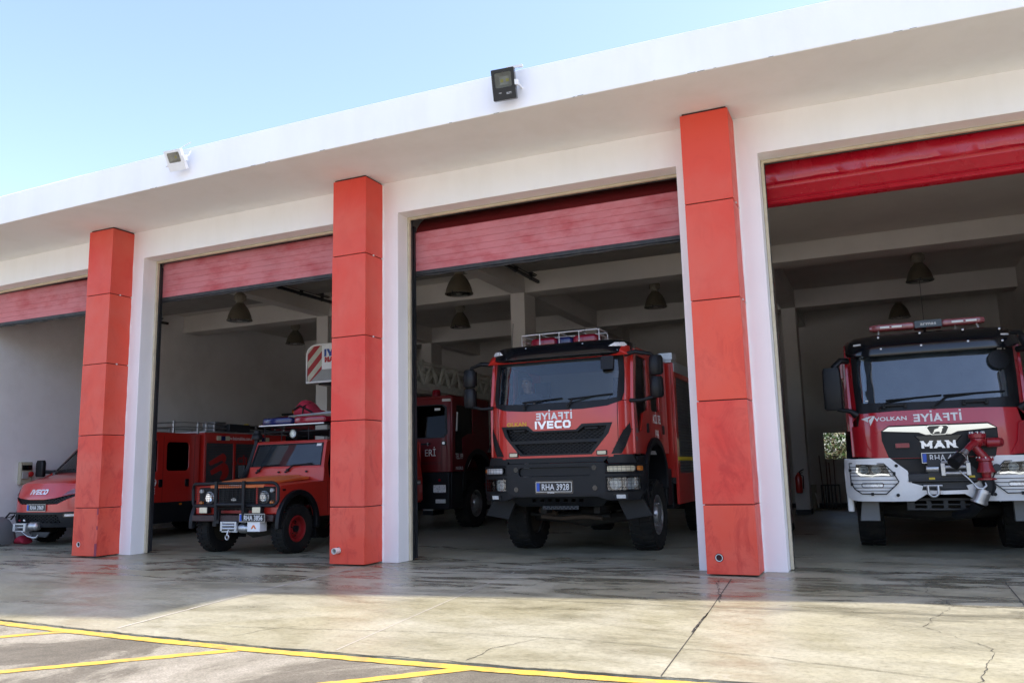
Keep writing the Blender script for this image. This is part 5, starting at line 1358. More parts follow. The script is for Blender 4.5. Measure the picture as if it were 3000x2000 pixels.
b.tube([(0.33, -0.13, 0.91), (0.36, -0.14, 0.87), (0.42, -0.14, 0.86), (0.46, -0.14, 0.90), (0.45, -0.14, 0.94)], [0.016, 0.02, 0.02, 0.016, 0.008], 8)
b.build("winch_hook", None, T, smooth=60)
b = MB().use(steel).tube([(-0.20, -0.06, 0.91), (-0.20, -0.07, 0.80), (-0.16, -0.07, 0.765), (-0.12, -0.07, 0.765), (-0.08, -0.07, 0.80), (-0.08, -0.06, 0.91)], 0.018, 8).tube([(-0.25, -0.06, 0.905), (-0.03, -0.06, 0.905)], 0.016, 8)
b.build("shackle", None, T, smooth=60)
# slatted under-run guard
sl_ = [rrect(-0.36 + 0.2 * k, -0.22 + 0.2 * k, z, z + 0.035, 0.01) for k in range(4) for z in (0.60, 0.66)]
MB().slab([(-0.46, 0.57), (0.42, 0.57), (0.44, 0.735), (-0.46, 0.735)], -0.03, 0, XZ(0.30), holes=sl_).build("guard_plate", dkmetal, T, bevel=0.006)
b = MB()
for s in (1, -1): b.box(s * 0.42 - 0.05, s * 0.42 + 0.05, 0.32, 8, 0.74, 1.0)
b.tube([(-0.85, 1.55, 0.52), (0, 1.55, 0.50), (0.85, 1.55, 0.52)], [0.09, 0.16, 0.09], 10).tube([(-0.85, 5.4, 0.52), (0.85, 5.4, 0.52)], 0.12, 10).box(-0.55, 0.55, 0.6, 2.4, 0.8, 1.25)
b.build("chassis", chassis_m, T)
for s in (-1, 1):
    wheel(T, s * 0.93, 1.55, 0.52, 0.36, 0.29, steel, s, lugs=28)
    wheel(T, s * 0.93, 5.4, 0.52, 0.36, 0.29, steel, s, lugs=28)
# red water cannon with elbow, flange, valve and suction hose
b = MB().use(mat('cannon_red', (0.30, 0.008, 0.016), 0.4, coat=0.4))
b.tube([(0.66, -0.05, 1.44), (0.52, -0.06, 1.44)], 0.06, 12).tube([(0.70, 0.05, 1.44), (0.50, -0.05, 1.45), (0.42, -0.10, 1.46), (0.32, -0.22, 1.40), (0.25, -0.30, 1.33)], [0.055, 0.055, 0.055, 0.042, 0.035], 12)
b.lathe([(0.085, -0.03), (0.10, -0.02), (0.10, 0.03), (0.06, 0.05)], (0.42, -0.10, 1.52), 'z', 16)
b.ball((0.42, -0.10, 1.47), 0.085, 10)
b.tube([(0.36, -0.10, 1.42), (0.42, -0.10, 1.33), (0.47, -0.09, 1.26), (0.48, -0.08, 1.20)], [0.05, 0.05, 0.055, 0.06], 12)
b.lathe([(0.055, 0.0), (0.085, 0.02), (0.10, -0.0), (0.10, -0.03), (0.075, -0.04), (0.085, -0.11), (0.105, -0.16), (0.105, -0.175), (0.06, -0.18), (0.05, -0.24), (0.11, -0.25), (0.11, -0.27), (0.02, -0.27)], (0.48, -0.08, 1.24), 'z', 20)
for k in range(8):
    a = 2 * PI * k / 8
    b.use(steel).lathe([(0.011, -0.005), (0.011, 0.02), (0.001, 0.024)], (0.48 + 0.09 * math.cos(a), -0.08 + 0.09 * math.sin(a), 1.24), 'z', 6)
    b.lathe([(0.010, -0.005), (0.010, 0.03), (0.001, 0.034)], (0.42 + 0.08 * math.cos(a), -0.10 + 0.08 * math.sin(a), 1.55), 'z', 6)
wc = b.build("water_cannon", None, T, smooth=45)
b = MB().use(steel)
d_ = Vector((-0.10, -0.10, -0.09)).normalized(); p0 = Vector((0.26, -0.29, 1.335))
b.tube([p0, p0 + d_ * 0.10], [0.042, 0.046], 14).use(blk).tube([p0 + d_ * 0.10, p0 + d_ * 0.13, p0 + d_ * 0.28], [0.062, 0.075, 0.08], 16).use(chrome).tube([p0 + d_ * 0.125, p0 + d_ * 0.14], 0.079, 16)
b.build("nozzle", None, wc, smooth=45)
b = MB().use(blk).tube([(0.48, -0.08, 0.98), (0.50, -0.08, 0.88), (0.46, -0.08, 0.80)], 0.075, 14)
b.use(steel).tube([(0.44, -0.08, 0.85), (0.36, -0.07, 0.68)], 0.088, 16).tube([(0.43, -0.08, 0.83), (0.42, -0.08, 0.80)], 0.098, 16).tube([(0.37, -0.07, 0.71), (0.36, -0.07, 0.68)], 0.1, 16)
b.use(blk).tube([(0.36, -0.07, 0.68), (0.28, 0.05, 0.56), (0.1, 0.3, 0.5)], [0.07, 0.06, 0.05], 12)
b.build("suction_hose", None, T, smooth=45)
b = MB().use(dkmetal).lathe([(0.045, -0.02), (0.05, 0.0), (0.05, 0.02), (0.001, 0.025)], (0.60, -0.1, 1.12), 'y', 12).tube([(0.60, -0.08, 1.12), (0.52, -0.08, 1.13)], 0.014, 6)
b.build("valve_handle", None, wc)
# body behind the cab
b = MB().box(-1.19, 1.19, 2.5, 7.6, 0.75, 2.9); b.build("equipment_body", red_m, T, bevel=0.015)
b = MB().box(-1.22, -1.17, 2.46, 7.6, 2.60, 2.95).box(1.17, 1.22, 2.46, 7.6, 2.60, 2.95); b.build("body_rail", red_m, T, bevel=0.01)
# cab interior
MB().box(-1.0, 1.0, 0.5, 0.9, 1.55, 1.94).build("dashboard", dash_m, T, bevel=0.03)
MB().box(-1.02, 1.02, 2.3, 2.36, 1.35, 2.85).box(-1.02, 1.02, 0.5, 2.35, 1.28, 1.34).build("cab_lining", dash_m, T)
for x in (-0.6, 0.6):
    b = truck_seat(x, 1.35, 1.62)
    b.v = b.v; b.build("seat", seat_m, T, smooth=50)
b = MB()
b.tube([(-0.6 + 0.23 * math.cos(2 * PI * k / 24), 0.86 + 0.2 * math.sin(2 * PI * k / 24), 2.05 + 0.12 * math.sin(2 * PI * k / 24)) for k in range(24)], 0.016, 6, closed=True)
b.build("steering_wheel", blk, T)
b = MB().box(-0.62, 0.62, 0.32, 0.5, 1.27, 1.66).build("radiator", chassis_m, T)
# ------------------------------------------------------------------ off-road pick-up in bay two
T = thing("off_road_truck", "faded red off-road truck with orange hood, bull bar and snorkel, in the second bay", "off-road truck", (2.14, 0.35, 0), group="fire service vehicles in the bays")
# front clip: wings
for s in (1, -1):
    prof = [(0.12, 0.66), (0.36, 0.66)] + arc(0.55, 0.52, 0.445, 160, 10, 14) + [(1.02, 0.55), (1.25, 0.55), (1.25, 1.135), (0.95, 1.13), (0.14, 1.085), (0.12, 1.06)]
    mp = sideR(0.83) if s == 1 else sideL(-0.83)
    wg = MB().slab(prof, 0, 0.04, mp).build("wing", red_lr, T, bevel=0.012)
    # wing top and front
    b = MB()
    b.add([(s * 0.55, 0.12, 1.10), (s * 0.855, 0.12, 1.075), (s * 0.86, 1.25, 1.137), (s * 0.55, 1.25, 1.16), (s * 0.55, 0.12, 1.06), (s * 0.855, 0.12, 1.05), (s * 0.86, 1.25, 1.10), (s * 0.55, 1.25, 1.10)], [(0, 1, 2, 3), (4, 7, 6, 5), (0, 4, 5, 1), (1, 5, 6, 2), (2, 6, 7, 3), (0, 3, 7, 4)])
    b.build("wing_top", red_lr, wg, bevel=0.01)
    fr = [(0.40, 0.64), (0.865, 0.64), (0.865, 1.085), (0.40, 1.095)]
    lampbox = [(0.43, 0.75), (0.80, 0.75), (0.80, 1.07), (0.43, 1.075)]
    fl = (lambda p: p) if s == 1 else mir
    MB().slab(fl(fr), -0.03, 0, XZ(0.105), holes=[fl(lampbox)]).build("wing_front", red_lr, wg, bevel=0.008)
    b = MB().use(blk).slab(fl(lampbox), -0.03, -0.015, XZ(0.105))
    b.use(steel).lathe([(0.100, 0.0), (0.100, -0.02), (0.092, -0.022), (0.088, -0.01)], (s * 0.57, 0.115, 0.905), 'y', 24, cap=False)
    b.use(lens_c); lens_unit(b, s * 0.57, 0.905, 0.088, XZ(0.09))
    b.use(lens_w).lathe([(0.035, 0), (0.035, -0.035), (0.02, -0.045), (0.001, -0.048)], (s * 0.735, 0.115, 1.01), 'y', 14)
    b.use(amber).lathe([(0.035, 0), (0.035, -0.035), (0.02, -0.045), (0.001, -0.048)], (s * 0.735, 0.115, 0.82), 'y', 14)
    h_ = b.build("headlight", None, T, smooth=40)
    MB().lathe([(0.091, 0), (0.085, -0.02), (0.05, -0.034), (0.001, -0.04)], (s * 0.57, 0.092, 0.905), 'y', 24).build("lamp_cover", lamp_glass, h_, smooth=60)
    b = MB()
    for k in range(10): u = 0.43 + 0.375 * k / 9; b.tube([(s * u, 0.055, 0.76), (s * u, 0.055, 1.065)], 0.0028, 4)
    for k in range(9): z = 0.77 + 0.29 * k / 8; b.tube([(s * 0.43, 0.052, z), (s * 0.81, 0.052, z)], 0.0028, 4)
    b.build("lamp_guard", blk, h_)
    # rubber arch
    MB().slab(arc(0.55, 0.48, 0.53, 188, -12, 18) + arc(0.55, 0.48, 0.44, -12, 188, 18), 0, 0.075, sideR(0.855) if s == 1 else sideL(-0.855)).build("wheel_arch", blk, T, bevel=0.012)
    MB().slab(rrect(0.18, 0.25, 1.0, 1.03, 0.005), 0.04, 0.05, mp).build("side_repeater", blk_g, wg)
# grille
b = MB().slab([(-0.40, 0.66), (0.40, 0.66), (0.40, 1.075), (-0.40, 1.075)], -0.05, -0.035, XZ(0.105)); gg = b.build("grille", blk, T)
b = MB()
for k in range(11):
    z = 0.69 + k * 0.036; b.slab([(-0.39, z), (0.39, z), (0.39, z + 0.012), (-0.39, z + 0.012)], -0.03, 0.0, XZ(0.105))
for k in range(9): u = -0.36 + k * 0.09; b.box(u - 0.004, u + 0.004, 0.108, 0.13, 0.68, 1.07)
b.build("grille_slats", blk, gg)
MB().use(mat("grille_red", (0.30, 0.02, 0.015), 0.5)).slab([(-0.36, 0.655), (0.36, 0.655), (0.36, 0.70), (-0.36, 0.70)], -0.02, 0.002, XZ(0.105)).build("lower_panel", None, gg)
MB().use(steel).slab([(-0.05 + 0.05 * math.cos(2 * PI * k / 18), 0.87 + 0.028 * math.sin(2 * PI * k / 18)) for k in range(18)], 0.0, 0.006, XZ(0.10)).build("badge", None, gg)
# hood with raised centre
rings = []
for v, z, w_ in ((0.10, 1.085, 0.56), (0.13, 1.125, 0.56), (0.5, 1.155, 0.56), (1.0, 1.19, 0.565), (1.24, 1.205, 0.57)):
    z += 0.02
    rings.append([(-w_, v, z - 0.055), (-w_, v, z - 0.01), (-0.38, v, z + 0.0), (-0.34, v, z + 0.022 * (1 if v > 0.12 else 0)), (0.34, v, z + 0.022 * (1 if v > 0.12 else 0)), (0.38, v, z), (w_, v, z - 0.01), (w_, v, z - 0.055)])
hd = MB().loft(rings).build("hood", orange_lr, T, bevel=0.01)
MB().use(white_t).text("DEFENDER", 0.05, 0.0, 1.088, XZ(0.098), 0, 0.004, sx=1.2).build("hood_lettering", None, hd, smooth=0)
# bulkhead and windscreen frame
def ML(u, v, d): return (u, 1.27 + (v - 1.36) * 0.35 - d, v)
MB().slab([(-0.86, 1.135), (0.86, 1.135), (0.86, 1.365), (-0.86, 1.365)], -0.03, 0, lambda u, v, d: (u, 1.25 + (v - 1.14) * 0.09 - d, v)).build("scuttle", red_lr, T, bevel=0.008)
wso = [(-0.845, 1.36), (0.845, 1.36), (0.785, 1.845), (-0.785, 1.845)]
wsi = [(-0.775, 1.40), (0.775, 1.40), (0.73, 1.80), (-0.73, 1.80)]
wf_ = MB().slab(wso, -0.045, 0, ML, holes=[[(u, v) for u, v in wsi]]).build("windscreen_frame", red_lr, T, bevel=0.008)
ws = MB().slab(wsi, -0.02, -0.014, ML).build("windscreen", glass_mat("flat_windscreen_glass", (0.55, 0.60, 0.60), 1.6, 0.015, 0.04, (0.4, 0.45, 0.5)), T)
b = MB().slab(wsi, -0.016, 0.004, ML, holes=[[(u * 0.975, 1.6 + (v - 1.6) * 0.94) for u, v in wsi]]); b.build("screen_seal", blk, ws)
MB().use(white_t).slab([(0.58, 1.74), (0.68, 1.74), (0.68, 1.785), (0.58, 1.785)], -0.013, -0.011, ML).build("sticker", None, ws)
wiper(ws, (-0.55, 1.33), (-0.45, 1.41), (-0.52, 1.405), (-0.12, 1.43), ML)
wiper(ws, (0.10, 1.33), (0.22, 1.415), (0.14, 1.40), (0.60, 1.445), ML)
b = MB()
for u in (-0.6, -0.1, 0.05, 0.5): b.lathe([(0.018, 0), (0.016, -0.03), (0.001, -0.034)], (u, 1.255, 1.30), 'y', 8)
b.build("hinge_bolt", blk, wf_)
# cab, doors, rear body
for s in (1, -1):
    mp = sideR(0.82) if s == 1 else sideL(-0.82)
    side = [(1.25, 0.55), (2.9, 0.55), (2.9, 0.66)] + arc(3.35, 0.52, 0.445, 162, 18, 12) + [(3.85, 0.66), (4.60, 0.66), (4.60, 1.14), (1.25, 1.14)]
    MB().slab(side, 0, 0.045, mp).build("body_side", red_lr, T, bevel=0.01)
    lean = lambda u, v, d: ((0.865 - (v - 1.14) * 0.11 + d - 0.045) * s, u, v)
    up = [(1.27, 1.14), (4.60, 1.14), (4.56, 1.84), (1.45, 1.84), (1.28, 1.37)]
    w1 = [(1.42, 1.22), (2.18, 1.22), (2.18, 1.76), (1.54, 1.76), (1.42, 1.42)]; w2 = rrect(2.38, 3.1, 1.25, 1.76, 0.04); w3 = rrect(3.3, 4.4, 1.30, 1.70, 0.04)
    us = MB().slab(up, 0, 0.04, lean, holes=[w1, w2, w3]).build("cab_side", red_lr, T, bevel=0.008)
    MB().slab(w1, 0.01, 0.016, lean).slab(w2, 0.01, 0.016, lean).slab(w3, 0.01, 0.016, lean).build("side_window", side_glass, us)
    b = MB()
    for q in (1.36, 2.28): b.slab([(q, 0.58), (q + 0.007, 0.58), (q + 0.007, 1.13), (q, 1.13)], 0.044, 0.0465, mp)
    b.build("door_gap", seam, us)
    mm = MB().tube([(s * 0.87, 1.40, 1.20), (s * 1.0, 1.36, 1.26)], 0.012, 6)
    rb = [[(s * 1.02 + p, 1.35 + q, z) for p, q in rrect(-0.075, 0.075, -0.03, 0.03, 0.02)] for z in (1.22, 1.24, 1.42, 1.44)]
    mm.loft(rb).build("mirror", blk, T, smooth=50)
rf = []
for v, z in ((1.43, 1.83), (1.50, 1.855), (2.2, 1.885), (4.5, 1.885), (4.60, 1.84)):
    rf.append([(-0.80, v, 1.82), (-0.79, v, z - 0.02), (-0.70, v, z), (0.70, v, z), (0.79, v, z - 0.02), (0.80, v, 1.82)])
MB().loft(rf).build("roof", red_lr, T, bevel=0.012)
b = MB().box(-0.82, 0.82, 4.58, 4.62, 0.62, 1.86); b.build("rear_panel", red_lr, T, bevel=0.01)
b = MB().use(grey_t).box(0.868, 0.873, 3.45, 4.5, 0.98, 1.08).use(silver_refl).box(0.868, 0.874, 3.45, 4.5, 1.01, 1.05)
b.build("side_stripe", None, T)
b = MB().use(blk_g).box(-0.75, 0.75, 2.25, 2.3, 0.7, 1.1).box(-0.76, 0.76, 1.3, 4.55, 0.62, 0.66)
b.build("cab_floor", None, T)
for x in (-0.42, 0.42):
    b = MB()
    b.loft([[(x + p, 1.95 + q, z) for p, q in rrect(-0.24, 0.24, -0.22, 0.22, 0.06)] for z in (0.9, 1.0, 1.04)]).loft([[(x + p, 2.18 + (z - 1) * 0.2 + q, z) for p, q in rrect(-0.23, 0.23, -0.06, 0.06, 0.05)] for z in (0.98, 1.2, 1.5, 1.56)]).loft([[(x + p, 2.28 + q, z) for p, q in rrect(-0.13, 0.13, -0.05, 0.05, 0.04)] for z in (1.57, 1.62, 1.72, 1.74)])
    b.build("seat", seat_m, T, smooth=50)
MB().box(-0.72, 0.72, 1.32, 1.5, 1.1, 1.34).build("dashboard", dash_m, T, bevel=0.02)
# bumper, plate, fogs
bp_ = MB().box(-0.84, 0.84, 0.0, 0.10, 0.53, 0.63).build("bumper", mat("brown_bumper", (0.030, 0.013, 0.013), 0.5, dirt=(0.07, 0.04, 0.035), dirt_amt=0.4, dscale=6), T, bevel=0.012)
number_plate(T, 0.47, 0.592, -0.055, "RHA 3856", 0.50, 0.112)
for u in (-0.575, 0.525):
    b = MB().use(blk).box(u - 0.09, u + 0.09, -0.02, 0.06, 0.655, 0.765).use(lens_y).box(u - 0.08, u + 0.08, -0.028, -0.02, 0.665, 0.755)
    b.build("fog_lamp", None, bp_, bevel=0.008)
# bull bar
b = MB()
def rail(z0, z1, x, r=0.026):
    c_ = 0.10
    pts = []
    for cx, cz, a0 in ((x - c_, z0 + c_, -90), (x - c_, z1 - c_, 0), (-x + c_, z1 - c_, 90), (-x + c_, z0 + c_, 180)):
        for k in range(6):
            a = R(a0 + 18 * k); px_, pz_ = cx + c_ * math.cos(a), cz + c_ * math.sin(a)
            pts.append((px_, -0.04 + 0.10 * max(0, (abs(px_) - 0.5) / 0.38) ** 2, pz_))
    return pts
b.tube(rail(0.775, 1.135, 0.885), 0.026, 8, closed=True)
for u in (-0.285, 0.285): b.tube([(u, -0.04, 0.56), (u, -0.05, 0.8), (u, -0.05, 1.17)], 0.030, 8).box(u - 0.05, u + 0.05, -0.03, 0.02, 0.5, 0.72)
b.tube([(-0.285, -0.045, 0.80), (0.285, -0.045, 0.80)], 0.03, 8)
for k in range(9): z = 0.82 + k * 0.034; b.tube([(-0.28, -0.03, z), (0.28, -0.03, z)], 0.004, 4)
for k in range(13): u = -0.27 + k * 0.045; b.tube([(u, -0.03, 0.8), (u, -0.03, 1.12)], 0.003, 4)
b.build("bull_bar", blk, T, smooth=60)
# winch with fairlead, hook and its control box
b = MB().use(alu).box(-0.20, -0.16, -0.03, 0.02, 0.38, 0.53).box(0.09, 0.13, -0.03, 0.02, 0.38, 0.53).box(-0.2, 0.13, 0.0, 0.02, 0.36, 0.385).box(-0.20, 0.13, -0.02, 0.02, 0.50, 0.53).use(steel)
for z in (0.42, 0.47): b.lathe([(0.024, -0.16), (0.024, 0.1)], (0.0, -0.01, z), 'x', 12)
b.lathe([(0.03, 0.0), (0.075, 0.01), (0.075, 0.12), (0.06, 0.14), (0.06, 0.30), (0.03, 0.32)], (0.13, 0.08, 0.42), 'x', 18)
b.build("winch", None, T, bevel=0.003)
b = MB().use(steel).tube([(-0.02, -0.03, 0.40), (-0.03, -0.05, 0.34), (-0.03, -0.05, 0.31)], 0.014, 8).tube([(-0.03 + 0.035 * math.cos(a), -0.05, 0.29 + 0.04 * math.sin(a)) for a in [PI / 2 - 5.4 * k / 12 for k in range(13)]], 0.012, 8)
b.build("winch_hook", None, T, smooth=60)
b = MB().use(white_p).box(0.37, 0.62, -0.04, 0.12, 0.38, 0.53).use(orange_lr).slab([(0.44, 0.42), (0.47, 0.42), (0.495, 0.455), (0.52, 0.42), (0.55, 0.42), (0.51, 0.48), (0.48, 0.48)], 0.0, 0.003, XZ(-0.04))
b.build("control_box", None, T, bevel=0.008)
# snorkel on the driver-less side
b = MB().tube([(-0.80, 0.98, 1.10), (-0.82, 1.15, 1.18), (-0.82, 1.28, 1.38), (-0.79, 1.44, 1.80), (-0.79, 1.46, 1.90)], [0.05, 0.05, 0.042, 0.042, 0.042], 10)
b.lathe([(0.05, 0), (0.095, 0.01), (0.10, 0.05), (0.085, 0.10), (0.06, 0.115), (0.055, 0.17), (0.001, 0.18)], (-0.79, 1.46, 1.89), 'z', 16)
b.build("snorkel", blk, T, smooth=50)
# roof rack with light board and spotlights
b = MB()
for z in (2.02, 2.12):
    b.tube([(-0.72, 1.55, z), (0.72, 1.55, z), (0.74, 1.62, z), (0.74, 4.3, z), (-0.74, 4.3, z), (-0.74, 1.62, z)], 0.013, 6, closed=True)
for x in (-0.73, 0.73):
    for y in (1.6, 2.5, 3.4, 4.25): b.tube([(x, y, 1.85), (x, y, 2.13)], 0.012, 6)
for k in range(12): b.tube([(-0.73, 1.7 + k * 0.23, 2.03), (0.73, 1.7 + k * 0.23, 2.03)], 0.010, 5)
for x in (-0.3, 0.3): b.tube([(x, 1.55, 1.86), (x, 1.55, 2.1)], 0.010, 5)
rk = b.build("roof_rack", blk, T, smooth=60)
b = MB().use(bluelens); rbox(b, -0.70, -0.02, 1.45, 1.75, 2.15, 2.28, 0.05); b.use(redlens); rbox(b, 0.02, 0.72, 1.45, 1.75, 2.15, 2.28, 0.05); b.use(white_p).box(-0.72, 0.72, 1.42, 1.44, 2.128, 2.148).use(dkmetal).box(-0.72, 0.72, 1.44, 1.78, 2.13, 2.147)
b.build("beacon_bar", None, T, smooth=50)
for u in (0.02,):
    b = MB().use(blk).lathe([(0.05, 0.06), (0.085, 0.01), (0.09, -0.01), (0.08, -0.02)], (u, 1.47, 1.975), 'y', 20, cap=False).use(lens_c); lens_unit(b, u, 1.975, 0.085, XZ(1.47)); b.use(dkmetal).tube([(u, 1.5, 1.88), (u, 1.5, 1.93)], 0.012, 6)
    sp = b.build("spotlight", None, T, smooth=50)
    MB().lathe([(0.084, 0), (0.08, -0.012), (0.05, -0.02), (0.001, -0.024)], (u, 1.465, 1.975), 'y', 20).build("lamp_cover", lamp_glass, sp, smooth=60)
b = MB()
for s in (1, -1): b.box(s * 0.4 - 0.04, s * 0.4 + 0.04, 0.05, 4.5, 0.45, 0.56)
for y in (0.55, 3.35): b.tube([(-0.68, y, 0.38), (-0.2, y, 0.36), (0.0, y, 0.36), (0.68, y, 0.38)], [0.05, 0.05, 0.13, 0.05], 10)
b.box(-0.5, 0.5, 0.3, 1.2, 0.5, 0.9)
b.build("chassis", chassis_m, T)
red_rim = mat("red_rim", (0.34, 0.012, 0.014), 0.45, dirt=(0.08, 0.03, 0.02), dirt_amt=0.5, dscale=9)
for s in (-1, 1):
    wheel(T, s * 0.775, 0.55, 0.385, 0.255, 0.205, red_rim, s, lugs=32, rim_style='car', lug_h=0.010)
    wheel(T, s * 0.775, 3.35, 0.385, 0.255, 0.205, red_rim, s, lugs=32, rim_style='car', lug_h=0.010)
MB().box(0.62, 0.88, 1.02, 1.04, 0.20, 0.60).build("mud_flap", blk, T)
MB().box(-0.88, -0.62, 1.02, 1.04, 0.20, 0.60).build("mud_flap", blk, T)
OFFROAD = T
# ------------------------------------------------------------------ crew-cab rescue truck in the left bay
T = thing("rescue_truck", "red crew-cab rescue truck with grey shutters, its snub nose by the left wall", "rescue truck", (-3.36, 1.0, 0), group="fire service vehicles in the bays")
def yD(u, z):
    a = min(1.0, abs(u) / 1.0)
    y = 0.0 + 0.05 * a ** 2 + 0.34 * a ** 5
    if z > 0.92: y += (z - 0.92) * 0.45
    if z < 0.5: y += (0.5 - z) * 0.25
    return y
def MD(u, v, d): return (u, yD(u, v) - d, v)
lowg = [(-0.62, 0.44), (0.62, 0.44), (0.56, 0.60), (-0.56, 0.60)]
MB().slab([(-0.99, 0.36), (0.99, 0.36), (1.0, 0.66), (0.55, 0.645), (-0.55, 0.645), (-1.0, 0.66)], -0.08, 0.012, MD, holes=[lowg], su=0.08).build("bumper", blk, T, bevel=0.012)
gq = MB().slab(lowg, -0.07, -0.05, MD, su=0.1).build("lower_grille", blk, T)
b = MB(); lattice(b, lowg, MD, 0.05, 0.012, -0.05, -0.02, 28); b.build("grille_mesh", blk, gq, smooth=0)
sm = [(-0.88, 1.0), (-0.5, 0.915), (-0.2, 0.885), (0.2, 0.885), (0.5, 0.915), (0.88, 1.0), (0.80, 0.93), (0.52, 0.80), (0.2, 0.79), (-0.2, 0.79), (-0.52, 0.80), (-0.80, 0.93)]
hls = [[(s * u, v) for u, v in ((0.62, 0.955), (0.80, 0.99), (0.95, 1.02), (0.985, 1.14), (0.86, 1.13), (0.70, 1.04))] for s in (-1, 1)]
lw = MB().slab([(-1.0, 0.655), (-0.55, 0.64), (0.55, 0.64), (1.0, 0.655), (1.0, 1.03), (0.88, 1.0), (0.80, 0.93), (0.52, 0.80), (0.2, 0.79), (-0.2, 0.79), (-0.52, 0.80), (-0.80, 0.93), (-0.88, 1.0), (-1.0, 1.03)], -0.06, 0.0, MD, su=0.08).build("lower_panel", red, T, bevel=0.006)
g = MB().slab(sm, -0.06, -0.03, MD, su=0.08).build("grille", blk, T)
b = MB(); lattice(b, sm, MD, 0.045, 0.012, -0.03, -0.005, 30); b.build("grille_mesh", blk, g, smooth=0)
hf = MB().slab([(-0.97, 1.02), (-0.88, 1.0), (-0.5, 0.915), (-0.2, 0.885), (0.2, 0.885), (0.5, 0.915), (0.88, 1.0), (0.97, 1.02), (0.94, 1.17), (0.5, 1.20), (-0.5, 1.20), (-0.94, 1.17)], -0.05, 0.015, MD, su=0.08, sv=0.06).build("hood_front", red, T, bevel=0.012)
block_text(MB().use(letters), "IVECO", 0.098, 0.024, 0.0, 0.985, lambda u, v, d: MD(u, v, d + 0.015), 0.0, 0.012, sx=1.15, shear=0.18).build("chrome_lettering", None, hf, smooth=0)
for s in (-1, 1):
    hh = MB().use(lens_c).slab(hls[0 if s < 0 else 1], -0.03, 0.012, MD, su=0.06).build("headlight", None, T)
    MB().slab(hls[0 if s < 0 else 1], 0.018, 0.022, MD, su=0.06).build("lamp_cover", lamp_glass, hh)
    MB().use(blk_g).slab(rrect(s * 0.80 - 0.13, s * 0.80 + 0.13, 0.545, 0.625, 0.03), 0.0, 0.016, MD, su=0.06).use(lens_w).slab(rrect(s * 0.80 - 0.10, s * 0.80 + 0.10, 0.565, 0.605, 0.015), 0.016, 0.02, MD, su=0.05).build("fog_lamp", None, T)
rings = []
for v, z, w_, dr in ((0.10, 1.17, 0.95, 0.05), (0.18, 1.235, 0.97, 0.06), (0.45, 1.315, 0.985, 0.07), (0.95, 1.415, 0.99, 0.05)):
    rings.append([(w_ * k, v + (0.30 * abs(k) ** 5 if v < 0.5 else 0.1 * abs(k) ** 5), z - dr * abs(k) ** 4) for k in [q / 8 - 1 for q in range(17)]] + [(w_, v + 0.32, z - 0.3), (-w_, v + 0.32, z - 0.3)])
MB().loft(rings).build("hood", red, T, smooth=50)
def MS(u, v, d): return (u, 0.88 + (v - 1.39) * 1.05 + 0.12 * (abs(u) / 0.95) ** 4 - d, v)
wp = [(-0.93, 1.38), (0.93, 1.38), (0.84, 2.10), (-0.84, 2.10)]
ws = MB().slab([(-0.89, 1.42), (0.89, 1.42), (0.80, 2.06), (-0.80, 2.06)], -0.02, -0.012, MS, su=0.1).build("windscreen", ws_glass, T)
MB().slab(wp, -0.05, 0.002, MS, holes=[[(-0.87, 1.45), (0.87, 1.45), (0.79, 2.05), (-0.79, 2.05)]], su=0.1).build("windscreen_surround", blk, ws)
wiper(ws, (-0.7, 1.40), (-0.5, 1.46), (-0.75, 1.45), (-0.1, 1.48), MS)
for s in (1, -1):
    p = [(0.935, 1.40), (0.97, 1.40), (0.885, 2.14), (0.845, 2.12)]
    MB().slab(p if s == 1 else mir(p), -0.06, 0.0, MS, sv=0.2).build("front_pillar", blk, T)
    mp = sideR(0.95) if s == 1 else sideL(-0.95)
    side = [(0.36, 0.66)] + [(0.40, 0.66)] + arc(0.92, 0.42, 0.44, 148, 32, 12) + [(3.15, 0.74), (3.15, 2.22), (1.90, 2.22), (1.06, 1.42), (0.36, 1.12)]
    w1 = [(1.26, 1.42), (1.96, 1.38), (1.96, 2.04), (1.84, 2.04)]; w2 = rrect(2.22, 2.84, 1.40, 2.02, 0.08)
    sd = MB().slab(side, 0, 0.05, mp, holes=[w1, w2]).build("cab_side", red, T, bevel=0.01)
    MB().slab(w1, 0.035, 0.041, mp).slab(w2, 0.035, 0.041, mp).build("side_window", side_glass, sd)
    MB().slab([(1.30, 0.30), (3.15, 0.30), (3.15, 0.735), (1.28, 0.735)], 0.0, 0.055, mp).build("sill_cladding", blk, T, bevel=0.01)
    for q in (2.06, 2.80): MB().slab(rrect(q - 0.05, q + 0.05, 1.05, 1.22, 0.03), 0.05, 0.07, mp).build("door_handle", blk_g, sd, bevel=0.008)
    b = MB()
    for q in (2.12, 3.0): b.slab([(q, 0.76), (q + 0.008, 0.76), (q + 0.008, 2.15), (q, 2.15)], 0.049, 0.0508, mp)
    b.build("door_gap", seam, sd)
    MB().use(amber).slab(rrect(2.6, 2.67, 0.66, 0.70, 0.01), 0.055, 0.065, mp).build("side_marker", None, T)
    if s == 1: MB().use(white_t).text("199", 0.20, 1.96, 1.08, mp, 0.051, 0.053, align='r', sx=0.8, bold=0.01).text("İTFAİYE", 0.17, 1.93, 0.92, mp, 0.051, 0.053, align='r', sx=0.8, bold=0.01).build("side_lettering", None, sd, smooth=0)
    rb = [[(s * 1.22 + p * k, 0.92 + q * k, z) for p, q in rrect(-0.11, 0.11, -0.055, 0.055, 0.04)] for z, k in ((1.33, 0.8), (1.36, 1), (1.62, 1), (1.68, 0.8))]
    mm = MB().loft(rb).build("mirror", blk, T, smooth=50)
    MB().tube([(s * 0.97, 1.08, 1.43), (s * 1.2, 0.94, 1.44)], 0.04, 8).build("mirror_arm", blk, mm)
rf = []
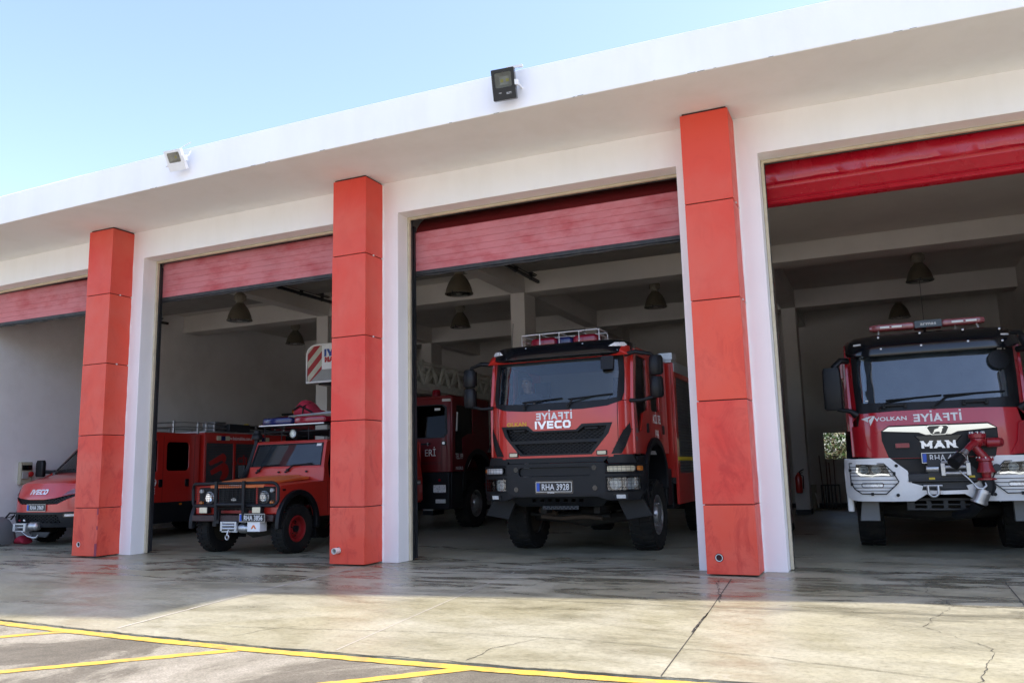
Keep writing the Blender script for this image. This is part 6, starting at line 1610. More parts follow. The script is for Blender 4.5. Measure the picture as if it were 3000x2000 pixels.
for v, z in ((1.68, 2.14), (1.80, 2.21), (2.2, 2.25), (3.15, 2.25)):
    rf.append([(-0.98, v, 2.12), (-0.90, v, z - 0.03), (0, v, z), (0.90, v, z - 0.03), (0.98, v, 2.12)])
MB().loft(rf).build("roof", red, T, smooth=50)
number_plate(T, -0.0, 0.735, -0.022, "RHA 3969", 0.52, 0.115)
b = MB().use(redlens).slab(rrect(-0.52, -0.44, 0.475, 0.50, 0.006), 0.02, 0.024, MD).use(white_t).slab(rrect(-0.36, -0.30, 0.475, 0.51, 0.006), 0.02, 0.024, MD)
b.build("sticker", None, T)
# winch
b = MB().use(alu).box(-0.60, -0.54, -0.22, -0.05, 0.28, 0.42).box(-0.30, -0.24, -0.22, -0.05, 0.28, 0.42).box(-0.60, -0.24, -0.2, -0.06, 0.40, 0.43).box(-0.60, -0.24, -0.2, -0.06, 0.27, 0.29).use(steel)
b.lathe([(0.03, 0), (0.03, 0.26)], (-0.55, -0.14, 0.35), 'x', 12).lathe([(0.04, 0), (0.085, 0.02), (0.085, 0.20), (0.05, 0.23), (0.001, 0.24)], (-0.24, -0.10, 0.37), 'x', 18)
b.use(dkmetal).prism([(-0.3, 0.26), (0.3, 0.26), (0.2, 0.16), (-0.15, 0.18)], 'y', -0.1, -0.06)
b.build("winch", None, T, bevel=0.003).location = (0.10, 0.10, 0.01)
b = MB().use(steel).tube([(-0.35, -0.20, 0.27), (-0.15, -0.22, 0.19), (0.0, -0.20, 0.16), (0.08, -0.2, 0.17), (0.10, -0.19, 0.22)], [0.01, 0.012, 0.02, 0.018, 0.01], 8)
b.build("winch_hook", None, T, smooth=60).location = (0.10, 0.10, 0.01)
for s in (-1, 1):
    wheel(T, s * 0.87, 0.92, 0.37, 0.22, 0.21, steel, s, lugs=30)
    wheel(T, s * 0.87, 4.6, 0.37, 0.24, 0.21, steel, s, lugs=30)
MB().box(-0.4, 0.4, 0.2, 6.0, 0.35, 0.6).build("chassis", chassis_m, T)
for s in (1, -1):
    mp = sideR(1.05) if s == 1 else sideL(-1.05)
    bx = MB().slab([(3.2, 0.45), (4.1, 0.45)] + arc(4.6, 0.40, 0.44, 170, 10, 10) + [(5.1, 0.45), (6.0, 0.45), (6.0, 2.25), (3.2, 2.25)], 0, 0.05, mp, holes=[[(3.26, 0.95), (4.13, 0.95), (4.13, 2.02), (3.26, 2.02)], [(4.20, 0.95), (5.7, 0.95), (5.7, 2.02), (4.20, 2.02)]]).build("body_side", red, T, bevel=0.008)
    b = MB()
    for q0, q1 in ((3.26, 4.13), (4.20, 5.7)):
        z = 0.95
        while z < 2.0: b.slab([(q0, z), (q1, z), (q1, z + 0.034), (q0, z + 0.034)], 0, 0.028, mp); z += 0.038
    sh = b.build("roller_shutter", shut, bx)
    b = MB().use(mat("red_sticker", (0.45, 0.02, 0.015), 0.45))
    def lg(pts): b.slab([(3.36 + u, 1.16 + v) for u, v in pts], 0.029, 0.031, mp)
    lg([(0.0, 0.42), (0.42, 0.62), (0.50, 0.60), (0.55, 0.54), (0.54, 0.46), (0.50, 0.40), (0.46, 0.42), (0.42, 0.46), (0.05, 0.34)])
    lg([(0.05, 0.22), (0.44, 0.40), (0.52, 0.40), (0.60, 0.34), (0.64, 0.26), (0.64, 0.16), (0.58, 0.06), (0.46, 0.0), (0.36, 0.02), (0.40, 0.10), (0.44, 0.18), (0.40, 0.24), (0.10, 0.12)])
    b.build("emblem", None, sh, smooth=0)
    MB().use(MATS["red_sticker"]).text("ACİL TEL", 0.24, 4.62, 1.52, mp, 0.029, 0.031, sx=0.9, bold=0.02).text("199", 0.24, 4.7, 1.22, mp, 0.029, 0.031, sx=0.9, bold=0.02).build("shutter_lettering", None, sh, smooth=0)
    MB().use(white_t).text("www.baismakina.com.tr", 0.11, 4.32, 2.10, mp, 0.051, 0.053, sx=0.85).build("web_lettering", None, bx, smooth=0)
    for q, m_ in ((3.62, lens_y), (3.76, bluelens), (3.90, lens_y), (5.0, lens_y), (5.14, bluelens), (5.28, lens_y)):
        MB().use(m_).slab(rrect(q - 0.06, q + 0.06, 2.08, 2.18, 0.01), 0.05, 0.075, mp).build("strobe_lamp", None, bx, bevel=0.004)
    b = MB()
    for z in (2.36, 2.46): b.tube([(s * 1.05, 1.75, z - 0.06), (s * 1.06, 2.6, z), (s * 1.06, 6.0, z)], 0.014, 6)
    for q in (2.3, 3.0, 3.25, 3.5, 4.2, 4.9, 5.6, 5.95): b.box(s * 1.06 - 0.02, s * 1.06 + 0.02, q, q + 0.035, 2.22, 2.48)
    b.build("roof_rail", steel, T, smooth=50)
MB().box(-1.05, 1.05, 3.21, 5.99, 0.6, 2.248).build("box_body", red, T)
MB().box(-1.12, 1.12, 3.18, 6.02, 2.252, 2.28).build("box_roof", alu, T)
b = MB().box(-0.9, 0.9, 1.7, 3.1, 0.5, 1.1).box(-0.94, 0.94, 3.12, 3.15, 1.1, 2.2); b.build("cab_lining", dash_m, T)
MB().box(-0.9, 0.9, 0.95, 1.15, 1.1, 1.42).build("dashboard", dash_m, T, bevel=0.02)
RESC = T
def rest(name, label, cat, fn, **k):
    b = MB(); fn(b); o = b.build(name, None, None, **k); tag(o, label, cat); return o
def gen(b):
    b.use(grey_t).box(-2.75, -2.35, 4.6, 4.95, 2.30, 2.52).use(dkmetal).box(-2.9, -2.2, 4.9, 5.6, 2.29, 2.47)
rest("equipment_box", "grey equipment box on the roof of the red rescue truck behind the off-road hood", "equipment box", gen, bevel=0.015)
def roll(b):
    b.use(blk).tube([(-2.5, 5.7, 2.38), (-2.4, 6.5, 2.38)], 0.10, 12).use(yel).box(-2.42, -2.28, 5.62, 5.635, 2.36, 2.50)
    b.use(grey_t).box(-2.75, -2.2, 5.64, 6.5, 2.29, 2.34)
rest("hose_bundle", "dark hose roll with a yellow tag on the rescue truck roof", "hose", roll)

# ------------------------------------------------------------------ turntable ladder truck behind the off-road truck
T = thing("ladder_truck", "dark red turntable ladder truck with steel ladder, deep in the second bay", "ladder truck", (2.2, 5.35, 0), group="fire service vehicles in the bays")
red_d = mat("deep_red_paint", (0.15, 0.004, 0.006), 0.45, spec=0.3, coat=0.2)
def yL(u, z): return 0.03 + 0.05 * (abs(u) / 1.24) ** 2 + 0.12 * (min(1, abs(u) / 1.24)) ** 10 + max(0, z - 1.9) * 0.12
def ML2(u, v, d): return (u, yL(u, v) - d, v)
wn = [(-1.05, 1.95), (1.05, 1.95), (1.12, 2.05), (1.08, 2.62), (1.0, 2.68), (-1.0, 2.68), (-1.08, 2.62), (-1.12, 2.05)]
lf = MB().slab([(-1.24, 1.23), (1.24, 1.23), (1.24, 2.84), (-1.24, 2.84)], -0.05, 0, ML2, holes=[wn], su=0.1, sv=0.3).build("front_panel", red_d, T, bevel=0.02)
ws = MB().slab(wn, -0.03, -0.02, ML2, su=0.15).build("windscreen", dk_glass, T)
MB().use(blk).slab(wn, -0.02, 0.002, ML2, holes=[[(u * 0.965, (v - 2.3) * 0.94 + 2.3) for u, v in wn]], su=0.15).use(white_t).slab([(0.80, 2.55), (0.93, 2.55), (0.93, 2.60), (0.80, 2.60)], -0.018, -0.014, ML2).build("screen_seal", blk, ws)
MB().use(white_t).text("ERİ", 0.21, 0.74, 1.57, ML2, 0.001, 0.004, sx=0.85).build("front_lettering", None, lf, smooth=0)
b = MB()
for z in (1.40, 1.43, 1.66): b.slab([(-1.1, z), (0.98, z), (0.98, z + 0.012), (-1.1, z + 0.012)], 0.0, 0.002, ML2, su=0.2)
b.slab([(1.0, 1.25), (1.01, 1.25), (1.01, 1.9), (1.0, 1.9)], 0, 0.002, ML2)
b.build("panel_gap", seam, lf)
MB().use(blk).slab(rrect(0.4, 0.75, 1.815, 1.845, 0.01), 0.0, 0.03, ML2).use(steel).slab(rrect(0.68, 0.70, 1.79, 1.86, 0.005), 0.0, 0.035, ML2).build("grab_handle", None, lf)
MB().use(blk).slab(circ(1.06, 1.84, 0.05, 14), 0, 0.03, ML2).use(steel).slab(circ(1.06, 1.84, 0.03, 12), 0.03, 0.04, ML2).build("lock_knob", None, lf)
MB().use(silver_refl).slab(rrect(0.98, 1.18, 2.74, 2.80, 0.005), 0.0, 0.02, ML2).build("marker_lamp", None, lf)
for s in (1, -1):
    mp = sideR(1.20) if s == 1 else sideL(-1.20)
    pts = [(0.10, 1.23), (0.55, 1.23)] + arc(1.35, 0.95, 0.70, 156, 60, 12) + [(1.95, 1.75), (1.95, 2.84), (0.14, 2.84)]
    w = [(0.25, 1.62), (0.6, 1.62), (0.6, 1.95), (0.85, 2.05), (1.1, 2.05), (1.1, 2.66), (0.28, 2.66)]
    sd = MB().slab(pts, 0, 0.045, mp, holes=[w]).build("cab_side", red_d, T, bevel=0.012)
    MB().slab(w, 0.02, 0.026, mp).build("side_window", side_glass, sd)
    b = MB().use(white_t)
    b.text("TEL.199", 0.17, 0.42, 1.50, mp, 0.046, 0.048, sx=0.62).text("MAGIRUS", 0.10, 0.42, 1.27, mp, 0.046, 0.048, sx=0.8).slab([(0.72, 1.27), (0.78, 1.27), (1.12, 1.62), (1.06, 1.62)], 0.046, 0.048, mp)
    b.build("side_lettering", None, sd, smooth=0)
    MB().slab(arc(1.35, 0.95, 0.78, 190, 0, 16) + arc(1.35, 0.95, 0.66, 0, 190, 16), 0, 0.3, sideR(0.95) if s == 1 else sideL(-0.95)).build("fender", blk, T)
    b = MB().use(blk).box(min(s * 1.02, s * 1.22), max(s * 1.02, s * 1.22), 0.12, 0.62, 0.45, 1.22)
    b.build("cab_step", None, T, bevel=0.02)
    MB().tube([(s * 1.25, 0.30, 2.1), (s * 1.30, 0.25, 2.5)], 0.022, 8).build("grab_rail", steel, T)
    b = MB().use(blk).slab(rrect(s * 0.98 - 0.17, s * 0.98 + 0.17, 0.78, 0.98, 0.02), 0, 0.01, XZ(0.02)).use(lens_c).slab(rrect(s * 0.98 - 0.15, s * 0.98 + 0.15, 0.80, 0.96, 0.02), 0.01, 0.016, XZ(0.02)).use(lens_w).slab(rrect(s * 1.0 - 0.12, s * 1.0 + 0.12, 0.58, 0.66, 0.01), 0.0, 0.012, XZ(0.02)).use(redlens).slab(circ(s * 0.98, 1.06, 0.03, 10), 0.0, 0.02, XZ(0.02))
    b.build("headlight", None, T)
    wheel(T, s * 1.04, 1.35, 0.52, 0.34, 0.29, steel, s, lugs=28)
    wheel(T, s * 1.04, 5.6, 0.52, 0.34, 0.29, steel, s, lugs=28)
    b = MB().box(min(s * 1.0, s * 1.22), max(s * 1.0, s * 1.22), 2.1, 8.4, 0.7, 1.65); b.build("side_locker", red_d, T, bevel=0.02)
    MB().use(silver_refl).box(min(s * 1.222, s * 1.226), max(s * 1.222, s * 1.226), 2.1, 8.4, 1.52, 1.60).build("side_stripe", None, T)
b = MB().box(-1.2, 1.2, 0.03, 0.6, 0.45, 1.22); b.build("bumper", blk, T, bevel=0.02)
b = MB().box(-1.2, 1.2, 0.14, 1.95, 2.80, 2.87).box(-1.2, 1.2, 1.9, 1.96, 1.3, 2.84); b.build("roof", red_d, T, bevel=0.02)
MB().box(-1.0, 1.0, 0.5, 8.2, 0.75, 1.25).build("chassis", chassis_m, T)
MB().use(redlens).lathe([(0.10, 0), (0.10, 0.12), (0.08, 0.17), (0.001, 0.18)], (0.62, 0.55, 2.87), 'z', 16).build("beacon", None, T, smooth=40)
b = MB().lathe([(0.9, 0), (0.9, 0.3), (0.6, 0.4), (0.6, 1.2), (0.001, 1.2)], (0, 6.6, 1.65), 'z', 24); b.build("turntable", grey_t, T)
lad_m = mat("ladder_steel", (0.62, 0.63, 0.58), 0.5, metal=0.1, var=0.1, dirt=(0.15, 0.14, 0.12), dirt_amt=0.4, dscale=6)
for k, (hw, z0, z1, ya, ybk) in enumerate(((0.46, 3.02, 3.66, -0.9, 7.4), (0.36, 3.08, 3.55, -1.2, 7.0))):
    b = MB()
    for s in (1, -1):
        x = s * hw
        b.box(x - 0.045, x + 0.045, ya, ybk, z0, z0 + 0.13).box(x - 0.03, x + 0.03, ya, ybk, z1 - 0.06, z1)
        y = ya; i = 0
        while y < ybk - 0.3:
            b.tube([(x, y, z0 + 0.1 if i % 2 == 0 else z1 - 0.03), (x, y + 0.30, z1 - 0.03 if i % 2 == 0 else z0 + 0.1)], 0.034, 6); y += 0.30; i += 1
    y = ya + 0.1
    while y < ybk: b.tube([(-hw, y, z0 + 0.06), (hw, y, z0 + 0.06)], 0.018, 6); y += 0.30
    b.build("ladder_section", lad_m, T, smooth=40)
for (y, z) in ((-0.35, 3.45), (0.1, 3.62), (0.14, 3.48), (-0.4, 3.2)): MB().lathe([(0.06, 0), (0.07, 0.02), (0.07, 0.04), (0.03, 0.05)], (0.50, y, z), 'x', 14).build("pulley", lad_m, T, smooth=40)
# rescue basket hanging at the ladder tip
yb = -1.95
bk = MB()
Wb, z0, z1 = 1.0, 3.09, 3.85
cr_ = [(-Wb, z0)] + [(Wb, z0)] + arc(Wb - 0.22, z1 - 0.22, 0.22, 0, 90, 6) + arc(-Wb + 0.22, z1 - 0.22, 0.22, 90, 180, 6)
bk.tube([(u, yb, v) for u, v in cr_], 0.022, 8, closed=True).tube([(u, yb + 0.85, v) for u, v in cr_], 0.022, 8, closed=True)
for s in (1, -1):
    for z in (z0, (z0 + z1) / 2, z1 - 0.24): bk.tube([(s * Wb, yb, z), (s * Wb, yb + 0.85, z)], 0.018, 6)
bkt = bk.build("basket_frame", white_p, T, smooth=50)
def MK(u, v, d): return (u, yb - d, v)
MB().slab([(-0.62, 3.34), (0.62, 3.34), (0.62, 3.83), (-0.62, 3.83)], -0.012, 0.008, MK).build("basket_panel", white_p, bkt)
hs = []
for i in range(46):
    for j in range(9):
        u = -0.92 + i * 0.041 + (j % 2) * 0.02; v = 3.125 + j * 0.024
        if abs(u) < 0.62 + (3.33 - v) * 1.25 - 0.02 and v < 3.325: hs.append(circ(u, v, 0.0095, 6))
MB().slab([(-0.90, 3.105), (0.90, 3.105), (0.62, 3.335), (-0.62, 3.335)], -0.010, 0.004, MK, holes=hs).build("perforated_panel", mat("perforated_sheet", (0.36, 0.36, 0.35), 0.5), bkt, smooth=0)
ch_r = mat("chevron_red", (0.36, 0.012, 0.014), 0.5, dirt=(0.2, 0.03, 0.03), dirt_amt=0.3); ch_w = mat("chevron_cream", (0.55, 0.53, 0.42), 0.55, dirt=(0.3, 0.27, 0.2), dirt_amt=0.4, dscale=8)
for s in (1, -1):
    out = [(0.62, 3.345), (0.90, 3.11), (0.975, 3.11), (0.975, 3.64), (0.94, 3.75), (0.85, 3.82), (0.76, 3.83), (0.62, 3.83)]
    b = MB().use(ch_w).slab([(s * u, v) for u, v in out], -0.006, 0.004, MK)
    b.use(ch_r)
    for k in range(5):
        c0 = 2.25 + k * 0.30   # stripes run along v + u = const
        poly = []
        lo, hi = c0 + 0.04, c0 + 0.19
        def clip(pl, f):
            o = []
            for i in range(len(pl)):
                a, q = pl[i - 1], pl[i]; fa, fq = f(a), f(q)
                if (fa >= 0) != (fq >= 0): t_ = fa / (fa - fq); o.append((a[0] + (q[0] - a[0]) * t_, a[1] + (q[1] - a[1]) * t_))
                if fq >= 0: o.append(q)
            return o
        pl = clip(clip(out, lambda p: p[1] + p[0] * 1.0 - lo - 1.0), lambda p: hi + 1.0 - p[1] - p[0] * 1.0)
        if len(pl) >= 3: b.slab([(s * u, v) for u, v in pl], 0.004, 0.007, MK)
    b.build("chevron_panel", None, bkt, smooth=0)
b = MB().use(mat("lettering_blue", (0.015, 0.06, 0.30), 0.5))
block_text(b, "IVECO", 0.148, 0.05, -0.56, 3.60, MK, 0.009, 0.012, sx=0.95, align='l')
b.use(mat("lettering_red", (0.42, 0.015, 0.02), 0.5)).text("MAGIRUS", 0.125, -0.55, 3.49, MK, 0.009, 0.012, align='l', sx=1.05, bold=0.03)
b.build("basket_lettering", None, bkt, smooth=0)
b = MB().box(-0.95, 0.95, yb + 0.02, yb + 0.83, 3.09, 3.12)
b.build("basket_floor", dkmetal, bkt)
b = MB()
for x in (-0.5, 0.5): b.tube([(x, yb + 0.1, 3.06), (x * 0.8, yb + 0.8, 2.98), (x * 0.7, -0.9, 3.05)], 0.03, 8)
b.tube([(-0.8, yb + 0.15, 3.06), (0.8, yb + 0.15, 3.06)], 0.02, 6)
b.build("basket_support", dkmetal, T)
b = MB().tube([(0.2, yb + 0.8, 3.1), (0.2, yb + 1.1, 3.3)], 0.04, 8).tube([(-0.2, yb + 0.8, 3.1), (-0.2, yb + 1.1, 3.3)], 0.04, 8); b.build("basket_hinge", dkmetal, T)

# ------------------------------------------------------------------ red vehicle with a rounded roof at the back
T = thing("tank_truck", "red vehicle with rounded roof and small beacon, behind the grey-shuttered rescue truck", "tank truck", (-2.9, 7.7, 0), group="fire service vehicles in the bays")
rings = []
for v, k in ((0.0, 0.9), (0.12, 0.97), (0.4, 1.0), (5.0, 1.0), (5.3, 0.92)):
    ring = [(-1.2 * k, v, 0.7), (-1.24 * k, v, 1.6), (-1.22 * k, v, 2.2)]
    for q in range(1, 10):
        a = PI - PI * q / 10; ring.append((1.22 * k * math.cos(a), v, 2.25 + 0.62 * k * math.sin(a)))
    ring += [(1.22 * k, v, 2.2), (1.24 * k, v, 1.6), (1.2 * k, v, 0.7)]
    rings.append(ring)
MB().loft(rings).build("body", red_d, T, smooth=50)
MB().slab(rrect(-1.0, 1.0, 1.55, 2.3, 0.1), 0.0, 0.02, XZ(0.0)).build("windscreen", blk_g, T)
MB().box(-0.1, 0.1, 0.02, 0.5, 0.55, 0.7).box(-1.15, 1.15, -0.02, 0.1, 0.5, 0.72).build("bumper", blk, T)
b = MB().use(amber).lathe([(0.06, 0), (0.06, 0.08), (0.04, 0.11), (0.001, 0.12)], (0.05, 0.35, 2.92), 'z', 14).use(blk).box(-0.35, 0.45, 0.3, 0.4, 2.87, 2.92)
b.build("beacon", None, T, smooth=40)
for s in (-1, 1):
    wheel(T, s * 1.02, 1.2, 0.5, 0.32, 0.29, steel, s, lugs=24); wheel(T, s * 1.02, 4.4, 0.5, 0.32, 0.29, steel, s, lugs=24)
# ------------------------------------------------------------------ loads on the off-road truck's rack
b = MB().use(mat("red_canvas", (0.42, 0.02, 0.05), 0.75, var=0.15, vscale=6, bump=0.6, bscale=14))
rings = []
rnd = random.Random(8)
for k in range(9):
    t_ = k / 8; x = 1.66 + 0.62 * t_
    h = 0.14 + 0.30 * math.sin(PI * min(1, t_ * 1.3)) ** 0.8 * (1 - 0.5 * t_); 
    rings.append([(x + rnd.uniform(-0.01, 0.01), 2.55 + 0.22 * math.cos(2 * PI * i / 14) * (0.7 + 0.3 * math.sin(PI * t_)), 2.30 + h * (0.45 + 0.5 * math.sin(2 * PI * i / 14)) + rnd.uniform(-0.012, 0.012)) for i in range(14)])
b.loft(rings)
bag = b.build("rescue_bag", None, None, smooth=80, subsurf=1); tag(bag, "crumpled red canvas bag on the roof rack of the off-road truck", "bag")
MB().use(blk).tube([(1.72, 2.36, 2.45), (1.9, 2.31, 2.52), (2.1, 2.34, 2.42), (2.2, 2.36, 2.36)], 0.018, 6).tube([(1.95, 2.33, 2.32), (1.98, 2.32, 2.5), (2.0, 2.5, 2.58)], 0.014, 5).build("strap", None, bag, smooth=60)
b = MB().use(alu)
for y in (2.2, 2.5): b.tube([(1.75, y, 2.31), (3.0, y, 2.36)], 0.028, 8)
for k in range(6): b.tube([(1.85 + k * 0.21, 2.2, 2.315 + k * 0.008), (1.85 + k * 0.21, 2.5, 2.315 + k * 0.008)], 0.016, 6)
b.use(mat("worn_wood", (0.22, 0.17, 0.11), 0.8, var=0.2)).box(1.9, 2.95, 2.0, 2.16, 2.27, 2.31)
tag(b.build("folded_ladder", None, None), "short dull metal ladder lying on the off-road truck's roof rack", "ladder")

# ------------------------------------------------------------------ bell lamps under the ceiling
enam = mat("aged_lamp_shade", (0.115, 0.10, 0.07), 0.4, var=0.15, vscale=5, coat=0.3, dirt=(0.06, 0.05, 0.035), dirt_amt=0.5, dscale=5)
cap_m = mat("lamp_housing", (0.26, 0.24, 0.19), 0.55, dirt=(0.1, 0.08, 0.05), dirt_amt=0.4, dscale=8)
refl = mat("lamp_inside", (0.42, 0.42, 0.38), 0.3, metal=0.4)
def make_lamp():
    t = thing("pendant_lamp", "bell lamp", "pendant lamp", group="bell lamps hanging in the station")
    pr = [(0.245, 0.0), (0.262, 0.005), (0.262, 0.02), (0.247, 0.03), (0.235, 0.10), (0.20, 0.20), (0.15, 0.29), (0.105, 0.345), (0.085, 0.37)]
    sh = MB().use(enam).lathe(pr, (0, 0, 0), 'z', 36, cap=False).use(refl).lathe([(0.242, 0.004), (0.232, 0.03), (0.20, 0.17), (0.12, 0.30), (0.02, 0.33), (0.001, 0.33)], (0, 0, 0), 'z', 30, cap=False).build("lamp_shade", None, t, smooth=40)
    MB().lathe([(0.238, 0.006), (0.238, 0.012), (0.001, 0.004)], (0, 0, 0), 'z', 28).build("glass_cover", lamp_glass, sh)
    MB().box(-0.01, 0.01, -0.265, -0.24, -0.025, 0.03).build("clip", dkmetal, sh)
    b = MB().lathe([(0.075, 0.36), (0.085, 0.375), (0.075, 0.40), (0.115, 0.44), (0.125, 0.52), (0.10, 0.57), (0.06, 0.60), (0.03, 0.61), (0.03, 0.64), (0.001, 0.645)], (0, 0, 0), 'z', 24)
    for k in range(10): a = 2 * PI * k / 10; b.obox((0.118 * math.cos(a), 0.118 * math.sin(a), 0.49), (0.02, 0.008, 0.10), (0, 0, a))
    b.build("lamp_housing", cap_m, t, smooth=40)
    b = MB().use(dkmetal).tube([(0, 0, 0.64), (0, 0, 1.2)], 0.008, 6).tube([(0.03 * math.cos(2 * PI * k / 10), 0, 0.655 + 0.03 * math.sin(2 * PI * k / 10)) for k in range(10)], 0.006, 5, closed=True)
    b.build("hanger", None, t)
    return t
lamp0 = make_lamp()
spots = [(-0.24, 3.0, 4.45, "bell lamp in the second bay, low in front of the first cross beam"), (4.94, 3.0, 4.445, "bell lamp in the third bay, low in front of the first cross beam"),
         (-2.82, 8.0, 4.834, "dim bell lamp above the striped rescue basket of the second bay"), (2.36, 8.0, 4.819, "dim bell lamp right below the nearer lamp at the left of the third bay"),
         (7.38, 8.0, 4.813, "dim bell lamp near the right pillar of the third bay"), (12.8, 8.0, 4.788, "bell lamp under the second beam of the right bay, higher of the two there"), (12.53, 12.5, 4.789, "farthest bell lamp, just behind the light bar of the right truck")]
for i, (x, y, z, lab) in enumerate(spots):
    o = lamp0 if i == 0 else copy_tree(lamp0)
    o.location = (x, y, z); o["label"] = lab
    hz = 5.06 if y < 4 else 5.5
    if y < 4:
        for ch_ in o.children:
            if ch_.name.startswith("hanger"): ch_.scale = (1, 1, 1)

# ------------------------------------------------------------------ flood lights on the eaves
def flood(name, label, loc, rot, wd, hh, body_m, face, chips, txt=None):
    t = thing(name, label, "flood light", loc, group="flood lights on the eaves")
    t.rotation_euler = rot
    b = MB(); iw, ih = wd * 0.36, hh * 0.24
    zc_ = hh * 0.14
    b.slab(rrect(-wd / 2, wd / 2, -hh / 2, hh / 2, 0.012), -0.055, 0.0, XZ(0), holes=[rrect(-iw, iw, zc_ - ih, zc_ + ih, 0.02)])
    for k in range(9): b.box(-wd / 2 + 0.02 + k * (wd - 0.04) / 9, -wd / 2 + 0.026 + k * (wd - 0.04) / 9, 0.055, 0.085, -hh / 2 + 0.02, hh / 2 - 0.02)
    h_ = b.build("housing", body_m, t, bevel=0.004)
    # tapered reflector
    rg = [[(p * k, y, zc_ + q * k) for p, q in rrect(-iw, iw, -ih, ih, 0.012)] for k, y in ((1, 0.004), (0.55, 0.045), (0.0, 0.046))]
    MB().loft(rg, cap=False).build("reflector", mat("matt_reflector", (0.50, 0.48, 0.42), 0.35, metal=0.2), t)
    b = MB().use(mat("led_chip", (0.72, 0.62, 0.10), 0.5))
    for u in chips: b.box(u - 0.018, u + 0.018, 0.038, 0.044, zc_ - 0.018, zc_ + 0.018)
    b.build("led", None, t)
    MB().slab(rrect(-iw, iw, zc_ - ih, zc_ + ih, 0.02), -0.006, -0.003, XZ(0)).build("front_glass", lamp_glass, t)
    if txt: MB().use(white_t).text(txt, 0.032, 0.06, -hh * 0.33, XZ(0), 0.0005, 0.002, sx=0.8).text("100W", 0.014, -0.05, -hh * 0.28, XZ(0), 0.0005, 0.002).build("lettering", None, t, smooth=0)
    return t, h_
fl1, _ = flood("flood_light", "black flood light on the eaves between the second and third pillar", bend(8.0, -D - 0.20, 5.80), (R(14), 0, R(5)), 0.29, 0.37, blk_g, None, (-0.03, 0.04), "ELITT")
b = MB().use(white_p)
p0 = bend(8.10, -D, 5.98)
MB().use(white_p).tube([(8.20, p0[1] - 0.16, 5.80), (8.22, p0[1] - 0.05, 5.78), (8.20, p0[1], 5.78)], 0.014, 6).tube([(7.92, p0[1] - 0.16, 5.80), (7.92, p0[1] - 0.02, 5.79)], 0.014, 6).box(8.05, 8.26, p0[1] - 0.05, p0[1] - 0.001, 6.0, 6.03)
brk = MB().use(white_p).tube([(0.16, -0.0, 0.0), (0.17, 0.10, -0.02), (0.17, 0.19, -0.04)], 0.013, 6).box(0.145, 0.175, -0.02, 0.06, -0.03, 0.03).box(0.02, 0.22, 0.12, 0.16, 0.20, 0.225).tube([(0.0, 0.08, 0.12), (0.12, 0.15, 0.21), (0.2, 0.21, 0.21)], 0.008, 5)
brk.build("bracket", None, fl1)
fl2, _ = flood("flood_light", "small white flood light on the eaves left of the second pillar", bend(2.74, -D - 0.20, 5.80), (R(30), 0, R(4)), 0.30, 0.30, white_p, None, (0.0,))
MB().use(white_p).tube([(0.165, 0.0, 0.0), (0.18, 0.10, 0.03), (0.18, 0.18, 0.08)], 0.012, 6).box(0.15, 0.18, -0.015, 0.07, -0.03, 0.05).tube([(0.05, 0.10, 0.14), (0.22, 0.20, 0.20)], 0.007, 5).tube([(-0.18, 0.0, -0.06), (-0.15, 0.0, -0.06)], 0.016, 8).build("bracket", None, fl2)

# ------------------------------------------------------------------ small things inside
t = thing("electrical_panel", "beige electrical box with a red socket on the left inside wall", "electrical panel", (-4.97, 1.81, 1.42))
b = MB().box(0.0, 0.10, -0.13, 0.13, -0.235, 0.235); pb = b.build("enclosure", mat("beige_plastic", (0.42, 0.40, 0.30), 0.5), t, bevel=0.012)
MB().box(0.108, 0.116, -0.11, 0.11, 0.06, 0.17).build("breaker_window", blk_g, pb)
MB().box(0.11, 0.14, -0.11, 0.02, -0.12, 0.03).build("socket_cover", mat("pale_grey", (0.35, 0.35, 0.33), 0.5), pb, bevel=0.006)
MB().use(mat("socket_red", (0.42, 0.02, 0.02), 0.45)).lathe([(0.05, 0.0), (0.055, 0.02), (0.05, 0.055), (0.02, 0.06)], (0.115, 0.07, -0.02), 'x', 16).build("red_socket", None, pb, smooth=40)
t = thing("floor_scrubber", "grey floor cleaning machine by the left wall at the picture edge", "floor cleaner", (-4.36, 0.86, 0))
gm_ = mat("machine_grey", (0.16, 0.165, 0.17), 0.5)
rings = []
for z, w_, d_ in ((0.04, 0.22, 0.30), (0.12, 0.24, 0.34), (0.35, 0.22, 0.30), (0.50, 0.17, 0.22), (0.56, 0.10, 0.14)):
    rings.append([(p, q, z) for p, q in rrect(-w_, w_, -d_, d_, 0.10)])
MB().loft(rings).build("tank", gm_, t, smooth=50)
MB().lathe([(0.20, 0), (0.22, 0.03), (0.20, 0.07)], (0.05, -0.15, 0.005), 'z', 20).build("brush_deck", blk, t)
MB().tube([(-0.1, 0.25, 0.5), (-0.1, 0.36, 0.62), (0.1, 0.36, 0.62), (0.1, 0.25, 0.5)], 0.018, 8).build("handle", blk, t, smooth=60)
tag(MB().use(blk).tube([(-4.2, 0.80, 0.50), (-4.35, 1.3, 0.58), (-4.6, 1.75, 0.54), (-4.93, 1.85, 0.85), (-4.95, 1.83, 1.18)], 0.010, 6).build("power_cable", None, None, smooth=60), "thin black cable from the floor cleaner to the box on the wall", "cable")
b = MB().use(mat("red_canvas", (0, 0, 0)))
rnd = random.Random(12); rings = []
for k in range(7):
    t_ = k / 6; rings.append([(-4.22 + 0.32 * t_, 1.25 + 0.13 * math.cos(2 * PI * i / 12), 0.012 + (0.07 + 0.10 * math.sin(PI * t_)) * (0.5 + 0.5 * math.sin(2 * PI * i / 12)) + (rnd.uniform(0, 0.02) if math.sin(2 * PI * i / 12) > 0 else 0)) for i in range(12)])
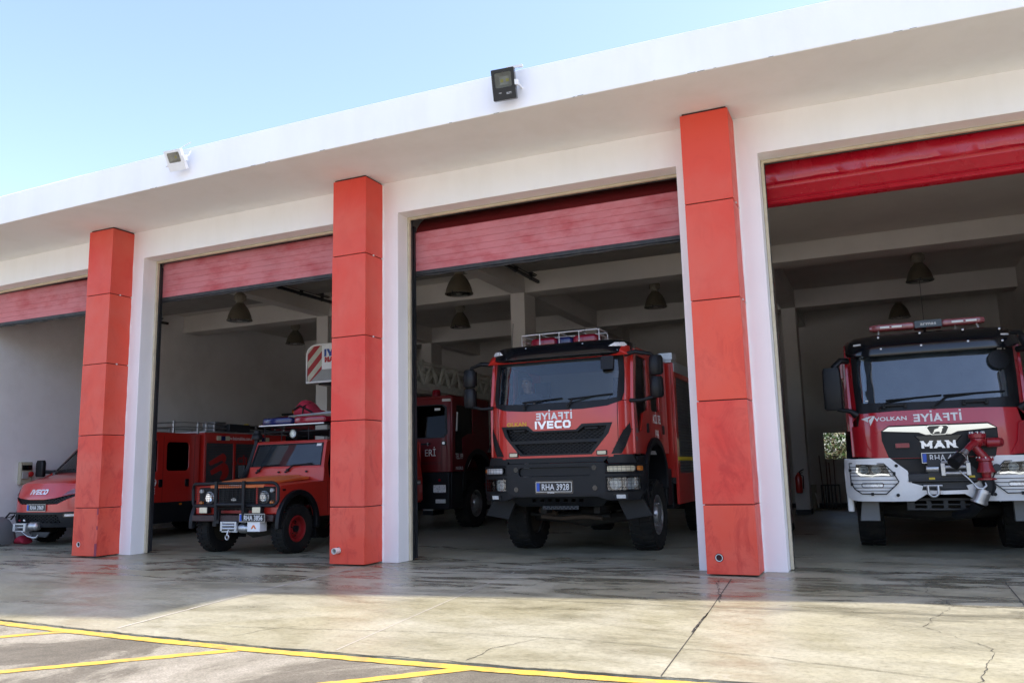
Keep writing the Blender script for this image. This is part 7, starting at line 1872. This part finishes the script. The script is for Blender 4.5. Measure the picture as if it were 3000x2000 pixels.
tag(b.loft(rings).build("tool_bag", None, None, smooth=80, subsurf=1), "small red bag on the floor under the left truck's bumper", "bag")
# extinguisher on the second inner pillar
t = thing("fire_extinguisher", "red fire extinguisher hung on a white inner pillar of the right bay", "fire extinguisher", (9.93, 11.0, 0.52))
MB().use(red).lathe([(0.07, 0.0), (0.08, 0.02), (0.08, 0.36), (0.06, 0.42), (0.03, 0.45), (0.03, 0.48), (0.001, 0.485)], (0, 0, 0), 'z', 20).build("cylinder", None, t, smooth=40)
MB().use(blk).tube([(0, 0, 0.47), (0.05, -0.01, 0.52), (0.13, -0.02, 0.56)], 0.014, 6).tube([(0, 0, 0.47), (0.10, -0.02, 0.48)], 0.012, 6).tube([(0.02, 0, 0.46), (0.11, 0, 0.40), (0.10, 0, 0.1)], 0.012, 6).build("valve", None, t, smooth=60)
# pole rack by the back wall
t = thing("tool_rack", "low dark steel rack holding poles under the small back window", "tool rack", (10.48, 14.05, 0))
b = MB()
for x in (-0.22, -0.13, -0.05, 0.03, 0.11, 0.22): b.box(x - 0.014, x + 0.014, -0.02, 0.02, 0.0, 0.62)
for z in (0.08, 0.6): b.box(-0.24, 0.24, -0.12, -0.09, z, z + 0.03).box(-0.24, 0.24, 0.09, 0.12, z, z + 0.03)
b.box(-0.24, -0.21, -0.12, 0.12, 0.0, 0.63).box(0.21, 0.24, -0.12, 0.12, 0.0, 0.63)
b.build("frame", dkmetal, t)
pole_m = mat("pole_wood", (0.12, 0.05, 0.03), 0.6)
for i, (x0, x1, h, lab) in enumerate(((-0.18, -0.24, 1.42, "leftmost thin pole standing in the rack"), (-0.08, -0.07, 1.30, "second thin pole from the left standing in the rack"), (0.02, 0.0, 1.22, "third thin pole from the left standing in the rack"), (0.12, 0.13, 1.38, "rightmost thin pole, with a hooked end, in the rack"))):
    b = MB().use(pole_m).tube([(10.48 + x0, 14.05, 0.02), (10.48 + x1, 14.20, h)], 0.013, 7)
    if i == 3: b.use(dkmetal).tube([(10.48 + x1 - 0.05, 14.2, h), (10.48 + x1 + 0.05, 14.2, h + 0.02)], 0.012, 6)
    tag(b.build("pole", None, None, smooth=60), lab, "pole", "poles in the rack")
t = thing("bin", "pale plastic bin with a tap beside the inner pillar, right bay", "bin", (9.98, 13.1, 0))
b = MB().loft([[(p * k, q * k, z) for p, q in rrect(-0.2, 0.2, -0.2, 0.2, 0.05)] for z, k in ((0, 0.85), (0.1, 0.88), (0.62, 1.0), (0.66, 1.02))]); b.build("bin_body", mat("bin_cream", (0.36, 0.34, 0.26), 0.6), t, smooth=50)
MB().box(-0.16, 0.12, -0.12, 0.12, 0.662, 0.72).build("lid", pvc, t, bevel=0.02)
MB().tube([(0.18, -0.2, 0.45), (0.22, -0.22, 0.3), (0.24, -0.22, 0.05)], 0.02, 8).build("tap", pvc, t)
t = thing("steel_cabinet", "narrow grey steel cabinet behind the white jamb of the right bay", "cabinet", (9.99, 4.1, 0))
MB().box(-0.30, 0.20, 0.0, 0.42, 0.02, 1.05).build("cabinet_body", mat("cabinet_grey", (0.40, 0.40, 0.40), 0.5), t, bevel=0.01)
MB().box(-0.32, 0.22, -0.03, 0.44, 1.051, 1.075).build("worktop", blk, t, bevel=0.005)
# shrub outside the back window
leaf = [mat("leaf_green", (0.06, 0.13, 0.02), 0.6, var=0.3, vscale=9), mat("leaf_olive", (0.13, 0.13, 0.05), 0.6, var=0.3, vscale=9), mat("leaf_dry", (0.16, 0.11, 0.05), 0.7, var=0.3, vscale=9)]
t = thing("shrub", "sunlit green and dry brown shrub outside the back window", "shrub", (11.0, 17.6, 0))
b = MB(); rnd = random.Random(21)
for m_ in leaf: b.use(m_)
for k in range(5200):
    b.use(leaf[rnd.choice((0, 0, 1, 1, 2))])
    u, v, w_ = rnd.gauss(0, 1.1), rnd.gauss(0, 0.45), 0.25 + abs(rnd.gauss(1.1, 0.75))
    c_ = Vector((u, v, w_)); a = Vector((rnd.uniform(-1, 1), rnd.uniform(-1, 1), rnd.uniform(-1, 1))).normalized(); q = a.orthogonal().normalized(); L = rnd.uniform(0.06, 0.13)
    b.add([c_ - a * L, c_ + q * L * 0.35, c_ + a * L, c_ - q * L * 0.35], [(0, 1, 2, 3)])
b.build("foliage", None, t, smooth=0)
b = MB().use(pole_m)
for k in range(16): x = rnd.uniform(-1.2, 1.2); b.tube([(x * 0.5, 0, 0), (x, rnd.uniform(-0.3, 0.3), rnd.uniform(1.2, 2.3))], [0.025, 0.006], 5)
b.build("stem", None, t)
